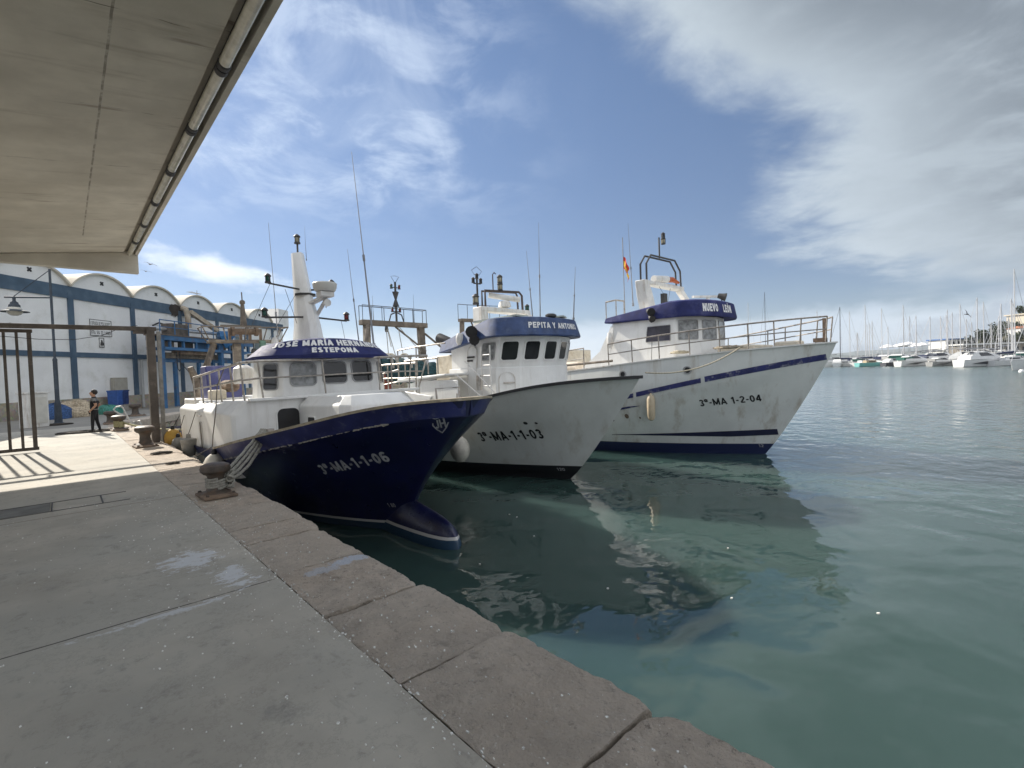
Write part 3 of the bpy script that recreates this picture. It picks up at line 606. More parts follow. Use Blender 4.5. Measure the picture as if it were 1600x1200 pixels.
# ------------------------------------------------------------------ trawlers
class Hull:
    """lofted hull, x forward from the bow tip (0) to -L, y to port, z up from the waterline"""
    def __init__(s, L, xw, xk, hk, sheer, wl, kn, rail, flare=1.5, stemcurve=1.0, keel=.9, xr=0.0):
        s.xr = xr; s.taper = .0
        s.L, s.xw, s.xk, s.hk, s.sheer, s.wl, s.kn, s.rl, s.flare, s.sc, s.keel = L, xw, xk, hk, sheer, wl, kn, rail, flare, stemcurve, keel
    def zr(s, x): return smooth_interp(s.sheer, x)
    def hkf(s, x): return s.hk(x) if callable(s.hk) else s.hk
    def zk(s, x): return s.zr(x) - s.hkf(x)
    @staticmethod
    def hb(dx, P):
        B, Le, p, r = P; q = max(0.0, 1 - max(0.0, dx) / Le); return B * max(0.0, 1 - q ** p) ** (1 / r)
    def lvl(s, x, z):
        zk = s.zk(x)
        if z >= zk:
            t = min(1.0, (z - zk) / max(1e-4, s.hkf(x)))
            return [a + (b - a) * t for a, b in zip(s.kn, s.rl)], s.xk + (s.xr - s.xk) * t
        t = max(-1.0, z / zk)
        if t < 0: return [s.wl[0] * (1 + t * .35), s.wl[1], s.wl[2], s.wl[3]], s.xw + t * .6
        f = t ** s.flare; xe = s.xw + (s.xk - s.xw) * t ** s.sc
        return [a + (b - a) * (t if i == 1 else f) for i, (a, b) in enumerate(zip(s.wl, s.kn))], xe
    def y(s, x, z):
        P, xe = s.lvl(x, z); b = s.hb(xe - x, P)
        q = max(0.0, (-x - s.L * .42) / (s.L * .58)); return b * (1 - s.taper * min(1, q * 2.2) - .10 * q * q)
    def build(s, m, parent, n=60):
        ts = [(-1, 0)] + [(0, i / 12) for i in range(13)] + ([(1, i / 3) for i in (1, 2, 3)] if s.hkf(0) > .01 else [])
        rows = []
        for kind, t in ts:
            row = []
            for i in range(n + 1):
                q = i / n; q = 1 - (1 - q) ** 2.2
                xe = s.xw - .6 if kind < 0 else (s.xw + (s.xk - s.xw) * t ** s.sc if kind == 0 else s.xk + (s.xr - s.xk) * t)
                x = -s.L + (xe + s.L) * q
                z = -s.keel if kind < 0 else (s.zk(x) * t if kind == 0 else s.zk(x) + s.hkf(x) * t)
                P, _ = s.lvl(x, z if kind >= 0 else -.01)
                y = s.y(x, z) if i < n else 0.0
                row.append((x, y, z))
            rows.append(row)
        mb = MB(); W = n + 1
        for sg in (1, -1):
            vs = [(x, sg * y, z) for r in rows for x, y, z in r]; fs = []
            for a in range(len(rows) - 1):
                for i in range(n):
                    f = (a * W + i, a * W + i + 1, (a + 1) * W + i + 1, (a + 1) * W + i); fs.append(f if sg < 0 else f[::-1])
            mb.add(vs, fs)
        tr = [(r[0][0], -r[0][1], r[0][2]) for r in rows] + [(r[0][0], r[0][1], r[0][2]) for r in reversed(rows)]
        mb.add(tr, [tuple(range(len(tr)))])
        s.rows = rows
        return mb.build('hull', m, parent, smooth=28, merge=True)
    def strip(s, name, m, parent, xa, xb, f0, f1, off=.008, n=40, sides=(1, -1)):
        for sg in sides:
            vs = []
            for i in range(n + 1):
                x0 = xa + (xb - xa) * i / n
                for z in (f0(x0), f1(x0)):
                    x = min(x0, s.lvl(x0, z)[1] - .002); vs.append((x + (off if x < x0 else 0), sg * (s.y(x, z) + off), z))
            MB().add(vs, [(2 * i, 2 * i + 2, 2 * i + 3, 2 * i + 1) for i in range(n)]).build(name, m, parent, smooth=40)
    def rail_cap(s, name, m, parent, wout=.03, win=.14, h=.05, n=70, z0=0.0, xa=None):
        mb = MB(); rings = []
        for sg in (1, -1):
            rg = []
            for i in range(n + 1):
                q = i / n; x = s.xr - ((xa if xa else s.L) + s.xr) * (1 - q) ** 2.2; z = s.zr(x) + z0
                y = s.y(x, s.zr(x) - 1e-4); 
                if i == n: rg.append([(s.xr + wout, 0, z), (s.xr + wout, 0, z + h), (s.xr - win * 1.6, 0, z + h), (s.xr - win * 1.6, 0, z)])
                else: rg.append([(x + wout * q, sg * (y + wout), z), (x + wout * q, sg * (y + wout), z + h), (x - win * q, sg * max(0, y - win), z + h), (x - win * q, sg * max(0, y - win), z)])
            MB.loft(mb, rg)
        return mb.build(name, m, parent, smooth=40, merge=True)
    def deck(s, m, parent, drop=.65, n=40):
        vs = []; fs = []
        for i in range(n + 1):
            q = i / n; x = -s.L + .05 + (s.L - .6 + s.xr) * (1 - (1 - q) ** 1.6); z = s.zr(x) - drop; y = max(.0, s.y(x, z) - .03)
            vs += [(x, -y, z), (x, y, z)]
        fs = [(2 * i, 2 * i + 2, 2 * i + 3, 2 * i + 1) for i in range(n)]
        return MB().add(vs, fs).build('deck', m, parent, smooth=0)
    def letters(s, name, txt, W, H, x0, z0, slope, m, parent, T=.19, off=.010, shear=0.0, sg=-1):
        def fn(a, b, l):
            x = x0 + a + b * shear; z = z0 + a * math.tan(slope) + b
            return (x, sg * (s.y(x, z) + off + l), z)
        return lettering(name, txt, W, H, fn, m, parent, T)

def rrect(u0, u1, v0, v1, r, n=4):
    pts = []
    for cx, cy, a0 in ((u1 - r, v1 - r, 0), (u0 + r, v1 - r, 90), (u0 + r, v0 + r, 180), (u1 - r, v0 + r, 270)):
        for i in range(n + 1):
            a = radians(a0 + 90 * i / n); pts.append((cx + r * cos(a), cy + r * sin(a)))
    return pts
def window(parent, A, B, A2, B2, u0, u1, v0, v1, r=.08, frame=GREYGASKET, glass=GLASS, name='window', fw=.03, arch=False, proud=.026):
    """window on the wall A(bottom left) B(bottom right) A2, B2 (tops), measured in metres along and up the wall"""
    A, B, A2, B2 = map(Vector, (A, B, A2, B2)); W = (B - A).length; H = (A2 - A).length
    N_ = (B - A).cross(A2 - A).normalized()
    def P(u, v, o):
        s_, t = u / W, v / H; return (A * (1 - s_) + B * s_) * (1 - t) + (A2 * (1 - s_) + B2 * s_) * t + N_ * o
    if arch:
        R_ = (u1 - u0) / 2; k = 10; half = [(u0 + R_ + R_ * cos(pi * i / k), v1 - R_ + R_ * sin(pi * i / k)) for i in range(k + 1)]
        inn = [(u0, v0), (u1, v0)] + half
        c = ((u0 + u1) / 2, (v0 + v1) / 2)
        outp = [(a + fw * (1 if a > c[0] + 1e-6 else -1 if a < c[0] - 1e-6 else 0), b + (fw if b > c[1] else -fw)) for a, b in inn]
    else:
        inn = rrect(u0, u1, v0, v1, r); outp = rrect(u0 - fw, u1 + fw, v0 - fw, v1 + fw, r + fw)
    k = len(inn); mb = MB()
    vs = [P(*p, proud) for p in outp] + [P(*p, proud) for p in inn] + [P(*p, -.01) for p in outp] + [P(*p, .008) for p in inn]
    fs = []
    for i in range(k):
        j = (i + 1) % k; fs += [(i, j, k + j, k + i), (2 * k + i, 2 * k + j, j, i), (k + i, k + j, 3 * k + j, 3 * k + i)]
    mb.add(vs, fs); fr = mb.build(name, frame, parent, smooth=0)
    if not arch:
        # pane is a piece of the window: stays inside it
        me = fr.data; me.materials.append(glass)
        bm = bmesh.new(); bm.from_mesh(me); nv = [bm.verts.new(P(*p, .012)) for p in inn]; f = bm.faces.new(nv); f.material_index = 1; f.normal_update()
        if f.normal.dot(N_) < 0: f.normal_flip()
        bm.to_mesh(me); bm.free()
    else:
        me = fr.data; me.materials.append(glass)
        bm = bmesh.new(); bm.from_mesh(me); nv = [bm.verts.new(P(*p, .012)) for p in inn]; f = bm.faces.new(nv); f.material_index = 1; f.normal_update()
        if f.normal.dot(N_) < 0: f.normal_flip()
        bm.to_mesh(me); bm.free()
    return fr
def walls(parent, name, bot, top, m, cap=True, bevel=.03):
    return MB().loft([bot, top], cap0=False, cap1=cap).build(name, m, parent, smooth=0, bevel=bevel)
def railing(parent, pts, H, m, posts=None, mids=(.5,), r=.022, name='railing', rp=.02, top_pts=None):
    """pts along the foot; one railing = one part"""
    mb = MB(); up = Vector((0, 0, 1)); pts = [Vector(p) for p in pts]
    tops = [Vector(p) for p in top_pts] if top_pts else [p + up * H for p in pts]
    mb.tube(tops, r)
    for k in mids: mb.tube([a.lerp(b, k) for a, b in zip(pts, tops)], r * .8, 6)
    for i in range(len(pts)):
        if posts is None or i in posts: mb.tube([pts[i], tops[i]], rp, 7)
    return mb.build(name, m, parent, smooth=60)
def antenna(parent, p, q, r=.016, m=None, joint=True):
    p, q = Vector(p), Vector(q); mb = MB(); k = .45
    mb.tube([p, p.lerp(q, k)], [r, r * .7], 6); mb.tube([p.lerp(q, k), q], [r * .55, r * .25], 5)
    if joint: mb.tube([p.lerp(q, k - .01), p.lerp(q, k + .02)], r * 1.3, 6)
    mb.tube([p - Vector((0, 0, .02)), p.lerp(q, .03)], r * 1.8, 6)
    return mb.build('antenna', m or ANT, parent, smooth=60)
ANT = mat('whip_antenna', (.24, .25, .27), .5, var=.2)
def nav_light(parent, p, lens, s=1.0, pole=None, m=DARK):
    """lantern: base, lens, cap"""
    mb = MB(); mb.lathe([(.055 * s, 0), (.07 * s, .0), (.07 * s, .03 * s), (.05 * s, .04 * s)], p, 12)
    mb.lathe([(.072 * s, .15 * s), (.078 * s, .165 * s), (.05 * s, .20 * s), (.012 * s, .225 * s)], p, 12)
    for k in range(4):
        a = k * pi / 2 + .4; mb.tube([(p[0] + .062 * s * cos(a), p[1] + .062 * s * sin(a), p[2] + .03 * s), (p[0] + .062 * s * cos(a), p[1] + .062 * s * sin(a), p[2] + .155 * s)], .008 * s, 5)
    if pole: mb.tube([pole, p], .022 * s, 7)
    o = mb.build('navigation_light', m, parent, smooth=40)
    MB().lathe([(.05 * s, .035 * s), (.056 * s, .06 * s), (.056 * s, .13 * s), (.05 * s, .155 * s)], p, 12).build('lens', lens, o, smooth=40)
    return o
def floodlight(parent, p, d=(1, 0, -.3), s=1.0, m=BLACK):
    p = Vector(p); d = Vector(d).normalized(); mb = MB()
    mb.tube([p - d * .10 * s, p + d * .02 * s, p + d * .12 * s], [.07 * s, .09 * s, .12 * s], 12); mb.tube([p, p - Vector((0, 0, .16 * s))], .02 * s, 6)
    return mb.build('floodlight', m, parent, smooth=40)
def brow(parent, name, m, xf, xa, W, depth, levels, cx=0.0, topm=None, nseg=20, crown=0.0):
    """rounded roof front: levels are (inset, z_front, z_aft); returns point function (theta deg, height 0..1, offset)"""
    def ring(ins, zf, za):
        pts = []
        w = W - ins; xf_ = xf - ins; dpt = max(.05, depth - ins * .3)
        for i in range(nseg + 1):
            th = -pi / 2 + pi * i / nseg
            c_, s_ = cos(th), sin(th); e = 2 / 2.4
            x = xf_ - dpt + dpt * abs(c_) ** e; y = w * (abs(s_) ** e) * (1 if s_ > 0 else -1)
            pts.append((x, y + cx, zf + crown * (1 - s_ * s_) * min(1, max(0, (zf - levels[0][1]) / .3))))
        pts = [(xa, -w + cx, za)] + pts + [(xa, w + cx, za)]
        return pts
    rings = [ring(*l) for l in levels]
    mb = MB().loft(rings, cap0=True, cap1=True)
    o = mb.build(name, [m, topm or m], parent, smooth=32)
    if topm:
        for p in o.data.polygons:
            if len(p.vertices) > 8 and p.normal.z > .5: p.material_index = 1
    return o, rings
def surf_point(r0, r1, arc, t, off):
    """walk `arc` metres from the middle of the rounded front along the lower outline, blend up by t, push out by off"""
    mid = len(r0) // 2; d = abs(arc); st = 1 if arc > 0 else -1; i = mid
    while True:
        l = (Vector(r0[i + st]) - Vector(r0[i])).length
        if l >= d or not 0 < i + st < len(r0) - 1: break
        d -= l; i += st
    k = d / l; j = i + st
    a = Vector(r0[i]).lerp(Vector(r0[j]), k); b = Vector(r1[i]).lerp(Vector(r1[j]), k); p = a.lerp(b, t)
    tang = ((Vector(r0[j]) - Vector(r0[i])) * (1 - t) + (Vector(r1[j]) - Vector(r1[i])) * t) * st
    nrm = tang.cross(b - a).normalized()
    return p + nrm * off

def brow_letters(parent, txt, W, H, r0, r1, t0, m, arc0=None, T=.2, hgt=None, name='lettering', space=.12):
    hgt = hgt or (Vector(r1[len(r1) // 2]) - Vector(r0[len(r0) // 2])).length
    a0 = -W / 2 if arc0 is None else arc0
    return lettering(name, txt, W, H, lambda a, b, l: tuple(surf_point(r0, r1, a0 + a, t0 + b / hgt, .012 + l)), m, parent, T, space)

# ================================================================== trawler 1 (navy hull, bulbous bow)
B1 = thing('fishing_trawler', 'navy blue hulled trawler with bulbous bow, tied to the bollard on the near quay', 'fishing boat', (-5.9, 4.83, 0), group='fishing trawlers moored side by side')
h1 = Hull(17.0, -2.50, -.52, .27, [(-17, 1.32), (-10, 1.32), (-8, 1.38), (-6.4, 1.52), (-4, 1.92), (-2.5, 2.21), (-1.7, 2.40), (-1.0, 2.52), (-.4, 2.56), (0, 2.56)],
          (2.05, 7.0, 1.7, 1.28), (2.3, 5.2, 1.9, 1.5), (2.42, 5.2, 2.0, 1.62), flare=2.0, stemcurve=1.8, xr=-.46); h1.taper = .07
ho = h1.build(NAVYHULL, B1)
# bulb
mb = MB(); rings = []; n = 20
for i in range(n + 1):
    t = i / n; x = -3.6 + 2.69 * t
    top_ = interp([(-3.6, .50), (-3.0, .60), (-2.5, .63), (-2.0, .56), (-1.4, .47), (-1.1, .38), (-.98, .28), (-.91, .12)], x); bot_ = interp([(-3.6, -.9), (-2.2, -.75), (-1.4, -.6), (-1.05, -.5), (-.95, -.38), (-.91, -.2)], x)
    w_ = interp([(-3.6, .40), (-2.9, .37), (-2.4, .365), (-1.9, .34), (-1.4, .29), (-1.1, .21), (-.97, .13), (-.91, .02)], x); zc = (top_ + bot_) / 2 + .05; 
    ring = []
    for j in range(20):
        a = 2 * pi * j / 20; zz = sin(a); ring.append((x, w_ * cos(a) * (1 - .25 * max(0, zz)), zc + (top_ - zc) * zz if zz > 0 else zc + (zc - bot_) * zz))
    rings.append(ring)
mb.loft(rings).build('bow_bulb', mat('bulb_paint', (.006, .008, .05), .3, var=.3, dirt=(.06, .08, .12), dirt_amt=.5, dirt_scale=5,
        extra=zbands([(.15, (.022, .055, .105)), (.20, (.52, .52, .52))]), coat=.2), ho, smooth=50)
NAVYBAND = mat('navy_rubbing_band', (.022, .028, .115), .4, var=.3, vscale=2.5, dirt=(.14, .15, .2), dirt_amt=.5, dirt_scale=4.5)
h1.strip('rubbing_band', NAVYBAND, B1, -16.9, -.463, lambda x: h1.zr(x) - .25, lambda x: h1.zr(x) + .0, .022, n=160)
# scuffed pale edge under the band
mb = MB(); rnd = random.Random(2)
for i in range(150):
    x = -7.5 + 6.3 * rnd.random(); l = rnd.uniform(.02, .16) * rnd.random() + .015; z = h1.zr(x) - .255 + rnd.uniform(-.008, .006); hh = rnd.uniform(.004, .014) * (2 if rnd.random() < .1 else 1)
    q = [(x, z - hh), (x + l, h1.zr(x + l) - h1.zr(x) + z - hh * rnd.random()), (x + l, h1.zr(x + l) - h1.zr(x) + z + hh * .4), (x, z + hh)]
    mb.add([(a, -(h1.y(a, b) + .026), b) for a, b in q], [(0, 1, 2, 3)])
tag(mb.build('paint_chips', mat('chipped_filler', (.40, .37, .33), .8, var=.4, vscale=40), B1, smooth=0), kind='stuff')
h1.rail_cap('rail_cap', mat('bare_wood_rail', (.33, .28, .20), .7, var=.35, vscale=6, dirt=(.5, .47, .4), dirt_amt=.5, dirt_scale=9), B1, .035, .13, .045, xa=6.6)
h1.deck(WHITE2, B1, .62)
# registration, draught mark, shield
h1.letters('registration', '3ª-MA-1-1-06', 1.38, .21, -3.35, 1.17, radians(12.6), LETTERG, B1, .20, shear=.43)
h1.letters('draught_mark', '1 80', .12, .085, -2.68, .47, 0.0, LETTERG, B1, .15)
def shield():
    mb = MB(); pts = [(0, .26), (.07, .235), (.15, .25), (.23, .235), (.30, .26), (.30, .12), (.24, .03), (.15, -.06), (.06, .03), (0, .12)]
    x0, z0 = -1.01, 2.03
    def P(a, b, off): x = x0 + a * .64 + b * .9; z = z0 + b * 1.0 + a * .16; return (x, -(h1.y(x, z) + off), z)
    c = (.15, .12); inn = [(c[0] + (a - c[0]) * .84, c[1] + (b - c[1]) * .86) for a, b in pts]; n = len(pts)
    mb.add([P(*p, .010) for p in pts] + [P(*p, .010) for p in inn], [(i, (i + 1) % n, n + (i + 1) % n, n + i) for i in range(n)])
    o = mb.build('shield_emblem', LETTERG, B1, smooth=0)
    lettering('initials', 'JH', .19, .16, lambda a, b, l: P(.055 + a, .045 + b, .012 + l), LETTERG, o, .20)
shield()
# shelter (whaleback deckhouse) and trunk
zt = 2.56
def y_sh(x): return -2.24
SHW = WHITE
bot = [(-12.0, -2.22, .9), (-6.05, -2.22, .9), (-5.80, -1.95, .9), (-5.80, 1.95, .9), (-6.05, 2.22, .9), (-12.0, 2.22, .9)]
mid = [(-12.0, -2.26, 2.22), (-6.02, -2.26, 2.26), (-5.78, -2.1, 2.28), (-5.78, 2.1, 2.28), (-6.02, 2.26, 2.26), (-12.0, 2.26, 2.22)]
bot = [(-12.0, -2.2, .9), (-5.86, -2.2, .9), (-5.80, -2.12, .9), (-5.80, 2.12, .9), (-5.86, 2.2, .9), (-12.0, 2.2, .9)]
mid = [(-12.0, -2.25, 2.22), (-5.84, -2.25, 2.26), (-5.78, -2.17, 2.27), (-5.78, 2.17, 2.27), (-5.84, 2.25, 2.26), (-12.0, 2.25, 2.22)]
top = [(-11.9, -2.0, 2.42), (-6.1, -1.98, 2.55), (-5.79, -1.92, 2.56), (-5.79, 1.92, 2.56), (-6.1, 1.98, 2.55), (-11.9, 2.0, 2.42)]
sh = MB().loft([bot, mid, top], cap0=False).build('shelter', SHW, B1, smooth=0, bevel=.03)
Fa, Fb, Fa2, Fb2 = (-5.80, -2.12, .9), (-5.80, 2.12, .9), (-5.78, -2.17, 2.27), (-5.78, 2.17, 2.27)
window(sh, Fa, Fb, Fa2, Fb2, .82, 1.29, .55, 1.43, .13, WHITE, BLACK, 'doorway', .025)
window(sh, Fa, Fb, Fa2, Fb2, 3.0, 3.42, .65, 1.40, .17, WHITE, BLACK, 'doorway', .025)
window(sh, (-9.6, -2.2, .9), (-5.86, -2.2, .9), (-9.6, -2.25, 2.24), (-5.84, -2.25, 2.26), .55, .74, .18, 1.05, .02, WHITE2, mat('door_recess', (.16, .14, .11), .8, var=.4), 'hatch', .02)
mb = MB(); mb.bar((-9.2, -2.27, 2.12), (-8.8, -2.27, 2.12), .05, .05); mb.build('grab_handle', WHITE2, sh)
# overhanging lip along the front
mb = MB(); mb.bar((-5.74, -1.9, 2.565), (-5.74, 2.3, 2.60), .16, .07); mb.build('roof_lip', WHITE, sh, bevel=.015)
# forward trunk with chamfered edges
tb = [(-5.76, -.86, 1.3), (-3.62, -.82, 1.3), (-3.42, -.66, 1.3), (-3.42, .66, 1.3), (-3.62, .82, 1.3), (-5.76, .86, 1.3)]
tm = [(-5.76, -.86, 2.36), (-3.62, -.82, 2.42), (-3.42, -.66, 2.42), (-3.42, .66, 2.42), (-3.62, .82, 2.42), (-5.76, .86, 2.36)]
tt = [(-5.76, -.66, 2.58), (-3.74, -.64, 2.62), (-3.62, -.55, 2.62), (-3.62, .55, 2.62), (-3.74, .64, 2.62), (-5.76, .66, 2.58)]
tr = MB().loft([tb, tm, tt], cap0=False).build('trunk', WHITE, B1, smooth=0, bevel=.025)
window(tr, (-5.76, -.86, 1.3), (-3.62, -.82, 1.3), (-5.76, -.86, 2.36), (-3.62, -.82, 2.42), .55, .95, .48, .82, .05, WHITE, BLACK, 'porthole', .025)
# wheelhouse
wb = [(-6.75, -1.58, 2.5), (-6.38, -1.56, 2.5), (-5.98, -1.12, 2.5), (-5.98, 1.28, 2.5), (-6.38, 1.64, 2.5), (-6.75, 1.66, 2.5)]
wt = [(-6.75, -1.5, 3.50), (-6.42, -1.48, 3.50), (-6.06, -1.06, 3.50), (-6.06, 1.22, 3.50), (-6.42, 1.56, 3.50), (-6.75, 1.58, 3.50)]
wh = walls(B1, 'wheelhouse', wb, wt, WHITE)
f = (wb[2], wb[3], wt[2], wt[3])
window(wh, *f, .18, .76, .34, .84, .09, glass=CURTAIN); window(wh, *f, .96, 1.54, .36, .86, .09); window(wh, *f, 1.72, 2.24, .38, .88, .09)
f = (wb[1], wb[2], wt[1], wt[2]); window(wh, *f, .14, .46, .26, .84, .06, fw=.022)
f = (wb[3], wb[4], wt[3], wt[4]); window(wh, *f, .12, .46, .32, .84, .06)
MB().box((-7.75, .03, 3.05), (2.0, 1.9, 1.2)).build('casing', WHITE, wh, bevel=.03); MB().box((-7.5, -.95, 2.85), (.9, .5, .7)).build('casing', WHITE, wh, bevel=.03)
bo, rg = brow(B1, 'wheelhouse_roof', NAVYROOF, -5.55, -6.95, 1.66, .85, [(.16, 3.47, 3.47), (.02, 3.45, 3.45), (.0, 3.52, 3.50), (.26, 3.78, 3.60), (.42, 3.82, 3.64)], cx=.05, topm=NAVYROOF, crown=.13)
brow_letters(bo, 'JOSÉ MARÍA HERNÁNDEZ', 3.1, .175, rg[2], rg[3], .56, LETTERW, arc0=-1.56, T=.25)
brow_letters(bo, 'ESTEPONA', 1.16, .15, rg[2], rg[3], .10, LETTERW, arc0=-.62, T=.25)
# roof railing: two bars, along the starboard side and across the front and port side
side_f = [(-10.5, -2.08, 2.40), (-9.4, -2.08, 2.42), (-8.4, -2.08, 2.45), (-7.4, -2.06, 2.50), (-6.4, -2.04, 2.54), (-5.72, -1.98, 2.56)]
side_t = [(-10.5, -2.10, 3.12), (-9.4, -2.10, 3.17), (-8.4, -2.10, 3.22), (-7.4, -2.10, 3.27), (-6.4, -2.08, 3.32), (-5.72, -2.04, 3.37)]
railing(B1, side_f, 0, STEEL, None, (.55,), .028, top_pts=side_t)
fr_f = [(-5.72, -1.98, 2.56), (-5.70, -1.62, 2.6), (-5.70, -.24, 2.62), (-5.70, .1, 2.62), (-5.70, 1.15, 2.63), (-5.70, 1.5, 2.63), (-5.70, 2.0, 2.6), (-5.74, 2.3, 2.56)]
fr_t = [(-5.72, -2.04, 3.37), (-5.70, -1.70, 3.40), (-5.70, -.30, 3.42), (-5.70, .1, 3.44), (-5.70, 1.15, 3.46), (-5.70, 1.5, 3.47), (-5.70, 2.1, 3.49), (-5.72, 2.62, 3.5)]
railing(B1, fr_f, 0, STEEL, (1, 2, 4, 5, 6, 7), (.54,), .028, top_pts=fr_t)
railing(B1, [(-5.74, 2.25, 2.5), (-7.2, 2.2, 2.5), (-8.8, 2.2, 2.45), (-10.4, 2.2, 2.4)], .8, STEEL, None, (.5,), .026)
# mast: raked white box mast with lantern arms and radar
mb = MB(); rings = []
for t, x0_, x1_, w_ in ((0, -7.72, -6.50, .34), (.28, -7.66, -6.72, .27), (.62, -7.78, -7.18, .20), (1, -7.98, -7.56, .15)):
    z = 3.6 + 2.75 * t; rings.append([(x0_, -w_ * .5, z), (x0_ + .1, -w_, z), ((x0_ + x1_) / 2, -w_ * 1.0, z), (x1_ - .1, -w_ * .55, z), (x1_, 0, z), (x1_ - .1, w_ * .55, z), ((x0_ + x1_) / 2, w_, z), (x0_ + .1, w_, z), (x0_, w_ * .5, z)])
mast = mb.loft(rings).build('mast', WHITE, B1, smooth=25)
nav_light(mast, (-7.80, 0, 6.62), CLEARL, 1.15, (-7.80, 0, 6.3))
for z, ya, yb in ((5.36, -.92, .70), (4.46, -1.12, .95)):
    xx = -7.4 if z > 5 else -7.1
    for yy, ln in ((ya, GREENL), (yb, REDL)):
        nav_light(mast, (xx + .05, yy, z + .05), ln, 1.1, (xx, 0, z - (.05 if z > 5 else -.12)))
mb = MB(); mb.lathe([(.14, 5.17), (.24, 5.19), (.285, 5.27), (.30, 5.38), (.28, 5.405)], (-6.62, .22, 0), 24); mb.build('radar_dome', mat('radar_plastic', (.55, .54, .50), .5, var=.08), mast, smooth=40)
mb = MB(); mb.box((-6.62, .22, 5.11), (.34, .34, .13)); mb.bar((-7.35, -.08, 4.86), (-6.5, .2, 5.06), .16, .07); mb.bar((-7.1, .12, 4.55), (-6.6, .25, 5.02), .05, .10); mb.build('radar_bracket', WHITE2, mast, bevel=.01)
floodlight(mast, (-6.60, .22, 4.90), (1, .1, -.1), .8, WHITE2)
mb = MB(); mb.lathe([(.245, 0), (.27, .0), (.27, .05), (.245, .05)], (-7.38, 0, 5.16), 8); mb.build('collar', DARK, mast, smooth=0)
antenna(mast, (-7.52, .12, 6.15), (-7.55, .12, 7.05), .008, joint=False)
mb = MB()
for p, q in (((-7.4, -.5, 5.3), (-7.1, -.35, 4.4)), ((-7.5, -.15, 5.3), (-7.2, -1.0, 4.0)), ((-7.45, -.85, 5.4), (-9.6, -1.0, 4.0)), ((-7.05, .8, 4.5), (-7.2, 1.0, 3.7))): MB().tube([p, q], .006, 4).build('stay_wire', DARK, mast)
antenna(B1, (-9.6, .0, 2.6), (-10.15, 0, 7.75), .022); antenna(B1, (-4.1 - 2.4, 1.45, 3.7), (-4.95 - 2.4, 1.45, 9.3), .03); antenna(B1, (-6.35, .95, 3.85), (-6.8, .95, 6.4), .018)
# odds and ends on the roof: exhaust hood, boxes, cushions, lockers, flood lamps
mb = MB(); mb.prism([(-11.6, 2.4), (-10.5, 2.4), (-10.55, 2.75), (-10.75, 3.45), (-11.45, 3.45), (-11.58, 2.8)], -1.75, -.85, 'y'); mb.build('funnel_casing', mat('violet_blue_paint', (.065, .07, .21), .5, var=.25, dirt=(.2, .2, .3), dirt_amt=.5, dirt_scale=3), B1, bevel=.03)
mb = MB(); mb.prism([(-12.2, 2.15), (-10.4, 2.3), (-10.4, 2.5), (-12.1, 2.5)], -2.1, -.2, 'y'); mb.build('casing_base', WHITE2, B1, bevel=.03)
mb = MB(); mb.tube([(-10.0, -1.4, 2.85), (-9.2, -1.4, 2.85)], .17, 12); mb.build('rolled_net', mat('brown_sacking', (.22, .16, .12), .95, var=.5, vscale=9, bump=.8), B1, smooth=50)
mb = MB(); mb.box((-9.4, -1.75, 2.63), (.5, .36, .26)); mb.build('cushion_box', CREAM, B1, bevel=.04)
mb = MB(); mb.lathe([(.24, 0), (.26, .25), (.24, .42), (.12, .5)], (-8.9, -1.2, 2.9), 14); mb.build('raft_canister', WHITE2, B1)
for yy in (-1.1, -.9, -.7): floodlight(B1, (-8.3, yy, 3.62), (-.3, -.8, -.3), .9)
mb = MB(); mb.lathe([(.05, 0), (.05, .2), (.08, .22), (.08, .36), (.05, .45)], (-7.6, -.75, 3.62), 12); mb.build('dome_beacon', WHITE2, B1)
# bow fittings seen over the rail: stanchion ladder, winch
mb = MB()
mb.tube([(-1.62, .2, 1.85), (-1.70, .2, 2.72), (-1.75, .75, 2.72), (-1.68, .75, 1.9)], .022, 6); mb.tube([(-1.62, .2, 2.3), (-1.66, .75, 2.3)], .018, 6); mb.tube([(-1.3, .35, 1.9), (-1.35, .42, 2.62)], .02, 6)
mb.build('bow_frame', STEEL, B1)
mb = MB(); mb.box((-4.36, -1.98, 1.93), (.30, .10, .16), .25); mb.box((-4.14, -1.96, 2.0), (.12, .12, .12), .2); mb.build('fairlead', STEEL, B1, bevel=.015)
# stern gantry with railed platform, mast and blocks
g = RUSTGREY
mb = MB(); mb.bar((-13.6, -1.1, 4.36), (-13.6, 1.2, 4.40), .5, .10)
mb.bar((-13.6, -.92, 4.3), (-13.3, -1.55, 2.6), .13, .16); mb.bar((-13.5, -1.0, 4.3), (-12.9, -1.35, 2.9), .08, .10); mb.bar((-13.6, -.22, 4.3), (-13.6, -.25, 1.2), .24, .22); mb.bar((-13.6, 1.1, 4.3), (-13.5, 1.6, 1.2), .18, .22)
mb.tube([(-13.3, -1.7, 3.5), (-13.4, -1.5, 2.9), (-13.4, -1.45, 2.0)], [.09, .14, .15], 8); mb.tube([(-13.4, -1.5, 2.9), (-13.4, -1.2, 3.5)], .07, 7)
gt = mb.build('stern_gantry', g, B1, bevel=.012)
railing(gt, [(-13.85, -1.1, 4.4), (-13.35, -1.1, 4.4), (-13.35, -.6, 4.4), (-13.35, 0, 4.4), (-13.35, .6, 4.4), (-13.35, 1.0, 4.4), (-13.35, 1.2, 4.42), (-13.85, 1.2, 4.42)], 0, g, None, (), .022, top_pts=[(-13.95, -1.32, 4.84), (-13.2, -1.32, 4.84), (-13.2, -.7, 4.85), (-13.2, 0, 4.86), (-13.2, .7, 4.87), (-13.2, 1.15, 4.88), (-13.2, 1.42, 4.9), (-13.95, 1.42, 4.9)])
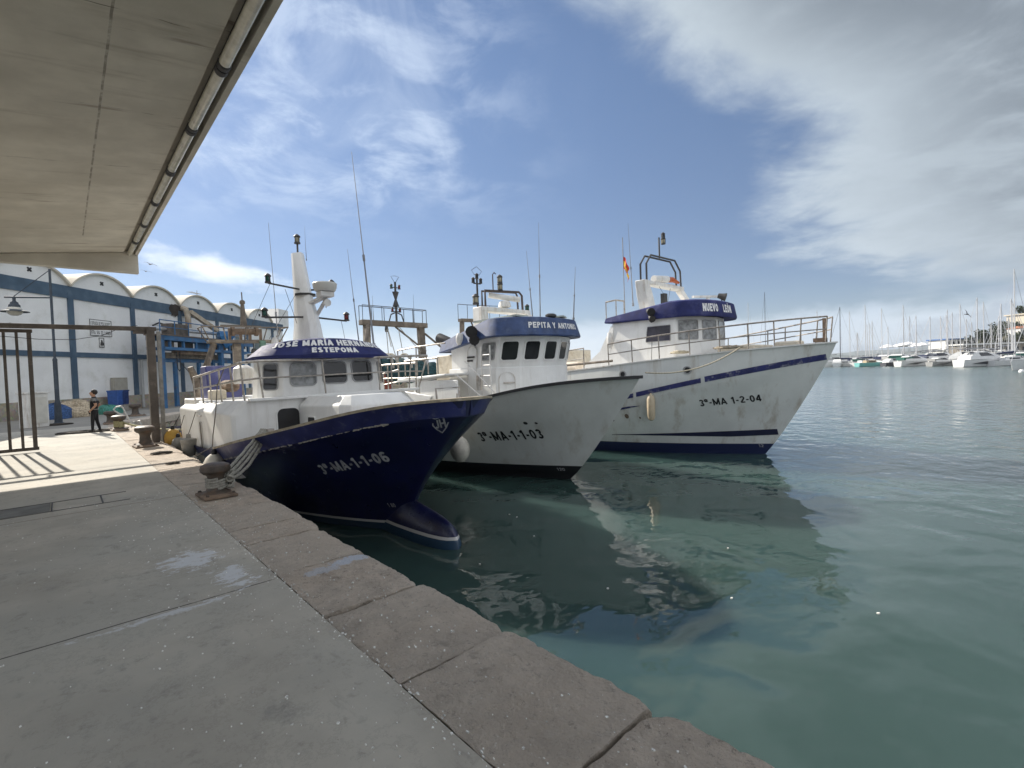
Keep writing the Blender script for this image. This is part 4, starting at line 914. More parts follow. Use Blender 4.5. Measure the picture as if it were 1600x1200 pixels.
mb = MB(); mb.tube([(-13.6, .04, 4.9), (-13.65, .04, 5.75)], [.12, .06], 8); mb.lathe([(.07, 0), (.09, .02), (.09, .1), (.06, .14)], (-13.65, .04, 5.72), 10); mb.tube([(-13.65, .04, 5.85), (-13.68, .04, 6.15)], .02, 6); mb.bar((-13.6, -.7, 4.93), (-13.6, .6, 4.93), .08, .06); mb.build('gantry_mast', g, gt)
mb = MB(); mb.tube([(-13.5, -.35, 4.72), (-13.5, .42, 4.74)], .12, 10); mb.tube([(-13.5, -.4, 4.72), (-13.5, -.3, 4.72)], .17, 10); mb.tube([(-13.5, .36, 4.74), (-13.5, .46, 4.74)], .17, 10)
for yy in (-.45, -.1, .2, .55): mb.box((-13.5, yy, 4.62), (.1, .08, .42))
mb.build('net_winch', RUSTY, gt)
mb = MB(); mb.tube([(-13.4, .28, 4.3), (-13.4, .28, 4.1)], .02, 5); mb.ball((-13.4, .28, 3.98), .13, 10, (.6, .8, 1.3)); mb.build('pulley_block', DARK, gt)
mb = MB(); mb.box((-13.3, .55, 4.25), (.12, .2, .3)); mb.build('green_lamp', mat('faded_green', (.12, .22, .17), .6), gt, bevel=.02)
# ================================================================== trawler 2 (white hull, black rail)
B2 = thing('fishing_trawler', 'white trawler with black bow rail and worn blue wheelhouse roof, between the other two trawlers', 'fishing boat', (-6.57, 10.07, 0), group='fishing trawlers moored side by side')
h2 = Hull(17.5, -2.27, -.0, 0.0001, [(-17.5, 1.5), (-12, 1.45), (-8, 1.55), (-5.4, 1.85), (-4.2, 2.1), (-3.2, 2.33), (-2, 2.57), (-1, 2.68), (0, 2.73)],
          (2.35, 7.5, 1.75, 1.0), (2.45, 5.4, 1.95, 1.2), (2.45, 5.4, 1.95, 1.2), flare=1.35, stemcurve=.9)
h2.build(HULL2, B2); h2.rail_cap('rail_cap', BLACK, B2, .05, .12, .075, z0=-.02); h2.deck(WHITE2, B2, .75)
h2.letters('registration', '3ª-MA-1-1-03', 1.62, .265, -3.98, 1.09, radians(4.0), LETTERK, B2, .185)
h2.letters('draught_mark', '120', .19, .085, -2.47, .25, 0.0, LETTERG, B2, .15)
mb = MB()
for a, b, r in ((-2.60, 1.63, .05), (-2.36, 1.63, .035)):
    pts = [(a + r * cos(t), b + r * .8 * sin(t)) for t in [2 * pi * i / 10 for i in range(10)]]
    mb.add([(x, -(h2.y(x, z) + .008), z) for x, z in pts], [tuple(range(10))])
    mb.build('drain_hole', BLACK, B2, smooth=0); mb = MB()
# deckhouse and wheelhouse (rounded front, leaning out)
def arc_plan(xf, dpt, w, xa, z, n=5):
    """plan of a house with a circular front of n facets"""
    R_ = (w * w + dpt * dpt) / (2 * dpt); t0 = math.asin(w / R_)
    pts = [(xa, -w, z)]
    for i in range(n + 1):
        th = -t0 + 2 * t0 * i / n; pts.append((xf - R_ + R_ * cos(th), R_ * sin(th), z))
    return pts + [(xa, w, z)]
low_b = arc_plan(-2.93, .60, 1.45, -5.7, 1.4); low_t = arc_plan(-2.93, .60, 1.45, -5.7, 3.10)
dh = MB().loft([low_b, low_t], cap0=False).build('deckhouse', WHITE, B2, smooth=0, bevel=.02)
wb = arc_plan(-2.96, .58, 1.42, -5.6, 3.10); wt = arc_plan(-2.74, .60, 1.42, -5.6, 3.92)
wh = MB().loft([wb, wt], cap0=False).build('wheelhouse', WHITE, B2, smooth=0, bevel=.015)
for i in range(1, 6):
    A, B_, A2, B2_ = wb[i], wb[i + 1], wt[i], wt[i + 1]; W = (Vector(B_) - Vector(A)).length
    window(wh, A, B_, A2, B2_, W * .16, W * .84, .20, .70, .07, WHITE, GLASS, 'window', .035)
A, B_, A2, B2_ = wb[0], wb[1], wt[0], wt[1]; W = (Vector(B_) - Vector(A)).length
window(wh, A, B_, A2, B2_, W - .62, W - .14, .22, .66, .04, GREYGASKET, CURTAIN, 'window', .02)
window(wh, (-5.7, -1.455, 2.1), B_[:2] + (2.1,), (-5.7, -1.455, 3.9), B2_[:2] + (3.9,), W - 1.15, W - .80, .1, 1.62, .03, WHITE2, WHITE, 'door', .02, True)
A, B_ = low_b[1], low_b[2]; W = (Vector(B_) - Vector(A)).length
window(dh, low_b[1], low_b[2], low_t[1], low_t[2], .08, .50, .70, 1.55, .05, WHITE2, WHITE, 'door', .022, True)
mb = MB(); c_ = Vector(low_b[1]).lerp(Vector(low_b[2]), .35); mb.tube([(c_.x + .0, c_.y - .04, 2.68), (c_.x + .22, c_.y + .18, 2.68)], .022, 6); mb.build('door_handle', STEEL, dh)
bo2, rg2 = brow(B2, 'wheelhouse_roof', WORNBLUE, -2.50, -5.9, 1.66, 1.15, [(.24, 3.93, 3.62), (.02, 3.90, 3.60), (.0, 3.94, 3.62), (.12, 4.40, 3.92), (.24, 4.43, 3.95)], topm=WHITE2)
brow_letters(bo2, 'PEPITA Y ANTONIO', 1.95, .165, rg2[2], rg2[3], .36, LETTERW, arc0=-1.02, T=.22)
mb = MB(); mb.ball((-2.75, -.05, 4.47), .12, 10, (1.2, 1.6, .6)); mb.build('roof_lamp', DARK, bo2)
mb = MB(); mb.bar((-4.6, -1.1, 4.42), (-3.0, -.9, 4.46), .5, .05); mb.bar((-4.6, -.5, 4.44), (-2.8, .6, 4.48), .5, .04); mb.build('roof_panel', mat('pale_green_panel', (.38, .42, .38), .5, var=.15), bo2)
# goalpost mast with frame, radar and lanterns
mb = MB()
mb.prism([(-1.02, 4.15), (-.70, 4.15), (-.76, 4.86), (-1.0, 4.90)], -5.0, -4.6, 'x'); mb.bar((-4.8, -1.0, 4.84), (-4.8, 1.0, 4.82), .42, .13); mb.bar((-4.8, .92, 4.80), (-4.7, 1.35, 4.30), .40, .14)
mast2 = mb.build('goalpost_mast', WHITE2, B2, bevel=.02)
mb = MB(); mb.tube([(-4.75, -.72, 4.86), (-4.75, -.72, 5.40), (-4.75, .66, 5.46), (-4.75, .78, 5.36), (-4.75, .80, 4.88)], .035, 8); mb.tube([(-4.9, -.72, 4.86), (-4.9, -.72, 5.40), (-4.9, .66, 5.46), (-4.9, .72, 5.36), (-4.9, .74, 4.88)], .03, 8); mb.tube([(-4.75, -.4, 5.42), (-4.75, -.4, 5.9), (-4.75, -.34, 5.97), (-4.75, -.28, 5.93)], .018, 6); mb.build('mast_frame', mat('brown_tube', (.07, .05, .045), .5, var=.3), mast2)
nav_light(mast2, (-4.75, -.12, 5.44), CLEARL, 1.2); nav_light(mast2, (-4.75, -.12, 5.66), CLEARL, 1.2)
mb = MB(); mb.lathe([(.16, 0), (.2, .02), (.17, .16), (.12, .2)], (-4.7, .0, 4.93), 14); mb.build('radar_base', WHITE2, mast2)
mb = MB(); mb.tube([(-5.0, -.38, 5.32), (-4.42, .38, 5.16)], .085, 12); mb.build('radar_scanner', WHITE2, mast2)
mb = MB(); mb.tube([(-4.95, -.85, 4.9), (-4.95, -.85, 5.75)], .03, 7); mb.tube([(-4.95, -.98, 5.62), (-4.95, -.72, 5.62)], .02, 6)
mb.tube([(-4.95, -.95, 5.88), (-4.95, -1.04, 6.0), (-4.95, -.85, 6.12), (-4.95, -.66, 6.0), (-4.95, -.75, 5.88), (-4.95, -.95, 5.88)], .008, 4); mb.build('signal_pole', DARK, mast2)
for yy, zz in ((-.99, 5.63), (-.71, 5.63), (-.85, 5.76)): nav_light(mast2, (-4.95, yy, zz), BLACK, .75)
nav_light(mast2, (-4.95, -.92, 5.0), CLEARL, 1.4); nav_light(mast2, (-4.75, 1.0, 4.88), GREENL, 1.0)
floodlight(bo2, (-4.15, -1.72, 4.12), (.7, -.7, -.2), 1.4); floodlight(bo2, (-4.05, -1.72, 3.9), (.7, -.7, -.3), 1.2)
mb = MB(); mb.ball((-4.85, -1.62, 3.95), .17, 10, (.8, .8, 1.2)); mb.build('horn_cover', WHITE2, bo2)
mb = MB()
for i in range(7): mb.box((-4.72 + .09 * (i % 4), -1.47, 3.42 - .10 * (i // 4)), (.05, .03, .05)); mb.build('switch', DARK, wh, smooth=0); mb = MB()
for p, q in (((-3.8, .3, 4.42), (-3.98, .3, 6.55)), ((-3.5, .3, 4.42), (-3.44, .3, 7.25)), ((-2.75, .9, 4.42), (-2.62, .9, 5.9))): antenna(B2, p, q, .02)
# exhaust, bridge wing rail, deck rail, ladder
mb = MB(); mb.tube([(-5.75, -1.0, 3.4), (-5.9, -1.05, 3.75), (-6.2, -1.1, 3.98), (-6.6, -1.15, 4.12)], [.15, .15, .15, .16], 12); mb.build('exhaust_pipe', DARK, B2, smooth=50)
mb = MB(); mb.box((-6.1, 0, 2.6), (.9, 2.7, 1.9)); mb.build('aft_casing', CREAM, B2, bevel=.04)
mb = MB(); mb.prism([(-7.4, 2.75), (-4.7, 2.92), (-4.7, 2.98), (-7.3, 2.86)], -2.3, -1.47, 'y'); mb.prism([(-6.7, 1.6), (-6.5, 1.6), (-6.15, 2.85), (-6.35, 2.85)], -2.25, -2.1, 'y'); wing = mb.build('side_shelter', WHITE, B2, bevel=.02)
mb = MB(); mb.box((-5.2, -2.2, 2.3), (1.9, .05, 1.0)); mb.prism([(-7.2, 1.7), (-6.0, 1.7), (-5.4, 2.35), (-7.2, 2.5)], -2.3, -2.24, 'y'); mb.build('bulwark_screen', WHITE, wing, bevel=.02)
railing(B2, [(-6.9, -2.25, 2.95), (-6.2, -2.25, 2.97), (-5.6, -2.25, 2.98), (-5.1, -2.25, 2.98)], .45, STEEL, None, (), .03)
railing(B2, [(-7.4, -2.2, 2.9), (-6.3, -2.2, 2.95), (-5.2, -1.9, 3.0)], .86, STEEL, (0, 1), (), .022)
railing(B2, [(-12.5, -2.25, 1.6), (-11, -2.25, 1.7), (-9.6, -2.25, 1.8), (-8.3, -2.25, 1.9), (-7.3, -2.25, 2.0)], 1.15, STEEL, None, (.35, .68), .025)
mb = MB()
for xx in (-3.92, -3.55): mb.tube([(xx, -1.62, 1.9), (xx, -1.62, 3.7)], .02, 6)
for k in range(6): mb.tube([(-3.92, -1.62, 2.05 + .28 * k), (-3.55, -1.62, 2.05 + .28 * k)], .014, 5)
mb.tube([(-4.6, -2.0, 2.95), (-3.3, -1.72, 2.0)], .02, 6); mb.tube([(-4.3, -1.9, 3.3), (-3.3, -1.72, 2.45)], .016, 6)
mb.build('ladder', WHITE2, B2)
mb = MB(); mb.tube([(-3.9, -1.75, 2.5), (-3.9, -1.75, 2.9)], .07, 8); mb.tube([(-4.4, -1.85, 2.05), (-3.9, -1.7, 2.05)], .05, 8); mb.build('fire_hose_box', STEEL, B2)
# gantry with railed top, light mast, stays
mb = MB(); mb.bar((-11.5, -1.45, 5.08), (-11.5, 1.5, 5.04), .34, .20)
mb.bar((-11.5, 1.24, 5.0), (-11.5, 1.35, 1.6), .26, .24); mb.bar((-11.5, -1.2, 5.0), (-11.3, -1.35, 1.6), .22, .24); mb.bar((-11.3, -1.25, 4.95), (-10.7, -1.65, 4.1), .12, .14)
mb.bar((-11.5, 0.05, 4.95), (-10.6, .9, 3.9), .07, .07); mb.bar((-11.4, 1.38, 4.7), (-10.6, 1.9, 3.9), .08, .08)
g2 = mb.build('stern_gantry', RUSTGREY, B2, bevel=.015)
railing(g2, [(-11.65, -1.42, 5.18), (-11.65, -.9, 5.17), (-11.65, -.35, 5.16), (-11.65, .55, 5.15), (-11.65, 1.0, 5.14), (-11.65, 1.45, 5.13), (-11.35, 1.45, 5.13)], .56, DARK, None, (), .016, rp=.014)
railing(g2, [(-11.35, -1.42, 5.18), (-11.35, -.6, 5.17), (-11.35, .3, 5.16), (-11.35, .8, 5.15), (-11.35, 1.45, 5.13)], .56, DARK, (0, 1, 3, 4), (), .014, rp=.012)
mb = MB(); mb.tube([(-11.5, .12, 5.1), (-11.5, .12, 6.78)], .045, 8)
mb.tube([(-11.5, -.22, 5.15), (-11.5, -.12, 5.45), (-11.5, .12, 5.55), (-11.5, .36, 5.45), (-11.5, .46, 5.15)], .028, 6)
mb.lathe([(.02, 6.05), (.05, 6.08), (.15, 6.36), (.15, 6.38)], (-11.5, .12, 0), 4); mb.lathe([(.15, 5.78), (.15, 5.80), (.05, 6.06), (.02, 6.1)], (-11.5, .12, 0), 4)
mb.tube([(-11.5, .12, 6.72), (-11.5, -.06, 7.0), (-11.5, .12, 7.03), (-11.5, .30, 7.0), (-11.5, .12, 6.72)], .010, 4); mb.tube([(-11.5, -.1, 6.55), (-11.5, .34, 6.55)], .02, 5); mb.tube([(-11.5, -.1, 5.58), (-11.5, .34, 5.58)], .02, 5)
gm = mb.build('light_mast', DARK, g2)
for yy, zz, ln in ((-.06, 6.5, GREENL), (.30, 6.5, REDL), (-.05, 5.55, REDL), (.29, 5.55, REDL)): nav_light(g2, (-11.5, yy, zz), ln, .85)
mb = MB()
for p, q in (((-11.4, -.38, 4.95), (-10.9, -.5, 4.1)), ((-11.4, -.38, 4.95), (-10.9, -.2, 3.3)), ((-11.4, .12, 4.95), (-10.9, .2, 2.6)), ((-11.4, .16, 4.95), (-10.6, .62, 3.9)), ((-11.4, -.42, 5.0), (-10.9, -.6, 3.0))): MB().tube([p, q], .016, 5).build('tackle_rope', ROPE, g2)
MB().lathe([(.06, 0), (.08, .1), (.04, .3)], (-11.4, -.4, 4.72), 8).build('tackle_block', DARK, g2)
antenna(g2, (-11.5, .95, 5.1), (-11.5, .95, 6.35), .014, DARK, False); antenna(g2, (-11.8, -.75, 5.1), (-11.8, -.75, 6.2), .02, None, False)
mb = MB()
for i, (y0, y1, rr) in enumerate(((-1.9, -1.1, .40), (-1.1, -.2, .50), (-.2, .8, .47), (.8, 1.5, .40), (1.5, 2.2, .30))):
    k = 6; mb.tube([(-10.9, y0 + (y1 - y0) * j / k, 3.05 + .25 * sin(i * 1.3 + j * .6) * .3 + (.12 if i in (1, 2) else 0)) for j in range(k + 1)], [rr * (.94 + .09 * sin(j * 2.1 + i)) for j in range(k + 1)], 14)
nr = mb.build('net_reel', NETBLUE, B2, smooth=60)
mb = MB()
for yy in (-.75, -.55, .05): mb.tube([(-10.9 + .56 * cos(t), yy, 3.25 + .56 * sin(t)) for t in [pi * i / 12 for i in range(13)]], .05, 6); mb.build('hauling_rope', ROPE, nr); mb = MB()

mb = MB(); mb.box((-10.9, 0, 1.9), (2.6, 4.0, .9)); mb.build('aft_deckhouse', CREAM, B2, bevel=.05)
mb = MB(); mb.prism([(-9.4, 1.3), (-8.2, 1.3), (-7.8, 1.8), (-7.8, 2.2), (-9.4, 2.15)], -1.9, 1.8, 'y'); mb.build('deck_tarpaulin', mat('blue_tarpaulin', (.07, .10, .27), .6, var=.25), B2, bevel=.04)
mb = MB(); mb.box((-9.9, -1.5, 2.55), (.55, .5, .45)); mb.tube([(-10.2, -1.6, 2.9), (-9.7, -1.6, 2.9)], .22, 10); mb.build('winch', mat('red_oxide_winch', (.22, .055, .035), .7, var=.4), B2, bevel=.03)

# ================================================================== trawler 3 (tall white hull, blue stripe)
B3 = thing('fishing_trawler', 'tall white trawler with blue hull stripe, foredeck railing and red and yellow flag', 'fishing boat', (-4.26, 16.77, 0), group='fishing trawlers moored side by side')
h3 = Hull(20.0, -2.05, -.20, lambda x: .42 + .135 * max(0, -x), [(-20, 2.6), (-12, 2.66), (-8, 2.88), (-5.3, 3.08), (-3.4, 3.25), (-1.6, 3.38), (0, 3.48)],
          (2.95, 7.5, 1.75, 1.0), (2.92, 6.3, 1.85, 1.15), (2.84, 6.3, 1.9, 1.2), flare=1.25, stemcurve=.95)
h3.build(HULL3, B3); h3.rail_cap('rail_cap', WHITE2, B3, .03, .14, .04); h3.deck(WHITE2, B3, .35)
STRIPE = mat('blue_hull_stripe', (.028, .032, .135), .4, var=.25, vscale=3, dirt=(.4, .4, .42), dirt_amt=.75, dirt_scale=5)
zk3 = lambda x: h3.zk(x) + .02
h3.strip('sheer_stripe', STRIPE, B3, -3.02, -.24, lambda x: zk3(x) - .04, lambda x: zk3(x) + .13, .010)
h3.strip('sheer_stripe', STRIPE, B3, -5.05, -3.12, lambda x: zk3(x) - .04, lambda x: zk3(x) + .11, .010)
h3.strip('sheer_stripe', STRIPE, B3, -19.5, -5.15, lambda x: zk3(x) - .04, lambda x: zk3(x) + .10, .010)
h3.strip('lower_stripe', STRIPE, B3, -19.5, -5.0, lambda x: zk3(x) - .36, lambda x: zk3(x) - .36 + .07 * min(1, (-5.0 - x) / .5 + .15), .010)
f1_ = lambda x: .86 + .05 * (x + 1.6)
h3.strip('bow_flash', mat('navy_boot_flash', (.012, .014, .05), .4, var=.2), B3, -6.2, -1.62, lambda x: f1_(x) - .012 - .18 * min(1, max(0, x + 6.2) / 3.4) ** 1.3, f1_, .010)
h3.letters('registration', '3ª-MA 1-2-04', 1.51, .215, -3.31, 1.645, radians(5.2), LETTERK, B3, .18)
h3.letters('draught_mark', '12', .12, .10, -2.16, .24, 0.0, LETTERG, B3, .15)
mb = MB()
for a, b in ((-3.46, 2.82), (-5.51, 2.74)):
    k = 16; pts = [(a + .125 * cos(2 * pi * i / k), b + .125 * sin(2 * pi * i / k)) for i in range(k)]; inn = [(a + .09 * cos(2 * pi * i / k), b + .09 * sin(2 * pi * i / k)) for i in range(k)]
    mb.cur = 0; mb.add([(x, -(h3.y(x, z) + .025), z) for x, z in pts] + [(x, -(h3.y(x, z) + .025), z) for x, z in inn] + [(x, -(h3.y(x, z) + .0), z) for x, z in pts], [(i, (i + 1) % k, k + (i + 1) % k, k + i) for i in range(k)] + [(2 * k + i, 2 * k + (i + 1) % k, (i + 1) % k, i) for i in range(k)])
    mb.cur = 1; mb.add([(x, -(h3.y(x, z) + .006), z) for x, z in inn], [tuple(range(k))])
    mb.build('hawse_hole', [GREYGASKET, BLACK], B3, smooth=0); mb = MB()
mb = MB()
for a, b, r in ((-5.51, 1.31, .07), (-6.0, 1.15, .03), (-5.1, 1.26, .03)):
    pts = [(a + r * cos(t), b + r * 1.2 * sin(t)) for t in [2 * pi * i / 9 for i in range(9)]]; mb.add([(x, -(h3.y(x, z) + .008), z) for x, z in pts], [tuple(range(9))]); mb.build('scupper', RUSTY, B3, smooth=0); mb = MB()
wb = arc_plan(-3.50, .66, 1.72, -7.4, 2.70, 4); wt = arc_plan(-3.54, .64, 1.67, -6.7, 4.60, 4)
wh = MB().loft([wb, wt], cap0=False).build('wheelhouse', WHITE, B3, smooth=0, bevel=.02)
mb = MB(); mb.prism([(-8.6, 2.7), (-7.0, 2.7), (-6.62, 4.5), (-6.75, 4.5), (-7.3, 3.6)], -1.70, -1.62, 'y'); mb.build('side_wing', WHITE, wh)
A, B_, A2, B2_ = wb[0], wb[1], wt[0], wt[1]; W = (Vector(B_) - Vector(A)).length
window(wh, A, B_, A2, B2_, W - 1.28, W - .22, 1.20, 1.74, .02, GREYGASKET, mat('violet_grey_glass', (.055, .055, .075), .1, var=.35, vscale=3), 'window', .02)
for i in range(1, 5):
    A, B_, A2, B2_ = wb[i], wb[i + 1], wt[i], wt[i + 1]; W = (Vector(B_) - Vector(A)).length
    window(wh, A, B_, A2, B2_, W * .12, W * .88, 1.14, 1.76, .03, GREYGASKET, CURTAIN, 'window', .018)
bo3, rg3 = brow(B3, 'wheelhouse_roof', NAVYROOF, -3.20, -6.95, 1.80, 1.05, [(.22, 4.62, 4.62), (.0, 4.56, 4.62), (-.02, 4.62, 4.66), (.06, 5.08, 4.80), (.20, 5.14, 4.84)], topm=WHITE2)
for o_ in (bo3,): pass
brow_letters(bo3, 'NUEVO', .72, .27, rg3[2], rg3[3], .20, LETTERW, arc0=-1.30, T=.24); brow_letters(bo3, 'LEÓN', .62, .27, rg3[2], rg3[3], .20, LETTERW, arc0=-.24, T=.24)
floodlight(bo3, (-3.5, .3, 5.32), (.9, .3, -.3), 1.2, DARK); floodlight(bo3, (-5.0, -1.88, 4.85), (.8, -.6, -.3), 1.2); floodlight(bo3, (-4.95, -1.88, 4.62), (.8, -.6, -.5), 1.0)
mb = MB(); mb.tube([(-3.9, .1, 5.1), (-3.9, .1, 5.32)], .07, 8); mb.bar((-4.1, -.6, 5.32), (-3.7, .75, 5.38), .10, .07); mb.build('radar_scanner', WHITE2, bo3)
mb = MB(); mb.prism([(-1.15, 4.75), (-.72, 4.85), (-1.0, 5.6), (-1.25, 6.05), (-1.5, 6.05), (-1.42, 5.5)], -5.8, -5.4, 'x'); mb.bar((-5.6, -1.4, 5.99), (-5.6, 1.3, 5.95), .36, .14); mb.bar((-5.6, 1.22, 5.92), (-5.25, 1.75, 4.95), .34, .16); m3_ = mb.build('goalpost_mast', WHITE2, B3, bevel=.02)
mb = MB()
for dx, e in ((-.1, 0), (.12, .04)): mb.tube([(-5.6 + dx, -1.28 + e, 6.0), (-5.6 + dx, -1.28 + e, 6.65), (-5.6 + dx, -.98 + e, 6.98), (-5.6 + dx, .78 - e, 6.98), (-5.6 + dx, 1.16 - e, 6.62), (-5.6 + dx, 1.2 - e, 6.0)], .035, 7)
mb.tube([(-5.6, -.15, 6.98), (-5.6, -.15, 7.75)], .03, 6); mb.build('mast_frame', DARK, m3_)
nav_light(m3_, (-5.5, -.02, 7.5), CLEARL, 1.2); nav_light(m3_, (-5.5, -.02, 7.72), BLACK, 1.0)
mb = MB(); mb.tube([(-5.5, -.75, 6.14), (-5.45, .1, 6.2)], .13, 12); mb.build('life_raft', WHITE2, m3_)
mb = MB(); mb.tube([(-5.4, .12, 6.18), (-5.38, .38, 6.2)], .10, 10); mb.tube([(-5.4, .40, 6.2), (-5.35, .75, 6.12)], [.09, .05], 10); mb.build('smoke_float', mat('orange_plastic', (.45, .10, .03), .5, var=.2), m3_)
MB().tube([(-5.5, -.4, 5.9), (-5.4, -.1, 5.5)], .008, 4).build('cable', DARK, m3_); MB().tube([(-5.5, .4, 5.9), (-5.4, 0, 5.3)], .008, 4).build('cable', DARK, m3_); MB().box((-4.9, -1.1, 5.3), (.15, .2, .4)).build('junction_box', DARK, m3_)
antenna(B3, (-6.0, -1.35, 5.2), (-6.12, -1.35, 8.2), .022)
mb = MB(); mb.tube([(-6.6, -1.0, 4.8), (-6.62, -1.0, 7.85)], .016, 6); mb.build('flag_pole', ANT, B3)
# the flag: red, yellow, red, hanging in folds
mb = MB(); n, k = 9, 14; vs = []
for i in range(n + 1):
    for j in range(k + 1):
        t, s_ = i / n, j / k; dx = .42 * s_ * (1 - .35 * s_); vs.append((-6.60 + dx * .75 + .05 * sin(6 * t + 3 * s_) * s_, -1.0 - .12 * dx + .09 * sin(9 * s_ + 2 * t) * s_, 7.12 - .46 * t - .55 * s_ * (.4 + .6 * s_) + .03 * sin(7 * s_)))
for i in range(n):
    mb.cur = 0 if (i < n * .25 or i >= n * .75) else 1
    mb.add([], []); o_ = len(mb.v)
    mb.add([vs[i * (k + 1) + j] for j in range(k + 1)] + [vs[(i + 1) * (k + 1) + j] for j in range(k + 1)], [(j, j + 1, k + 2 + j, k + 1 + j) for j in range(k)])
fl = mb.build('flag', [mat('flag_red', (.60, .05, .03), .8, var=.3), mat('flag_yellow', (.80, .50, .05), .8, var=.25)], B3, smooth=60, merge=True)
fl.modifiers.new('thick', 'SOLIDIFY').thickness = .004
# foredeck railing
def yr3(x): return h3.y(x, h3.zr(x) - .01) - .06
WHT = mat('painted_rail', (.30, .27, .24), .5, var=.4, vscale=6, dirt=(.10, .065, .04), dirt_amt=.7, dirt_scale=8)
for sg in (-1, 1):
    xs = [-.22, -.75, -1.3, -1.9, -2.6, -3.4, -4.3, -5.2, -6.1]; f_ = [(x, sg * max(.03, yr3(x)), h3.zr(x) + .03) for x in xs]
    tp = [(x + .06 * (x > -1), sg * max(.04, yr3(x) + .03), h3.zr(x) + .03 + (.76 if x > -6.0 else .74)) for x in xs]
    railing(B3, f_, 0, WHT, None, (.52,), .024, top_pts=tp)
    railing(B3, [(x, sg * (yr3(x)), h3.zr(x) + .03) for x in (-7.2, -8.2, -9.2, -10.2)], .75, WHT, None, (.5,), .022)
mb = MB(); mb.bar((-.30, -.07, 3.5), (-.30, -.07, 4.22), .06, .06); mb.bar((-.30, .07, 3.5), (-.30, .07, 4.22), .06, .06); mb.box((-.42, 0, 3.58), (.3, .3, .12)); mb.build('bow_post', RUSTY, B3)
mb = MB(); mb.tube([(-9.5, -2.35, 3.08), (-6.3, -2.3, 3.22)], .045, 8); mb.build('boat_boom', RUSTGREY, B3)
mb = MB(); mb.ball((-6.75, -1.80, 3.98), .2, 10, (.6, .5, 1.8)); mb.build('wrapped_lifebuoy', WHITE2, B3)
mb = MB(); mb.tube([(-9.6, -1.2, 3.0), (-8.7, -1.2, 3.0)], .28, 14); mb.build('raft_canister', mat('cream_canister', (.6, .52, .42), .5, var=.15), B3)
mb = MB(); mb.box((-2.6, 0, 3.35), (1.2, 1.6, .4)); mb.box((-1.3, .1, 3.45), (.7, .5, .32)); mb.build('foredeck_hatch', CREAM, B3, bevel=.05)
railing(B3, [(-6.95, -1.7, 4.8), (-6.5, -1.7, 4.82), (-6.5, -1.2, 4.82)], .62, STEEL, None, (), .03)
mb = MB(); mb.bar((-16.1, -1.7, 5.66), (-16.1, 1.7, 5.74), .3, .16); mb.bar((-16.1, -1.55, 5.6), (-15.7, -1.95, 3.0), .22, .26); mb.bar((-16.1, 1.5, 5.6), (-15.9, 1.9, 3.0), .22, .26); mb.bar((-15.8, -1.2, 5.6), (-15.3, -1.0, 4.2), .07, .07)
g3 = mb.build('stern_gantry', RUSTGREY, B3, bevel=.015)
railing(g3, [(-16.2, -1.7, 5.74), (-16.2, -1.1, 5.74), (-16.2, -.4, 5.76), (-16.2, .4, 5.78), (-16.2, 1.1, 5.8), (-16.2, 1.7, 5.82)], .75, DARK, None, (), .016, rp=.014)
mb = MB(); mb.box((-12.5, 0, 3.2), (4.0, 3.6, 1.3)); mb.build('aft_deckhouse', CREAM, B3, bevel=.05)
# ------------------------------------------------------------------ fish market with concrete canopy over the quay
def ceil_extra(N, Lk, tc, c, mixc, ramp, noise_):
    O = tc.outputs['Object']; sp = N.new('ShaderNodeSeparateXYZ'); Lk.new(O, sp.inputs[0])
    def mth(op, a, b_=None):
        n = N.new('ShaderNodeMath'); n.operation = op
        for i, v in enumerate((a, b_)):
            if v is None: continue
            if isinstance(v, (int, float)): n.inputs[i].default_value = v
            else: Lk.new(v, n.inputs[i])
        return n.outputs[0]
    x, y = sp.outputs[0], sp.outputs[1]
    c = mixc(ramp(noise_(.5, 5), .4, .65), c, (.42, .39, .33), .6)
    c = mixc(ramp(noise_(1.2, 7, .6, sc=(2.2, .22, 1)), .56, .72), c, (.27, .235, .19), .5)      # run-off streaks across the slab
    c = mixc(ramp(noise_(.8, 6, .6, sc=(3.5, .35, 1)), .62, .72), c, (.17, .13, .105), .7)
    d = mth('ABSOLUTE', mth('ADD', mth('SUBTRACT', y, .57), mth('MULTIPLY', mth('SUBTRACT', noise_(3, 3), .5), .02)))
    lt = N.new('ShaderNodeMath'); lt.operation = 'LESS_THAN'; Lk.new(d, lt.inputs[0]); lt.inputs[1].default_value = .014
    gt = N.new('ShaderNodeMath'); gt.operation = 'GREATER_THAN'; Lk.new(x, gt.inputs[0]); gt.inputs[1].default_value = -17.5
    c = mixc(mth('MULTIPLY', mth('MULTIPLY', lt.outputs[0], gt.outputs[0]), ramp(noise_(6, 4), .3, .6)), c, (.14, .125, .105), .7)
    d2 = mth('ABSOLUTE', mth('SUBTRACT', mth('FRACT', mth('DIVIDE', mth('ADD', mth('ADD', x, mth('MULTIPLY', mth('SUBTRACT', noise_(1.2, 3), .5), .15)), 103.0), 2.5)), .5))
    l2 = N.new('ShaderNodeMath'); l2.operation = 'LESS_THAN'; Lk.new(d2, l2.inputs[0]); l2.inputs[1].default_value = .0035
    c = mixc(mth('MULTIPLY', l2.outputs[0], ramp(noise_(2.5, 4), .45, .62)), c, (.07, .06, .05), .7)
    return c
CEIL = mat('board_marked_concrete', (.55, .52, .45), .85, var=.12, vscale=1.5, bump=.2, bscale=25, extra=ceil_extra, spec=.2)
fm = thing('fish_market', 'concrete fish market building whose deep canopy roofs the near quay', 'building', (0, 0, 0))
U0, U1 = -20.0, 9.0
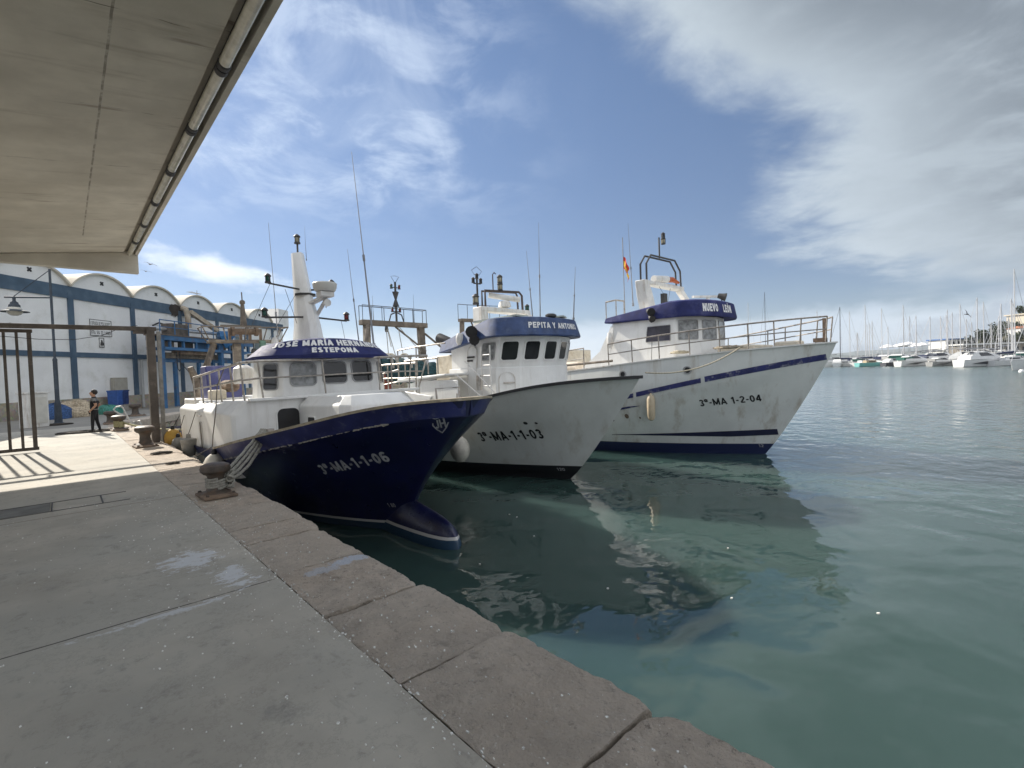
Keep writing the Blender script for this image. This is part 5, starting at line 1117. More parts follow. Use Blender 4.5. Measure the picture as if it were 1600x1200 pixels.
poly = [(1.96, 7.12), (1.96, 7.62), (-6.5, 7.62), (-6.5, 6.04), (1.60, 7.17), (1.62, 7.26), (1.86, 7.26), (1.88, 7.12)]
MB().prism(poly, U0, U1, 'x').build('canopy', CEIL, fm, smooth=0)
MB().prism([(1.96, 6.54), (1.96, 7.12), (1.88, 7.115), (1.857, 7.255), (1.623, 7.255), (1.60, 7.165), (-2.4, 6.6), (-2.4, 6.54)], U0 + .012, U0 + .26, 'x').build('end_beam', CEIL, fm, smooth=0, bevel=.015)
for u_ in (-11.5, -6.0, -.5, 5.0): MB().box((u_, -2.9, 3.7), (.5, .5, 4.9)).build('pillar', CEIL, fm, smooth=0)
MB().box((-21.0, -2.75, 4.0), (10.0, .5, 5.52)).build('wall', mat('market_wall_render', (.74, .72, .67), .85, var=.12, vscale=1.0, dirt=(.25, .23, .2), dirt_amt=.4), fm, smooth=0)
MB().box((-23.0, -3.2, 7.0), (5.9, 1.4, .45)).build('roof', CEIL, fm, smooth=0)
TUBEGLASS = mat('tube_light_cover', (.50, .48, .40), .14, var=.2, vscale=5, spec=.7, coat=.4)
def tube_light(x0, x1):
    t = thing('tube_light', 'weatherproof tube light in the unbroken row under the outer edge of the canopy', 'tube light', ((x0 + x1) / 2, 1.74, 7.13), group='tube lights along the canopy edge')
    L_ = (x1 - x0) / 2 - .04
    MB().tube([(-L_, 0, 0), (L_, 0, 0)], .072, 16).build('tube_cover', TUBEGLASS, t, smooth=60)
    mb = MB(); mb.box((0, 0, .085), (2 * L_, .09, .05)); mb.build('backplate', DARK, t, smooth=0)
    for s_ in (-1, 1):
        MB().tube([(s_ * (L_ - .09), 0, 0), (s_ * (L_ - .06), 0, 0), (s_ * (L_ - .055), 0, 0), (s_ * (L_ + .03), 0, 0)], [.074, .085, .085, .078], 14).build('end_cap', BLACK, t, smooth=40)
jt = [-19.98, -17.85, -15.82, -13.75, -11.58, -9.45, -7.35, -5.25, -3.15, -1.05, 1.05]
for a, b in zip(jt, jt[1:]): tube_light(a, b)

# ------------------------------------------------------------------ gate across the quay
gf = thing('gate_frame', 'brown steel gate frame of post and long beam standing at the quay edge', 'gate frame', (-18.1, 1.98, Q))
MB().box((0, 0, 1.68), (.24, .20, 3.36)).build('post', GATE, gf, bevel=.01)
MB().box((0, -4.3, 3.37), (.12, 8.9, .12)).build('beam', GATE, gf, bevel=.01)
MB().box((0, -.22, 3.27), (.10, .36, .10)).build('haunch', GATE, gf, bevel=.01)
MB().box((.05, .20, 1.62), (.10, .10, 3.36)).build('steel_upright', mat('galvanised_upright', (.22, .215, .20), .5, metal=.4, var=.3, vscale=6), gf, bevel=.008)
gl = thing('sliding_gate', 'barred sliding gate leaf standing open at the left, hung from the beam', 'gate', (-18.6, -.58, Q))
for k in range(9): MB().box((0, -.24 * k - .045, 1.69), (.07, .09 if k == 0 else .06, 3.22)).build('bar', GATE, gl, bevel=.006)
for z in (.10, 3.28): MB().box((0, -1.0, z), (.08, 2.05, .09)).build('rail', GATE, gl, bevel=.006)
MB().tube([(.0, -.36, 3.42), (.52, -.36, 3.42)], .03, 8).build('roller', mat('nylon_roller', (.6, .6, .58), .5), gl)
MB().box((.5, -1.0, 3.33), (.07, 2.1, .05)).build('hanger_rail', GATE, gl)
cw = [(-18.3, -4.0, 4.7), (-18.3, -1.15, 4.36), (-18.3, -.43, 4.29), (-18.3, .27, 4.29), (-18.3, .89, 4.42), (-18.25, 1.34, 4.66), (-18.2, 1.7, 4.72)]
tag(MB().tube(cw, .008, 5).build('cable', BLACK, smooth=60), 'thin black cable sagging below the gate beam', 'cable')

# ------------------------------------------------------------------ street lamp, cabinet
LAMPC = mat('blue_grey_lamp_paint', (.05, .065, .085), .75, var=.25, vscale=5, dirt=(.12, .12, .11), dirt_amt=.4)
lp = thing('street_lamp', 'tall dark lamp post with bell shaped shade hung from a stayed arm', 'street lamp', (-31.19, -.23, Q))
MB().lathe([(.20, 0), (.20, .06), (.15, .10), (.13, .5), (.12, .95), (.10, 1.05), (.085, 1.1), (.085, 2.95), (.095, 3.0), (.05, 3.1), (.05, 5.9), (.045, 7.2), (.0, 7.22)], (0, 0, 0), 12).build('pole', LAMPC, lp)
A_ = Vector((-.673, -.74, 0)); 
MB().tube([(0, 0, 5.88), tuple(A_ * 2.15 + Vector((0, 0, 5.98)))], .038, 8).build('arm', LAMPC, lp)
MB().tube([(0, 0, 7.15), tuple(A_ * 1.72 + Vector((0, 0, 6.0)))], .016, 6).build('stay', LAMPC, lp)
c_ = A_ * 1.72
sd_ = MB().lathe([(.0, 5.98), (.06, 5.97), (.06, 5.80), (.09, 5.76), (.14, 5.72), (.15, 5.66), (.20, 5.60), (.22, 5.44), (.28, 5.38), (.52, 5.30), (.52, 5.28), (.26, 5.32)][::-1], (c_.x, c_.y, 0), 22).build('lamp_shade', LAMPC, lp, smooth=30)
MB().ball((c_.x, c_.y, 5.33), .30, 16, (1, 1, .78)).build('globe', mat('opal_globe', (.55, .53, .46), .25, var=.15), lp)
cb = thing('utility_cabinet', 'white concrete utility cabinet behind the gate bars at the left', 'cabinet', (-30.2, -1.0, Q), radians(42))
MB().box((0, 0, .74), (.5, .84, 1.48)).build('body', WHITE2, cb, bevel=.015); MB().box((0, 0, 1.52), (.6, .94, .07)).build('cap', WHITE2, cb, bevel=.01); MB().box((.26, 0, .75), (.03, .68, 1.15)).build('door', mat('cabinet_door', (.60, .585, .53), .5, var=.1), cb, bevel=.008)

# ------------------------------------------------------------------ warehouse with vaulted roofs
WX = Vector((-.7087, .7055, 0)).normalized(); WRZ = atan2(WX.y, WX.x)
wa = thing('warehouse', 'long white warehouse with blue bands and a row of arched vault roofs', 'warehouse', (-37.7, -2.57, 0), WRZ)
WW = mat('warehouse_white_render', (.78, .78, .77), .75, var=.05, vscale=.8, dirt=(.50, .49, .43), dirt_amt=.45, dirt_scale=1.0, bump=.08, bscale=8)
WB = mat('warehouse_blue_trim', (.065, .11, .165), .7, var=.18, vscale=1.5, dirt=(.12, .16, .2), dirt_amt=.5, dirt_scale=1.5)
ps = [-9.85 + 4.7 * k for k in range(9)]
MB().box((10.0, 4.0, 5.0), (40.4, 8.0, 8.0)).build('wall', WW, wa, smooth=0)
MB().box((10.0, -.03, 8.775), (40.44, .10, .76)).build('blue_band', WB, wa, smooth=0)
MB().box((10.0, -.03, 4.95), (40.44, .10, .31)).build('blue_band', WB, wa, smooth=0)
MB().box((10.0, -.05, 1.72), (40.46, .14, 1.0)).build('stone_plinth', MASON2, wa, smooth=0)
for s_ in ps: MB().box((s_ + .12, -.045, 5.3), (.34, .13, 6.9)).build('pilaster', WB, wa, smooth=0)
VROOF = mat('vault_roof_coating', (.60, .55, .46), .85, var=.12, vscale=1.0, dirt=(.4, .34, .26), dirt_amt=.5)
for i, s_ in enumerate(ps[:-1]):
    c0 = s_ + .12 + 2.35; R_ = 2.35; rise = 1.12; rad = (R_ * R_ + rise * rise) / (2 * rise); th0 = math.asin(R_ / rad); zc = 9.15 + rise - rad
    n = 20; ang = [-th0 + 2 * th0 * k / n for k in range(n + 1)]
    P = lambda r, a: (c0 + r * sin(a), zc + r * cos(a))
    v = MB().prism([P(rad, a) for a in ang], -.0, 10.0, 'y').build('tympanum', WW, wa, smooth=0)
    outp = [P(rad + .09, a) for a in ang] + [P(rad - .02, a) for a in reversed(ang)]
    MB().prism(outp, -.20, 10.0, 'y').build('vault_roof', VROOF, wa, smooth=40)
    mb = MB(); mb.bar((c0 - .10, -.02, 9.62), (c0 + .10, -.02, 9.82), .07, .07); mb.bar((c0 - .10, -.025, 9.82), (c0 + .10, -.025, 9.62), .07, .07); mb.build('vent', BLACK, wa, smooth=0)
MB().box((30.6, 1.0, 9.9), (2.2, 2.0, 2.0)).build('end_parapet', WW, wa, smooth=0)
MB().tube([(9.45, -.2, 1.3), (9.45, -.2, 4.7)], .09, 10).build('downpipe', mat('grey_plastic_pipe', (.42, .42, .41), .5, var=.1), wa)
rnd = random.Random(3)
MB().prism([(13.35 + (.75 + .35 * noise.noise((cos(a) * 2, sin(a) * 2, 4))) * cos(a), 8.75 + (.5 + .3 * noise.noise((cos(a) * 2, sin(a) * 2, 9))) * sin(a)) for a in [2 * pi * i / 30 for i in range(30)]], -.092, -.085, 'y').build('soot_patch', mat('soot_stain', (.045, .035, .03), .9, var=.4, vscale=2), wa, smooth=0)
for k, (x0, x1, z0, z1) in enumerate(((21.2, 22.0, 6.6, 7.7), (24.4, 25.3, 5.6, 6.8), (19.6, 20.8, 1.6, 3.0))):
    MB().box(((x0 + x1) / 2, -.03, (z0 + z1) / 2), (x1 - x0, .06, z1 - z0)).build('window', mat('grey_green_shutter', (.12, .15, .15), .4, var=.2), wa, smooth=0)
def on_wall(nm, txt, W, H, s0, z0, parent, T=.17): return lettering(nm, txt, W, H, lambda a, b, l: (s0 + a, -.016 - l, z0 + b), LETTERK, parent, T)
def panel(t, x0, x1, z0, z1):
    MB().box(((x0 + x1) / 2, -.001, (z0 + z1) / 2), (x1 - x0, .024, z1 - z0)).build('board', WW, t, smooth=0)
    for a, b, c, d in ((x0, x1, z0, z0 + .035), (x0, x1, z1 - .035, z1)): MB().box(((a + b) / 2, -.012, (c + d) / 2), (b - a, .03, d - c)).build('border', DARK, t, smooth=0)
    for a in (x0 + .018, x1 - .018): MB().box((a, -.012, (z0 + z1) / 2), (.035, .03, z1 - z0 - .07)).build('border', DARK, t, smooth=0)
off = Vector((.7055, .7087, 0)) * .03
sg = thing('painted_sign', 'framed black lettered fishermen\'s guild sign on the white warehouse wall', 'sign', (-37.7 + off.x, -2.57 + off.y, 0), WRZ)
panel(sg, 5.62, 7.26, 6.23, 7.29)
on_wall('lettering', 'COFRADÍA DE PESCADORES', 1.46, .22, 5.71, 6.93, sg, .16); on_wall('lettering', 'DE', .2, .12, 6.35, 6.70, sg, .17); on_wall('lettering', 'NTRA. SRA. DEL CARMEN', 1.46, .24, 5.71, 6.33, sg, .16)
pl = thing('wall_plaque', 'small framed plaque with a dark figure below the lettered sign', 'plaque', (-37.7 + off.x, -2.57 + off.y, 0), WRZ)
panel(pl, 6.24, 6.62, 5.48, 6.12)
mb = MB(); mb.lathe([(.11, 0), (.10, .12), (.055, .25), (.05, .31), (.02, .36)], (6.43, -.03, 5.62), 10); mb.build('figure', DARK, pl)
gb = thing('wall_box', 'beige grey meter box fixed to the warehouse wall above the blue crates', 'box', (-37.7, -2.57, 0), WRZ)
MB().box((7.5, -.16, 3.0), (1.15, .22, .95)).build('box_body', mat('beige_meter_box', (.34, .32, .27), .7, var=.15), gb, bevel=.02); MB().box((7.5, -.28, 2.98), (1.0, .02, .8)).build('door', mat('beige_meter_door', (.37, .35, .30), .6, var=.1), gb, bevel=.006)
# dark outlet pipe with soot
pp = thing('outlet_pipe', 'rusty elbow pipe and chute coming out of the sooty wall band', 'pipe', (-37.7, -2.57, 0), WRZ)
MB().tube([(13.9, -.2, 9.0), (13.9, -.5, 8.9), (13.95, -.6, 8.4), (14.0, -.6, 7.4)], .22, 10).build('elbow', mat('cream_duct', (.42, .36, .28), .8, var=.25, dirt=RUST, dirt_amt=.6), pp)
MB().bar((14.1, -.7, 8.7), (16.2, -1.5, 7.3), .4, .3).build('chute', mat('cream_duct', (.42, .36, .28)), pp)
MB().tube([(10.6, -.3, 7.3), (11.2, -.3, 7.55), (12.0, -.3, 7.45), (12.8, -.35, 7.5), (13.6, -.4, 7.3)], .06, 7).build('hose', BLACK, pp)

# blue steel ice-loading platform in front of the warehouse
o3 = Vector((-37.7, -2.57, 0)) + Vector((.7055, .7087, 0)) * 3.0
bs = thing('loading_platform', 'blue steel loading platform with railings and silver duct beside the warehouse', 'platform', o3, WRZ)
for x in (7.8, 14.25, 17.1):
    for y in (0, .75): MB().box((x, y, (6.2 + Q) / 2), (.3, .3, 6.2 - Q)).build('post', STEELBLUE, bs, smooth=0)
for z, h_ in ((6.12, .32), (5.40, .2)):
    for y in (-.02, .77): MB().box((13.2, y, z), (11.2, .26, h_)).build('beam', STEELBLUE, bs, smooth=0)
for k in range(5): MB().box((8.9 + k * 2.0, .5, 5.75), (1.5, .1, .42)).build('machine_panel', (RUSTGREY, DARK, STEELBLUE, RUSTY, DARK)[k], bs, smooth=0)
MB().box((12.0, .55, 4.95), (6.5, .3, .4)).build('hopper_trough', RUSTGREY, bs, smooth=0)
for k in range(8): MB().box((8.6 + k * 1.35, -.02, 5.73), (.14, .16, .46)).build('strut', STEELBLUE, bs, smooth=0)
MB().box((13.2, .4, 6.33), (11.3, 1.2, .08)).build('deck', mat('rusty_grating', (.14, .11, .09), .8, var=.4), bs, smooth=0)
railing(bs, [(7.6 + 1.4 * k, -.15, 6.38) for k in range(8)], .95, STEELBLUE, None, (.5,), .035, rp=.035)
MB().tube([(7.6, .6, 6.78), (18.2, .6, 6.95)], .13, 10).build('duct', mat('silver_duct', (.6, .6, .6), .3, metal=.6, var=.1), bs)
MB().box((9.9, .5, 6.8), (1.7, .8, .85)).build('ice_bunker', mat('dark_brown_panel', (.12, .10, .085), .7, var=.4), bs, bevel=.03)
MB().lathe([(.14, 5.0), (.2, 5.1), (.75, 5.9), (.75, 6.3)], (14.4, -.4, .7), 4).build('hopper', mat('bright_blue_paint', (.03, .16, .38), .45, var=.2), bs, smooth=0)
MB().box((11.5, .4, 5.2), (3.5, .7, .35)).build('conveyor', RUSTY, bs, smooth=0)
MB().box((16.8, .5, 6.0), (2.2, .8, .5)).build('drive_unit', RUSTGREY, bs, smooth=0)
for x in (10.05, 12.6, 15.3): MB().box((x, .75, 3.0), (.26, .2, 3.5)).build('door_jamb', STEELBLUE, bs, smooth=0)
MB().box((12.6, .75, 4.62), (9.6, .2, .28)).build('lintel', STEELBLUE, bs, smooth=0)
MB().tube([(9.1, -.1, 5.2), (9.1, -.15, 4.0), (9.25, -.15, 3.8), (9.4, -.15, 4.0), (9.4, -.1, 5.2)], .03, 6).build('hose', BLACK, bs)
MB().tube([(9.4, 0, 4.6), (11.4, .4, 3.4)], .025, 5).build('rod', DARK, bs)

# TV aerial on the vaults
ae = thing('roof_aerial', 'thin television aerial standing on the vaulted roofs', 'aerial', (-37.7, -2.57, 0), WRZ)
MB().tube([(20.4, 3.0, 9.6), (20.4, 3.0, 11.6)], .03, 6).build('pole', ANT, ae); MB().tube([(19.3, 3.0, 11.3), (20.9, 3.0, 11.3)], .025, 5).build('boom', ANT, ae)
for k in range(5): MB().tube([(19.4 + .3 * k, 2.7, 11.3), (19.4 + .3 * k, 3.3, 11.3)], .018, 4).build('rod', ANT, ae)

# ------------------------------------------------------------------ crates, net heap
def wpt(s_, o_, z): p = Vector((-37.7, -2.57, 0)) + WX * s_ + Vector((.7055, .7087, 0)) * o_; return (p.x, p.y, z)
CRATE = mat('blue_plastic_crate', (.04, .11, .36), .5, var=.2, vscale=5); CRATED = mat('dark_blue_crate', (.02, .045, .16), .55, var=.25, vscale=5)
for (s_, m_, lab, w_) in ((6.15, CRATE, 'lighter blue fish tub on concrete blocks, left of the dark tub', .42), (6.62, CRATED, 'dark blue slatted fish tub on concrete blocks under the meter box', .46)):
    t = thing('fish_tub', lab, 'tub', wpt(s_, 1.0, Q + .42), WRZ)
    MB().loft([[(x * w_ / 2 * k, y * .36 * k, z) for x, y in ((-1, -1), (1, -1), (1, 1), (-1, 1))] for k, z in ((.93, .0), (.93, .03), (1.0, .94))], True, False).build('tub_body', m_, t, smooth=0, bevel=.02)
    MB().loft([[(x * w_ / 2 * k, y * .36 * k, z) for x, y in ((-1, -1), (1, -1), (1, 1), (-1, 1))] for k, z in ((1.0, .88), (1.06, .88), (1.06, .96), (1.0, .96))], False, False).build('rim', m_, t, smooth=0)
    for k in range(4): MB().box((-w_ * .34 + w_ * .226 * k, -.36, .45), (.04, .03, .72)).build('rib', m_, t, smooth=0)
for (s_, lab) in ((6.12, 'rough concrete block under the lighter blue tub'), (6.62, 'rough concrete block under the dark blue tub')):
    tag(MB().box(wpt(s_, 1.0, Q + .21), (.46, .7, .42), WRZ).build('concrete_block', mat('rough_concrete', (.30, .28, .25), .9, var=.25, bump=.4), bevel=.03), lab, 'block')
NETS = [mat('beige_net', (.48, .40, .29), .95, var=.45, vscale=12, bump=1, bscale=50), mat('blue_net', (.05, .11, .26), .95, var=.5, vscale=12, bump=1, bscale=50), mat('green_net', (.06, .24, .19), .95, var=.5, vscale=12, bump=1, bscale=50)]
def heap(name, label, c, r, h, m, seed, group=None):
    mb = MB(); n, k = 26, 9; rnd = random.Random(seed)
    rings = []
    for i in range(k):
        t = i / (k - 1); rr = cos(t * pi / 2) ** .7
        rings.append([(c[0] + (r[0] * rr + .18 * noise.noise((cos(2 * pi * j / n) * 2, sin(2 * pi * j / n) * 2 + seed, t * 2))) * cos(2 * pi * j / n), c[1] + (r[1] * rr + .18 * noise.noise((cos(2 * pi * j / n) * 2 + 9, sin(2 * pi * j / n) * 2 + seed, t * 2))) * sin(2 * pi * j / n),
                       c[2] + h * sin(t * pi / 2) * (1 + .35 * noise.noise((cos(2 * pi * j / n) * 3, sin(2 * pi * j / n) * 3 + seed, t)))) for j in range(n)])
    mb.loft(rings)
    for q in range(14):
        a = rnd.uniform(0, 6.28); b = a + rnd.uniform(1, 3); pts = []
        for i in range(9):
            t = i / 8; x = (1 - t) * cos(a) + t * cos(b); y = (1 - t) * sin(a) + t * sin(b); d = min(1, sqrt(x * x + y * y)); pts.append((c[0] + x * r[0] * .98, c[1] + y * r[1] * .98, c[2] + h * sqrt(max(0, 1 - d * d)) * .95 + .05))
        mb.tube(pts, .035, 5)
    return tag(mb.build(name, m, smooth=60), label, 'net', group)
heap('net_heap', 'beige trawl net heaped on the road in front of the stone plinth', wpt(2.3, 2.0, Q), (1.25, 1.0), .85, NETS[0], 1)
heap('net_heap', 'dark blue net heap beside the lamp post base', wpt(.9, 2.2, Q), (.85, .7), .75, NETS[1], 5)
heap('net_heap', 'green net heap just behind the standing person', wpt(4.1, 2.3, Q), (1.0, .7), .5, NETS[2], 8)

# ------------------------------------------------------------------ bollards and mooring lines
def make_bollard(label, loc, rz=0.0, s=1.0):
    t = thing('bollard', label, 'bollard', loc, rz, 'iron mooring bollards along the quays'); t.scale = (s, s, s)
    MB().lathe([(.24, .05), (.22, .07), (.16, .11), (.135, .18), (.125, .30), (.135, .36), (.17, .40)], (0, 0, 0), 24).build('stem', IRON, t)
    MB().lathe([(.12, .38), (.19, .40), (.235, .45), (.24, .50), (.225, .545), (.17, .575), (.0, .585)], (0, 0, 0), 28).build('cap', IRON, t)
    mb = MB(); mb.loft([[(x * .34, y * .26, 0) for x, y in ((-1, -1), (1, -1), (1, 1), (-1, 1))], [(x * .34, y * .26, .035) for x, y in ((-1, -1), (1, -1), (1, 1), (-1, 1))], [(x * .28, y * .22, .06) for x, y in ((-1, -1), (1, -1), (1, 1), (-1, 1))]]); mb.build('base_plate', RUSTY, t, smooth=0, bevel=.008)
    for x, y in ((-1, -1), (1, -1), (1, 1), (-1, 1)): MB().lathe([(.03, .05), (.03, .075), (.02, .085)], (x * .27, y * .20, 0), 6).build('bolt', IRON, t, smooth=0)
    return t
make_bollard('big iron bollard wound with grey mooring rope in the shade of the canopy', (-8.63, 1.66, Q + .0), .04, .86)
make_bollard('rusty bare bollard on the sunlit quay near the gate post', (-17.02, 1.62, Q), .05)
make_bollard('bollard wound with yellowish rope beside the standing person', (-23.99, 1.5, Q), .1)
make_bollard('small bollard half hidden beyond the rope wound one by the person', (-28.5, 1.5, Q), .0)
make_bollard('bollard on the second quay in front of the blue tubs', (-33.8, 2.85, Q), .6, 1.15)
def wrap(name, label, c, r, z0, turns, rr, m, group):
    pts = [(c[0] + (r + rr + .01 * sin(5 * a)) * cos(a), c[1] + (r + rr + .01 * sin(5 * a)) * sin(a), c[2] + z0 + turns * 2 * rr * .95 * (a / (2 * pi * turns)) + .006 * sin(3 * a)) for a in [2 * pi * turns * i / (turns * 20) for i in range(turns * 20 + 1)]]
    return tag(MB().tube(pts, rr, 8).build(name, m, smooth=60), label, 'rope', group)
bc = Vector((-8.63, 1.66, Q))
wrap('rope_turns', 'grey rope turns wound round the big shaded bollard', bc, .108, .12, 4, .020, ROPE, 'mooring ropes')
fl_ = Vector((-5.9 - 4.27, 4.83 - 2.05, 2.04))
for k, (a, b, dr, nz) in enumerate(((-.5, .31, .03, .30), (-.2, .27, .07, .24), (.2, .24, .12, .2), (.5, .22, .20, .16))):
    st = bc + Vector((.13 * sin(a) - .02, .15 * cos(a), b)); en = fl_ + Vector((.055 * (k - 1.5), .02 * k, .0))
    pts = sag(st, en, dr, 16)
    pts = [p + Vector((.006 * sin(i * 1.3 + k), .006 * cos(i * 1.7), 0)) for i, p in enumerate(pts)]
    tag(MB().tube(pts, .026, 8).build('mooring_rope', ROPE, smooth=60), ('topmost', 'second from top', 'third from top', 'slackest lowest')[k] + ' of four grey mooring ropes from shaded bollard to navy trawler', 'rope', 'mooring ropes')
rnd = random.Random(5); p0 = bc + Vector((.03, .16, .29)); pts = []
for i in range(46):
    a = i * .9; pts.append(tuple(p0 + Vector((.05 * cos(a) + .035 * sin(i * .4), .055 * sin(a) + .02, .07 * sin(i * .7) - .003 * i))))
tag(MB().tube(pts, .018, 7).build('rope_knot', ROPE, smooth=60), 'grey rope knot and tail hanging on the side of the wound bollard', 'rope')
wrap('rope_turns', 'pale yellow rope turns round the bollard beside the person', (-23.99, 1.5, Q), .125, .13, 5, .024, mat('yellowish_rope', (.38, .35, .20), .9, var=.3, vscale=30), 'mooring ropes')
tag(MB().tube(sag((-23.95, 1.64, Q + .28), (-20.2, 3.4, 1.35), .12, 12), .035, 7).build('mooring_rope', MATS['yellowish_rope'], smooth=60), 'yellowish mooring rope running from the far bollard to the navy trawler stern', 'rope', 'mooring ropes')
r1_ = [(-12.8, 2.74, 3.27), (-12.86, 2.6, 2.9), (-12.95, 2.56, 2.3), (-13.05, 2.5, 1.75), (-12.95, 2.46, 1.5)] + [tuple(Vector((-12.95, 2.46, 1.5)).lerp(Vector((-13.3, 2.12, Q + .02)), t)) for t in (.3, .6, .9, 1)]
tag(MB().tube(r1_, .011, 6).build('hanging_line', mat('brown_grey_line', (.16, .14, .12), .9), smooth=60), 'thin dark line hanging from the shelter railing down to the quay', 'rope')
def tangle(name, label, c, r, m, seed, n=120, rr=.022, hh=.05):
    rnd = random.Random(seed); pts = []; a = 0
    for i in range(n):
        a += rnd.uniform(.3, .9); q = sqrt(rnd.random()); pts.append((c[0] + r[0] * q * cos(a), c[1] + r[1] * q * sin(a), c[2] + rr + hh * rnd.random() * (1 - q * .7)))
    sm = [tuple(Vector(pts[i - 1]) * .25 + Vector(pts[i]) * .5 + Vector(pts[i + 1]) * .25) for i in range(1, n - 1)]
    return tag(MB().tube(sm, rr, 5).build(name, m, smooth=60), label, 'rope')
tangle('rope_tangle', 'dark frayed rope tangle lying on the sunlit stone edge, the farther one', (-14.9, 1.72, Q), (.16, .26), DARKROPE, 3, rr=.016)
tangle('rope_tangle', 'dark frayed rope tangle on the stone edge nearer the wound bollard', (-12.77, 1.68, Q), (.11, .15), DARKROPE, 4, 80, .014)
tangle('rope_tangle', 'dark net scraps strewn around the feet of the person', (-24.6, .75, Q), (.7, 1.3), DARKROPE, 6, 200, .022, .03)
tangle('rope_tangle', 'dark scraps at the foot of the lamp post', (-30.7, -.3, Q), (.5, .7), DARKROPE, 7, 120, .025)
tangle('rope_coil', 'beige rope heap left on the foredeck of the tall white trawler', (-8.1, 14.75, 3.34), (.35, .3), mat('pale_rope', (.45, .40, .30), .9, var=.3, vscale=20), 8, 150, .03, .12)
tangle('rope_coil', 'dark grey rope heap lying by the foredeck rail of the tall white trawler', (-6.7, 15.1, 3.42), (.55, .3), mat('weathered_rope', (.30, .26, .20), .95, var=.35, vscale=20), 9, 150, .03, .1)
tag(MB().tube(sag((-6.2, 14.75, 3.44), (-6.85, 10.75, 2.83), .25, 14), .02, 6).build('mooring_rope', MATS['pale_rope'], smooth=60), 'pale line slung between the white trawler bow and the tall trawler', 'rope', 'mooring ropes')
# handrail of the quay steps
hr = thing('step_handrail', 'bent white tubular handrail of the quay steps behind the person', 'handrail', (-26.5, 0, 0))
HRM = mat('worn_white_tube', (.52, .52, .50), .45, var=.2, vscale=8)
MB().tube([(0, 1.96, 1.56), (0, 1.55, 1.90), (0, 1.52, 1.97), (0, 1.60, 2.06), (0, 1.76, 2.09), (0, 1.82, 2.03), (0, 1.96, 1.63), (0, 2.21, 1.02)], .028, 8).build('tube_rail', HRM, hr); MB().tube([(.0, 2.16, 1.1), (0, 2.16, 1.39), (0, 2.36, 1.42), (0, 2.48, 1.02)], .026, 8).build('tube_rail', HRM, hr)

# ------------------------------------------------------------------ fenders
def fender(label, p, r, sq, m, rope_to, long=False, cone=False):
    t = thing('fender', label, 'fender', p)
    if long: MB().lathe([(.03, -.44), (.09, -.40), (.13, -.28), (.135, 0), (.13, .26), (.09, .37), (.035, .43), (.03, .47)], (0, 0, 0), 16).build('buoy', m, t)
    elif cone: MB().lathe([(.02, -.30), (.13, -.28), (.16, -.15), (.19, .12), (.19, .17), (.06, .20), (.05, .30)], (0, 0, 0), 16).build('buoy', m, t)
    else:
        MB().ball((0, 0, 0), r, 16, sq).build('buoy', m, t); MB().lathe([(.05, r * sq[2] * .9), (.06, r * sq[2] + .03), (.03, r * sq[2] + .09)], (0, 0, 0), 10).build('eye', BLACK, t)
    q = Vector(rope_to) - Vector(p); MB().tube([(0, 0, (.45 if long else .28 if cone else r * sq[2])), tuple(q)], .009, 5).build('lanyard', DARKROPE, t)
fender('yellow round fender wedged between navy trawler and quay', (-17.9, 2.38, 1.32), .27, (1, .85, 1.1), YELLOWF, (-17.8, 2.56, 2.0))
fender('small grey pear fender next to the yellow one', (-17.0, 2.38, 1.22), .19, (1, .9, 1.15), GREYF, (-17.0, 2.56, 2.05))
fender('grey cone shaped fender hanging on a dark line by the white shelter', (-15.5, 2.40, 1.32), 0, None, GREYF, (-15.3, 2.56, 2.2), cone=True)
fender('pale round fender between navy hull and quay behind the wound bollard', (-12.3, 2.36, 1.12), .30, (1, .75, 1.05), mat('pale_fender', (.55, .52, .45), .6, var=.2, dirt=(.1, .09, .08), dirt_amt=.6), (-12.4, 2.5, 1.55))
fender('long beige fender hanging on a dark rope from the tall white trawler', (-8.84, 14.14, 1.64), 0, None, BEIGEF, (-8.84, 14.32, 3.95), long=True)
fender('pale round fender squeezed between navy bow and white trawler hull', (-10.4, 7.55, 1.0), .30, (1, .8, 1.15), MATS['pale_fender'], (-10.4, 7.8, 2.1))
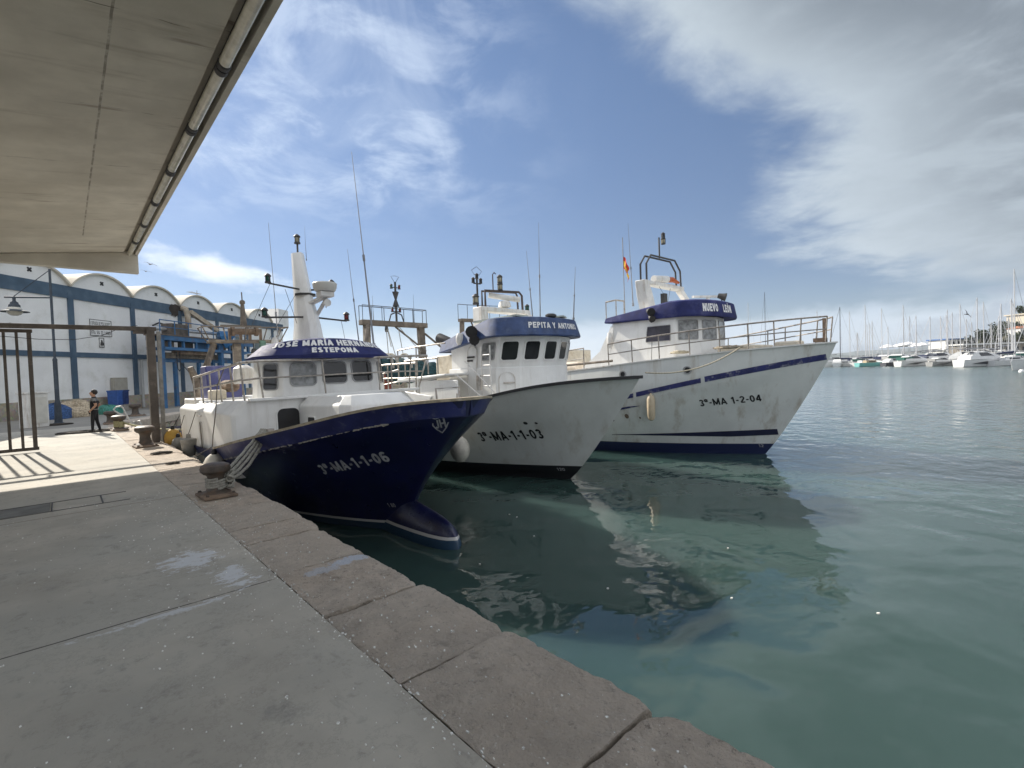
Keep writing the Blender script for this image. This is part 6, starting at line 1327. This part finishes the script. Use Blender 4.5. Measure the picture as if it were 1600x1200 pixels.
# ------------------------------------------------------------------ the person on the quay
def figure():
    me = bpy.data.meshes.new('person'); V = []; E = []; Rr = []
    def add(p, r, parent=None):
        V.append(p); Rr.append(r)
        if parent is not None: E.append((parent, len(V) - 1))
        return len(V) - 1
    # x = the way they face, y = their left, z up
    pel = add((0, 0, .84), .125); bel = add((.02, 0, .98), .118, pel); ch = add((.0, 0, 1.14), .125, bel); uc = add((-.01, 0, 1.25), .105, ch); nk = add((.005, 0, 1.335), .050, uc); hb = add((.02, 0, 1.39), .062, nk); hd = add((.03, 0, 1.475), .092, hb); add((.02, 0, 1.53), .078, hd)
    nz = add((.095, 0, 1.435), .035, hb)
    for sg in (-1, 1):
        hp = add((.0, sg * .085, .80), .098, pel); kn = add((.05 if sg > 0 else -.02, sg * .12, .45), .062, hp); an = add((.06 if sg > 0 else -.10, sg * .14, .09), .045, kn); ft = add((.0 + (.09 if sg > 0 else -.07), sg * .15, .045), .045, an); add((.15 + (.09 if sg > 0 else -.07), sg * .17, .035), .036, ft)
        sh = add((-.01, sg * .155, 1.245), .066, uc)
        el = add((-.10, sg * .225, 1.01), .046, sh); wr = add((.06 if sg > 0 else .03, sg * .20, .84), .030, el); pm = add((.11 if sg > 0 else .07, sg * .18, .79), .030, wr)
        for f, (dx, dy, l) in enumerate(((.03, -.022, .075), (.015, -.008, .085), (.0, .006, .08), (-.015, .018, .062))):
            a = add((V[pm][0] + dx * .8, V[pm][1] + dy, V[pm][2] - .035), .010, pm); b = add((V[pm][0] + dx, V[pm][1] + dy - sg * .01, V[pm][2] - .035 - l * .5), .009, a); add((V[pm][0] + dx - .01, V[pm][1] + dy - sg * .025, V[pm][2] - .03 - l), .007, b)
        th = add((V[pm][0] + .035, V[pm][1] - sg * .02, V[pm][2] + .005), .011, pm); add((V[pm][0] + .055, V[pm][1] - sg * .03, V[pm][2] - .03), .009, th)
    me.from_pydata(V, E, []); o = bpy.data.objects.new('person', me); COL.objects.link(o)
    sk = o.modifiers.new('skin', 'SKIN'); sl = me.skin_vertices[0].data
    for i, r in enumerate(Rr): sl[i].radius = (r, r); sl[i].use_root = (i == 0)
    # torso is wider than deep
    for i in (0, 1, 2, 3): sl[i].radius = (Rr[i] * .80, Rr[i] * 1.12)
    o.modifiers.new('sub', 'SUBSURF').levels = 2; o.modifiers['sub'].render_levels = 2
    bpy.context.view_layer.update()
    m2 = bpy.data.meshes.new_from_object(o.evaluated_get(bpy.context.evaluated_depsgraph_get())); o.modifiers.clear(); o.data = m2; m2.name = 'person'
    SKIN = mat('skin', (.42, .24, .16), .5, var=.1); TOP = mat('black_cotton', (.012, .012, .014), .85, var=.3); GREY = mat('grey_yoke', (.16, .16, .16), .85, var=.3); SHOE = mat('dark_shoes', (.02, .02, .022), .6, var=.2); TR = mat('dark_trousers', (.010, .010, .013), .85, var=.3)
    for m_ in (SKIN, TOP, GREY, TR, SHOE): m2.materials.append(m_)
    for p in m2.polygons:
        c = p.center; r = abs(c.y)
        arm = r > .165 and c.z < 1.14 and c.z > .66
        if c.z > 1.33: k = 0
        elif c.z < .075: k = 4
        elif arm and c.z < 1.09 and (c.z > .80 or r > .20): k = 0
        elif c.z < .66 and r > .14 and c.z > .6: k = 3
        elif c.z > 1.17 and c.z < 1.29: k = 2
        elif c.z > .86: k = 1
        else: k = 3
        p.material_index = k; p.use_smooth = True
    o.location = (-24.23, .83, Q); o.rotation_euler = (0, 0, -pi / 2 - .25)
    tag(o, 'person in dark clothes with grey shoulder panel standing on the sunlit quay', 'person')
    HAIR = mat('dark_hair', (.022, .016, .013), .6, var=.4, vscale=40, bump=.6, bscale=80)
    mb = MB(); mb.ball((-.015, 0, 1.500), .108, 16, (1.0, .95, .98)); h = mb.build('hair', HAIR, o)
    bm = bmesh.new(); bm.from_mesh(h.data)
    for v in bm.verts:
        v.co += v.co.normalized() * 0; d = noise.noise(v.co * 18) * .014; v.co += Vector((v.co.x + .015, v.co.y, v.co.z - 1.5)).normalized() * d
        if v.co.x > .055 and v.co.z < 1.52: v.co.x = .045
    bm.to_mesh(h.data); bm.free()
    for sg in (-1, 1):
        MB().ball((.105, sg * .034, 1.482), .010, 8).build('eye', mat('eye_dark', (.02, .015, .012), .2), o)
        MB().ball((.02, sg * .092, 1.462), .022, 8, (.8, .4, 1.3)).build('ear', SKIN, o)
    MB().ball((.118, 0, 1.462), .016, 8, (1.2, .8, 1.3)).build('nose', SKIN, o); MB().ball((.112, 0, 1.425), .014, 8, (.7, 1.5, .45)).build('mouth', mat('lips', (.30, .12, .10), .5), o)
    MB().tube([(.11 * cos(a), .145 * sin(a), .865 + .01 * sin(2 * a)) for a in [2 * pi * i / 20 for i in range(20)]], .018, 6, True).build('belt', mat('pale_belt', (.25, .25, .24), .7), o)
figure()

# ------------------------------------------------------------------ gulls
GULL = mat('gull_grey', (.20, .20, .21), .7, var=.3); GULLD = mat('gull_dark', (.05, .05, .055), .7, var=.3)
def gull(label, loc, rz, span, m, roll=0.0, droop=.2):
    t = thing('gull', label, 'bird', loc, rz, 'gulls in flight'); t.rotation_euler = (roll, 0, rz); s = span / 1.3
    MB().tube([(-.30 * s, 0, 0), (-.18 * s, 0, .0), (0, 0, .01), (.16 * s, 0, .02), (.25 * s, 0, .03), (.31 * s, 0, .02)], [.01 * s, .05 * s, .075 * s, .055 * s, .04 * s, .008 * s], 10).build('body', m, t)
    for sg in (-1, 1):
        rows = []
        for i in range(8):
            q = i / 7; y = .65 * s * q; z = .20 * s * sin(q * pi * .55) - droop * s * q * q; ch = .17 * s * (1 - q) ** .6 + .015; x = .04 * s - .14 * s * max(0, q - .45)
            rows.append([(x + ch * .4, sg * y, z), (x, sg * y, z + .018 * s), (x - ch * .6, sg * y, z - .004), (x, sg * y, z - .010 * s)])
        MB().loft(rows).build('wing', m, t)
    MB().prism([(-.27 * s, -.03 * s), (-.27 * s, .03 * s), (-.44 * s, .07 * s), (-.44 * s, -.07 * s)], -.006, .006, 'z').build('tail', m, t)
gull('upper of the two grey gulls flying left beyond the canopy corner', (-73.95, 8.5, 17.49), radians(200), 1.5, GULL, .15)
gull('lower of the two grey gulls flying left beyond the canopy corner', (-74.32, 8.06, 16.65), radians(190), 1.2, GULL, .1)
gull('dark gull banking steeply over the marina masts', (-10.54, 122.5, 10.3), radians(60), 1.9, GULLD, 1.0, .05)

# ------------------------------------------------------------------ breakwater, far shore
bw = thing('breakwater_wall', 'beige masonry breakwater wall seen between the trawlers', 'wall', (0, 0, 0))
a_, b_ = G(-24, 62), G(6, 66); dd = (b_ - a_); L_ = dd.length
mb = MB(); mb.bar((a_.x, a_.y, 1.6), (b_.x, b_.y, 1.6), 1.6, 4.3); mb.build('masonry', brick_mat('breakwater_masonry', (.33, .27, .2), (.46, .39, .3), (.3, .26, .2), 1.0), bw, smooth=0)
mb = MB(); mb.bar((a_.x, a_.y, 3.85), (b_.x, b_.y, 3.85), 1.9, .2); mb.build('coping', mat('pale_coping', (.50, .45, .37), .85, var=.15), bw, smooth=0)

def ridge(name, pts, depth, m, base=-2.0, seed=1, rough=.1, kind='structure'):
    """a range of hills: crest line (X, Y, z) with slopes falling to both sides"""
    mb = MB(); rows = []; n = 8
    for k, (X, Y, z) in enumerate(pts):
        row = []
        for j in range(-n, n + 1):
            t = j / n; h = base + (z - base) * (cos(t * pi) * .5 + .5) * (1 + rough * noise.noise((X * .013 + seed, j * .8, k * .35))) ; row.append(tuple(G(X + depth * .1 * noise.noise((k * .5, j * .5, seed)), Y + t * depth, h)))
        rows.append(row)
    W = 2 * n + 1; mb.add([v for r in rows for v in r], [(i * W + j, (i + 1) * W + j, (i + 1) * W + j + 1, i * W + j + 1) for i in range(len(rows) - 1) for j in range(W - 1)])
    return tag(mb.build(name, m, smooth=180), kind=kind)
HILL = mat('distant_scrub_hills', (.085, .10, .085), .95, var=.3, vscale=.004)
rnd = random.Random(12); pts = []
for k in range(40):
    X = 2300 + 95 * k; t = k / 39; pts.append((X, 4600 - X * .05, 40 + 130 * (max(0, t - .12) ** .8) * (1 + .25 * sin(k * .9) * .6 + .15 * sin(k * 2.1))))
ridge('hills', pts, 900, HILL, seed=3)
pts = [(1500 + 60 * k, 2700, 12 + 26 * abs(sin(k * .37 + .5)) * (.5 + k / 40)) for k in range(30)]
ridge('hills', pts, 300, HILL, seed=7)
SHORE = mat('marina_bank', (.20, .185, .155), .9, var=.3, vscale=.3, dirt=(.09, .09, .06), dirt_amt=.6, dirt_scale=.2)
# quay of the marina and headland to the right
def slab(name, quad, z0, z1, m): return MB().loft([[tuple(G(x, y, z0)) for x, y in quad], [tuple(G(x, y, z1)) for x, y in quad]]).build(name, m, smooth=0)
tag(slab('marina_quay', [(150, 330), (235, 300), (235, 140), (205, 140), (175, 235), (140, 300)], -1, 1.6, SHORE), kind='structure')
pts = [(194, 206, 2), (203, 208, 7.5), (209, 211, 9.5), (214, 214, 11.5), (219, 216, 14), (225, 218, 16), (231, 221, 17.5), (240, 224, 19), (260, 228, 24), (300, 233, 30), (345, 238, 34)]
ridge('headland', pts, 34, mat('headland_ground', (.10, .095, .06), .95, var=.35, vscale=.2), seed=5, rough=.35)

# ------------------------------------------------------------------ marina
YW = mat('yacht_gelcoat', (.64, .64, .63), .25, var=.06); YD = mat('yacht_tinted_glass', (.02, .022, .028), .12, var=.2); YT = mat('teal_hull', (.16, .42, .40), .35, var=.1); YB = mat('yacht_navy_stripe', (.02, .03, .12), .35); YM = mat('mast_alloy', (.52, .52, .53), .45, metal=.0, var=.1); YMD = mat('dark_mast', (.07, .07, .08), .45); YCV = mat('navy_sail_cover', (.02, .028, .07), .85, var=.3); YCG = mat('green_canvas', (.02, .10, .08), .85); YG = mat('grey_inflatable', (.30, .30, .29), .6, var=.15); TEAK = mat('teak_deck', (.36, .27, .17), .7, var=.2)
def yhull(L_, B_, H_, sheer=.25, bow=.14):
    mb = MB(); rings = []; n = 12
    for i in range(n + 1):
        t = i / n; x = -L_ / 2 + L_ * t; k = 1 - max(0, (t - .45) / .55) ** 2.2; k *= 1 - .18 * max(0, (.3 - t) / .3); z = H_ * (.86 + sheer * max(0, t - .35) ** 1.3); b = max(.02, B_ / 2 * k)
        xs = x + bow * L_ * .5 * max(0, t - .7)
        rings.append([(xs, -b, z), (x, -b * .82, .1), (x, -b * .3, -.35), (x, b * .3, -.35), (x, b * .82, .1), (xs, b, z)])
    return mb.loft(rings)
def sail_yacht(label, X, Y, rz, L_=10, H=13, hull=YW, mastm=YM, cover=YCV, stripe=None, group='sailing yachts in the marina'):
    p = G(X, Y); t = thing('sailing_yacht', label, 'yacht', p, rz, group)
    yhull(L_, L_ * .31, 1.5).build('hull', hull, t, smooth=40)
    MB().loft([[(x * k - .4, y * k, z) for x, y in ((-L_ * .2, -.95), (L_ * .16, -.7), (L_ * .24, 0), (L_ * .16, .7), (-L_ * .2, .95))] for k, z in ((1, 1.2), (.90, 2.15))]).build('cabin', YW if hull is not YT else TEAK, t, smooth=0)
    for sg in (-1, 1): MB().box((-.3, sg * .90, 1.72), (L_ * .22, .06, .3)).build('window', YD, t, smooth=0)
    m_ = MB().tube([(.6, 0, 1.0), (.55, 0, H)], [.14, .10], 7).build('mast', mastm, t)
    for q in (.45, .72): MB().tube([(.6, -.6, 1 + H * q), (.6, .6, 1 + H * q)], .03, 5).build('spreader', mastm, m_)
    MB().tube([(.5, 0, 2.7), (-L_ * .36, 0, 2.8)], .09, 6).build('boom', mastm, t); MB().tube([(.4, 0, 3.1), (-L_ * .15, 0, 3.05), (-L_ * .34, 0, 2.9)], [.36, .28, .14], 8).build('sail_cover', cover, t)
    for a in ((L_ * .52, 0, 1.3), (-L_ * .48, 0, 1.1), (.4, -L_ * .14, 1.1), (.4, L_ * .14, 1.1)): MB().tube([(.57, 0, H - .2), a], .018 if a[0] < L_ * .5 else .05, 4).build('stay', mastm, t)
    if stripe: MB().box((0, -L_ * .155, .75), (L_ * .6, .05, .22)).build('stripe', stripe, t, smooth=0)
    return t
def motor_yacht(label, X, Y, rz, L_=14, hull=YW, big=True, cover=None, group='motor boats in the marina'):
    p = G(X, Y); t = thing('motor_yacht', label, 'motor boat', p, rz, group); s = L_ / 14; t.scale = (1, 1, 1.12)
    yhull(L_, 4.2 * s, 1.9 * s, .3, .22).build('hull', hull, t, smooth=40)
    MB().loft([[(x * s, y * s, z * s) for x, y in pl_] for z, pl_ in ((1.7, ((-5.5, -1.8), (1.5, -1.7), (4.6, -.6), (4.6, .6), (1.5, 1.7), (-5.5, 1.8))), (2.35, ((-5.3, -1.7), (1.0, -1.6), (3.6, -.6), (3.6, .6), (1.0, 1.6), (-5.3, 1.7))), (3.3, ((-3.6, -1.4), (-.8, -1.3), (.4, -.5), (.4, .5), (-.8, 1.3), (-3.6, 1.4))))]).build('cabin', YW, t, smooth=0)
    for sg in (-1, 1):
        MB().loft([[(-2.6 * s, sg * 1.70 * s, 2.42 * s), (1.0 * s, sg * 1.58 * s, 2.42 * s), (-.6 * s, sg * 1.36 * s, 3.2 * s), (-2.9 * s, sg * 1.42 * s, 3.2 * s)], [(-2.6 * s, sg * 1.60 * s, 2.42 * s), (1.0 * s, sg * 1.5 * s, 2.42 * s), (-.6 * s, sg * 1.3 * s, 3.2 * s), (-2.9 * s, sg * 1.36 * s, 3.2 * s)]]).build('side_window', YD, t, smooth=0)
        MB().loft([[(-5.0 * s, sg * 2.02 * s, .75 * s), (-1.5 * s, sg * 2.12 * s, .55 * s), (2.4 * s, sg * 2.02 * s, 1.35 * s), (-2.0 * s, sg * 2.13 * s, 1.15 * s)], [(-5.0 * s, sg * 1.6 * s, .75 * s), (-1.5 * s, sg * 1.6 * s, .55 * s), (2.4 * s, sg * 1.5 * s, 1.35 * s), (-2.0 * s, sg * 1.6 * s, 1.15 * s)]]).build('hull_window', YD, t, smooth=0)
    if big:
        MB().loft([[(-6.0 * s, y * 1.5 * s, 3.9 * s) for y in (-1, 1)] + [(-1.2 * s, 1.3 * s, 4.25 * s), (-1.2 * s, -1.3 * s, 4.25 * s)], [(-6.0 * s, y * 1.5 * s, 4.05 * s) for y in (-1, 1)] + [(-1.2 * s, 1.3 * s, 4.38 * s), (-1.2 * s, -1.3 * s, 4.38 * s)]]).build('bimini', YMD, t, smooth=0)
        for sg in (-1, 1): MB().tube([(-5.2 * s, sg * 1.5 * s, 2.2 * s), (-5.8 * s, sg * 1.45 * s, 3.95 * s), (-2 * s, sg * 1.3 * s, 4.2 * s)], .06, 6).build('radar_arch', YW, t)
    if cover: MB().loft([[(x * s, y * s, z * s) for x, y in ((-6, -1.7), (-2, -1.6), (-2, 1.6), (-6, 1.7))] for z in (2.0, 2.9)]).build('cover', cover, t, smooth=0)
    for sg in (-1, 1): MB().tube([(1.5 * s, sg * 1.7 * s, 2.75 * s), (5.5 * s, sg * .8 * s, 3.0 * s), (7.4 * s, sg * .1, 3.1 * s)], .03, 5).build('bow_rail', YM, t)
    return t
RR = atan2(RGT.y, RGT.x)                      # bow pointing to the right of the view
rnd = random.Random(21)
def Yf(px): return 190 + (px - 1310) * (104.5 - 190) / 280.0
def Xf(px, Y): return (px - 800) / 770 * Y
def P_(px, dy=0): Y = Yf(px) + dy; return Xf(px, Y), Y
# front row, left to right
sail_yacht('dark masted white yacht nearest the tall trawler bow', *P_(1317, 3), RR + 2.9, 12, 23, YW, YMD)
motor_yacht('small white motor boat at the left end of the marina row', *P_(1310), RR + .9, 11, big=False)
sail_yacht('white yacht with very tall pale mast behind the teal hulled boat', *P_(1352, 9), RR + .3, 12, 23)
sail_yacht('teal hulled sailing boat with dark sail cover', *P_(1362), RR + .05, 10.5, 16, YT, YM)
motor_yacht('dark hulled small motor boat right of the teal boat', *P_(1399), RR + .2, 9.5, YMD, False)
motor_yacht('white motor boat with green canvas and dark hull window', *P_(1431, -1), RR + .1, 12, YW, False, YCG)
motor_yacht('grey inflatable tender with small cabin in front of the yachts', *P_(1474, -1), RR + .15, 9, YG, False, YG)
motor_yacht('large white motor yacht with dark bimini and long hull windows', *P_(1539, -2), RR + .04, 13, YW, True)
sail_yacht('white yacht with blue stripe at the right edge of view', *P_(1650, -2), RR + 3.0, 13, 20, YW, YM, YW, YB)
# masts crowding behind, left to right
for px, top, dy, lab in ((1170, 473, 60, 'yacht mast showing between the tall trawler wheelhouse and rail, pale'), (1199, 457, 50, 'dark yacht mast rising behind the tall trawler foredeck rail'), (1277, 485, 40, 'pale yacht mast just inside the tall trawler bow post'),
                         (1327, 487, 25, 'white yacht with shorter mast right of the dark mast'), (1340, 520, 30, 'white yacht with low mast between two taller ones'), (1377, 482, 20, 'white yacht with plain mast right of the tallest left mast'), (1392, 510, 14, 'white yacht with short bare mast left of the round parasols'), (1411, 477, 20, 'white yacht with slim tall mast in front of the parasols'),
                         (1421, 494, 22, 'white yacht with double spreader mast before the parasols'), (1436, 493, 18, 'white yacht with mast and dark forestay before the hills'), (1458, 494, 20, 'white yacht with mast before the left end of the blue roof'), (1477, 493, 25, 'white yacht with mast before the middle of the blue roof'),
                         (1499, 475, 16, 'white yacht with tall mast left of the dark gull'), (1508, 498, 20, 'white yacht with low mast under the dark gull'), (1532, 465, 12, 'white yacht with tall pale mast above the big motor yacht'), (1567, 475, 12, 'white yacht with slim mast before the headland trees'), (1577, 467, 16, 'white yacht with furled jib before the headland villas'), (1583, 421, 9, 'white yacht with the tallest mast near the right edge')):
    X, Y = P_(px, dy); hz = 579 - (px - 800) * .0356; H = (hz - top) * Y / 770 + 3.0
    sail_yacht(lab, X, Y, RR + rnd.choice((0, pi)) + rnd.uniform(-.5, .5), rnd.uniform(9, 12), H, YW, YMD if px == 1199 else YM, rnd.choice((YCV, YCV, YW, YG)))
for k in range(16):
    px = rnd.uniform(1320, 1598); X, Y = P_(px, rnd.uniform(20, 40))
    sail_yacht('white sailing yacht with bare mast deep among the crowded marina berths', X, Y, RR + rnd.choice((0, pi)) + rnd.uniform(-.5, .5), rnd.uniform(9, 12), rnd.uniform(9, 19), YW, YM, rnd.choice((YCV, YW, YG)), None, 'yachts deep in the marina')
# low boats between: hulls and cabins packed along the pontoons
labs = ['white cabin cruiser packed behind the front row near the dark mast', 'white cabin cruiser packed behind the teal boat', 'white cabin cruiser packed behind the dark hulled boat', 'white cabin cruiser packed behind the green canvas boat', 'white cabin cruiser packed behind the inflatable', 'white cabin cruiser packed left of the big motor yacht', 'white cabin cruiser packed behind the big motor yacht bow', 'white cabin cruiser at the back under the headland']
for px, l_ in zip((1325, 1345, 1388, 1418, 1446, 1480, 1560, 1590), labs):
    X, Y = P_(px, 14); motor_yacht(l_, X, Y, RR + rnd.uniform(-.6, .6), rnd.uniform(8, 10.5), YW, rnd.random() < .5)

rnd = random.Random(77)
for k in range(26):
    px = 1312 + 11 * k + rnd.uniform(-4, 4); X, Y = P_(px, rnd.uniform(9, 30))
    t = motor_yacht('white cabin boat packed deep among the marina pontoons behind the front row', X, Y, RR + rnd.uniform(-1.2, 1.2), rnd.uniform(11, 15), YW, rnd.random() < .6, rnd.choice((None, YCV, YCV, YG, YCG)), 'cabin boats packed deep in the marina')
# parasols, buildings, trees on the marina shore
PARA = mat('white_parasol', (.76, .76, .75), .8, var=.05)
for k, (px, py) in enumerate(((1388, 541), (1406, 540), (1414, 538), (1421, 537), (1431, 539), (1442, 538))):
    Y = 205 - k * 2; X = Xf(px, Y); p = G(X, Y); hz = 579 - (px - 800) * .0356; zt_ = 3.0 + (hz - py + 3) * Y / 770
    t = thing('parasol', ('large white parasol standing alone at the left of the row', 'large white parasol next right of the lone one', 'white parasol in the middle of the crowded row', 'white parasol right of the middle of the row', 'white parasol second from the right of the row', 'white parasol at the right end of the row')[k], 'parasol', p, 0, 'parasols on the marina terrace')
    MB().lathe([(2.7, zt_ - 1.4), (2.6, zt_ - 1.1), (1.4, zt_ - .35), (.05, zt_)], (0, 0, 0), 8).build('canopy', PARA, t, smooth=0); MB().tube([(0, 0, 1.5), (0, 0, zt_ - .2)], .06, 6).build('pole', YM, t)
PLAS = mat('villa_render', (.62, .55, .44), .85, var=.1); PLW = mat('white_render', (.70, .69, .66), .8, var=.08); BROOF = mat('blue_roof_sheet', (.035, .12, .34), .5, var=.15); TILE = mat('terracotta_tiles', (.32, .13, .07), .85, var=.25, vscale=2)
def house(name, label, X, Y, rz, w, d, h, wallm, roofm, z0=1.5, floors=2, flat=False, cat='building', cols=5):
    p = G(X, Y); t = thing(name, label, cat, (p.x, p.y, z0), RR + rz)
    MB().box((0, 0, h / 2), (w, d, h)).build('wall', wallm, t, smooth=0)
    if flat: MB().box((0, 0, h + .25), (w + 1.2, d + 1.2, .5)).build('roof', roofm, t, smooth=0)
    else: MB().loft([[(x * (w / 2 + .4), y * (d / 2 + .4), h + .01) for x, y in ((-1, -1), (1, -1), (1, 1), (-1, 1))], [(x * w * .22, y * .1, h + d * .22) for x, y in ((-1, -1), (1, -1), (1, 1), (-1, 1))]]).build('roof', roofm, t, smooth=0)
    for f in range(floors):
        for c in range(cols):
            x = -w / 2 + w * (c + .5) / cols; z = h * (f + .5) / floors
            MB().box((x, -d / 2 - .02, z), (w / cols * .5, .1, h / floors * .5)).build('window', YD, t, smooth=0)
    return t
house('marina_building', 'long white marina building with flat blue roof behind the masts', Xf(1494, 225), 225, .12, 19, 8, 6.2, PLW, BROOF, 3.6, 2, True, cols=7)
house('kiosk', 'small white kiosk with pale flat roof in front of the blue roofed building', Xf(1482, 205), 205, .05, 8, 5, 3.4, PLW, PLW, 1.6, 1, True, cols=3)
house('villa', 'cream villa high on the headland at the right edge', Xf(1601, 218), 218, .2, 9, 7, 5.2, PLAS, PLAS, 14.2, 2, True, cols=3)
house('villa', 'white villa lower on the headland slope below the cream one', Xf(1595, 203), 203, .1, 6, 5, 2.6, PLW, TILE, 10.2, 1, cols=3)
house('terrace_building', 'long low stone terrace building along the headland foot', Xf(1545, 190), 190, .05, 26, 6, 5, mat('stone_terrace_wall', (.26, .23, .19), .9, var=.25, vscale=.5), PLW, 1.5, 1, True, cols=8)
LEAF = mat('dark_foliage', (.035, .05, .022), .9, var=.6, vscale=.8); BARK = mat('bark', (.09, .07, .05), .9)
def tree(label, X, Y, z0, r, seed):
    p = G(X, Y); t = thing('tree', label, 'tree', (p.x, p.y, z0), 0, 'trees on the headland'); rnd = random.Random(seed); mb = MB()
    cl = [Vector((rnd.gauss(0, r * .45), rnd.gauss(0, r * .45), r * 1.2 + rnd.uniform(-.3, .55) * r)) for _ in range(11)]
    for q in range(620):
        c = rnd.choice(cl); d = Vector((rnd.gauss(0, 1), rnd.gauss(0, 1), rnd.gauss(0, .75))).normalized() * r * .42 * rnd.uniform(.5, 1.05); s = r * .085 * rnd.uniform(.6, 1.5)
        a = Vector((rnd.gauss(0, 1), rnd.gauss(0, 1), rnd.gauss(0, 1))).normalized(); b = a.orthogonal().normalized(); e = a.cross(b); o = c + d
        mb.add([o + b * s, o + e * s, o - b * s, o - e * s], [(0, 1, 2, 3)])
    mb.build('crown', LEAF, t, smooth=0); MB().tube([(0, 0, -1), (.1, 0, r * .6), (0, .1, r * 1.3)], [r * .09, r * .07, r * .03], 7).build('trunk', BARK, t)
for k, (px, Y, z, r, l_) in enumerate(((1533, 213, 6.5, 3.4, 'lone dark tree beside the right end of the blue roof'), (1541, 216, 6.0, 3.0, 'dark tree just right of the lone one'), (1558, 208, 7.5, 2.9, 'dark tree at the left of the headland grove'), (1565, 210, 8.5, 3.3, 'larger dark tree in the headland grove'), (1574, 213, 10.5, 3.2, 'dark tree in the grove left of the villas'), (1582, 212, 10.5, 3.0, 'dark tree next to the white villa'), (1590, 200, 6.5, 2.5, 'dark tree below the white villa'), (1604, 226, 17, 3.6, 'dark tree beside the cream villa at the right edge'), (1550, 204, 4.0, 2.2, 'small dark bush like tree at the headland foot'))):
    tree(l_, Xf(px, Y), Y, z, r, 40 + k)
# mooring buoy and bits afloat
tag(MB().ball(tuple(G(Xf(1597, 75), 75, .1)), .35, 12).build('mooring_buoy', PARA), 'small white mooring buoy afloat in front of the marina at the right edge', 'buoy')
rnd = random.Random(8); mb = MB()
for X, Y in ((-.15, 10.2), (.0, 10.0), (2.7, 6.2), (4.2, 5.7), (-1.6, 9.2), (1.2, 6.6), (3.4, 7.9), (.3, 8.8), (-.6, 7.6), (8.0, 6.4)):
    p = G(X, Y); n = 5; pts = [(p.x + .018 * cos(2 * pi * i / n) * rnd.uniform(.5, 1.3), p.y + .018 * sin(2 * pi * i / n) * rnd.uniform(.5, 1.3)) for i in range(n)]
    mb.loft([[(x, y, -.01) for x, y in pts], [(x, y, .012) for x, y in pts]])
tag(mb.build('floating_scraps', mat('white_scrap', (.6, .6, .58), .7), smooth=0), 'small white scraps floating on the harbour water', 'litter', kind='stuff')
# ------------------------------------------------------------------ sea haze
HAZE = bpy.data.materials.new('sea_haze'); HAZE.use_nodes = True; _n = HAZE.node_tree.nodes; _n.clear()
_v = _n.new('ShaderNodeVolumePrincipled'); _v.inputs['Density'].default_value = .00013; _v.inputs['Color'].default_value = (.80, .88, .97, 1); _v.inputs['Anisotropy'].default_value = .2
_o = _n.new('ShaderNodeOutputMaterial'); HAZE.node_tree.links.new(_v.outputs[0], _o.inputs['Volume'])
tag(MB().box((0, 0, 139), (18600, 18600, 284)).build('haze', HAZE, smooth=0), kind='stuff')
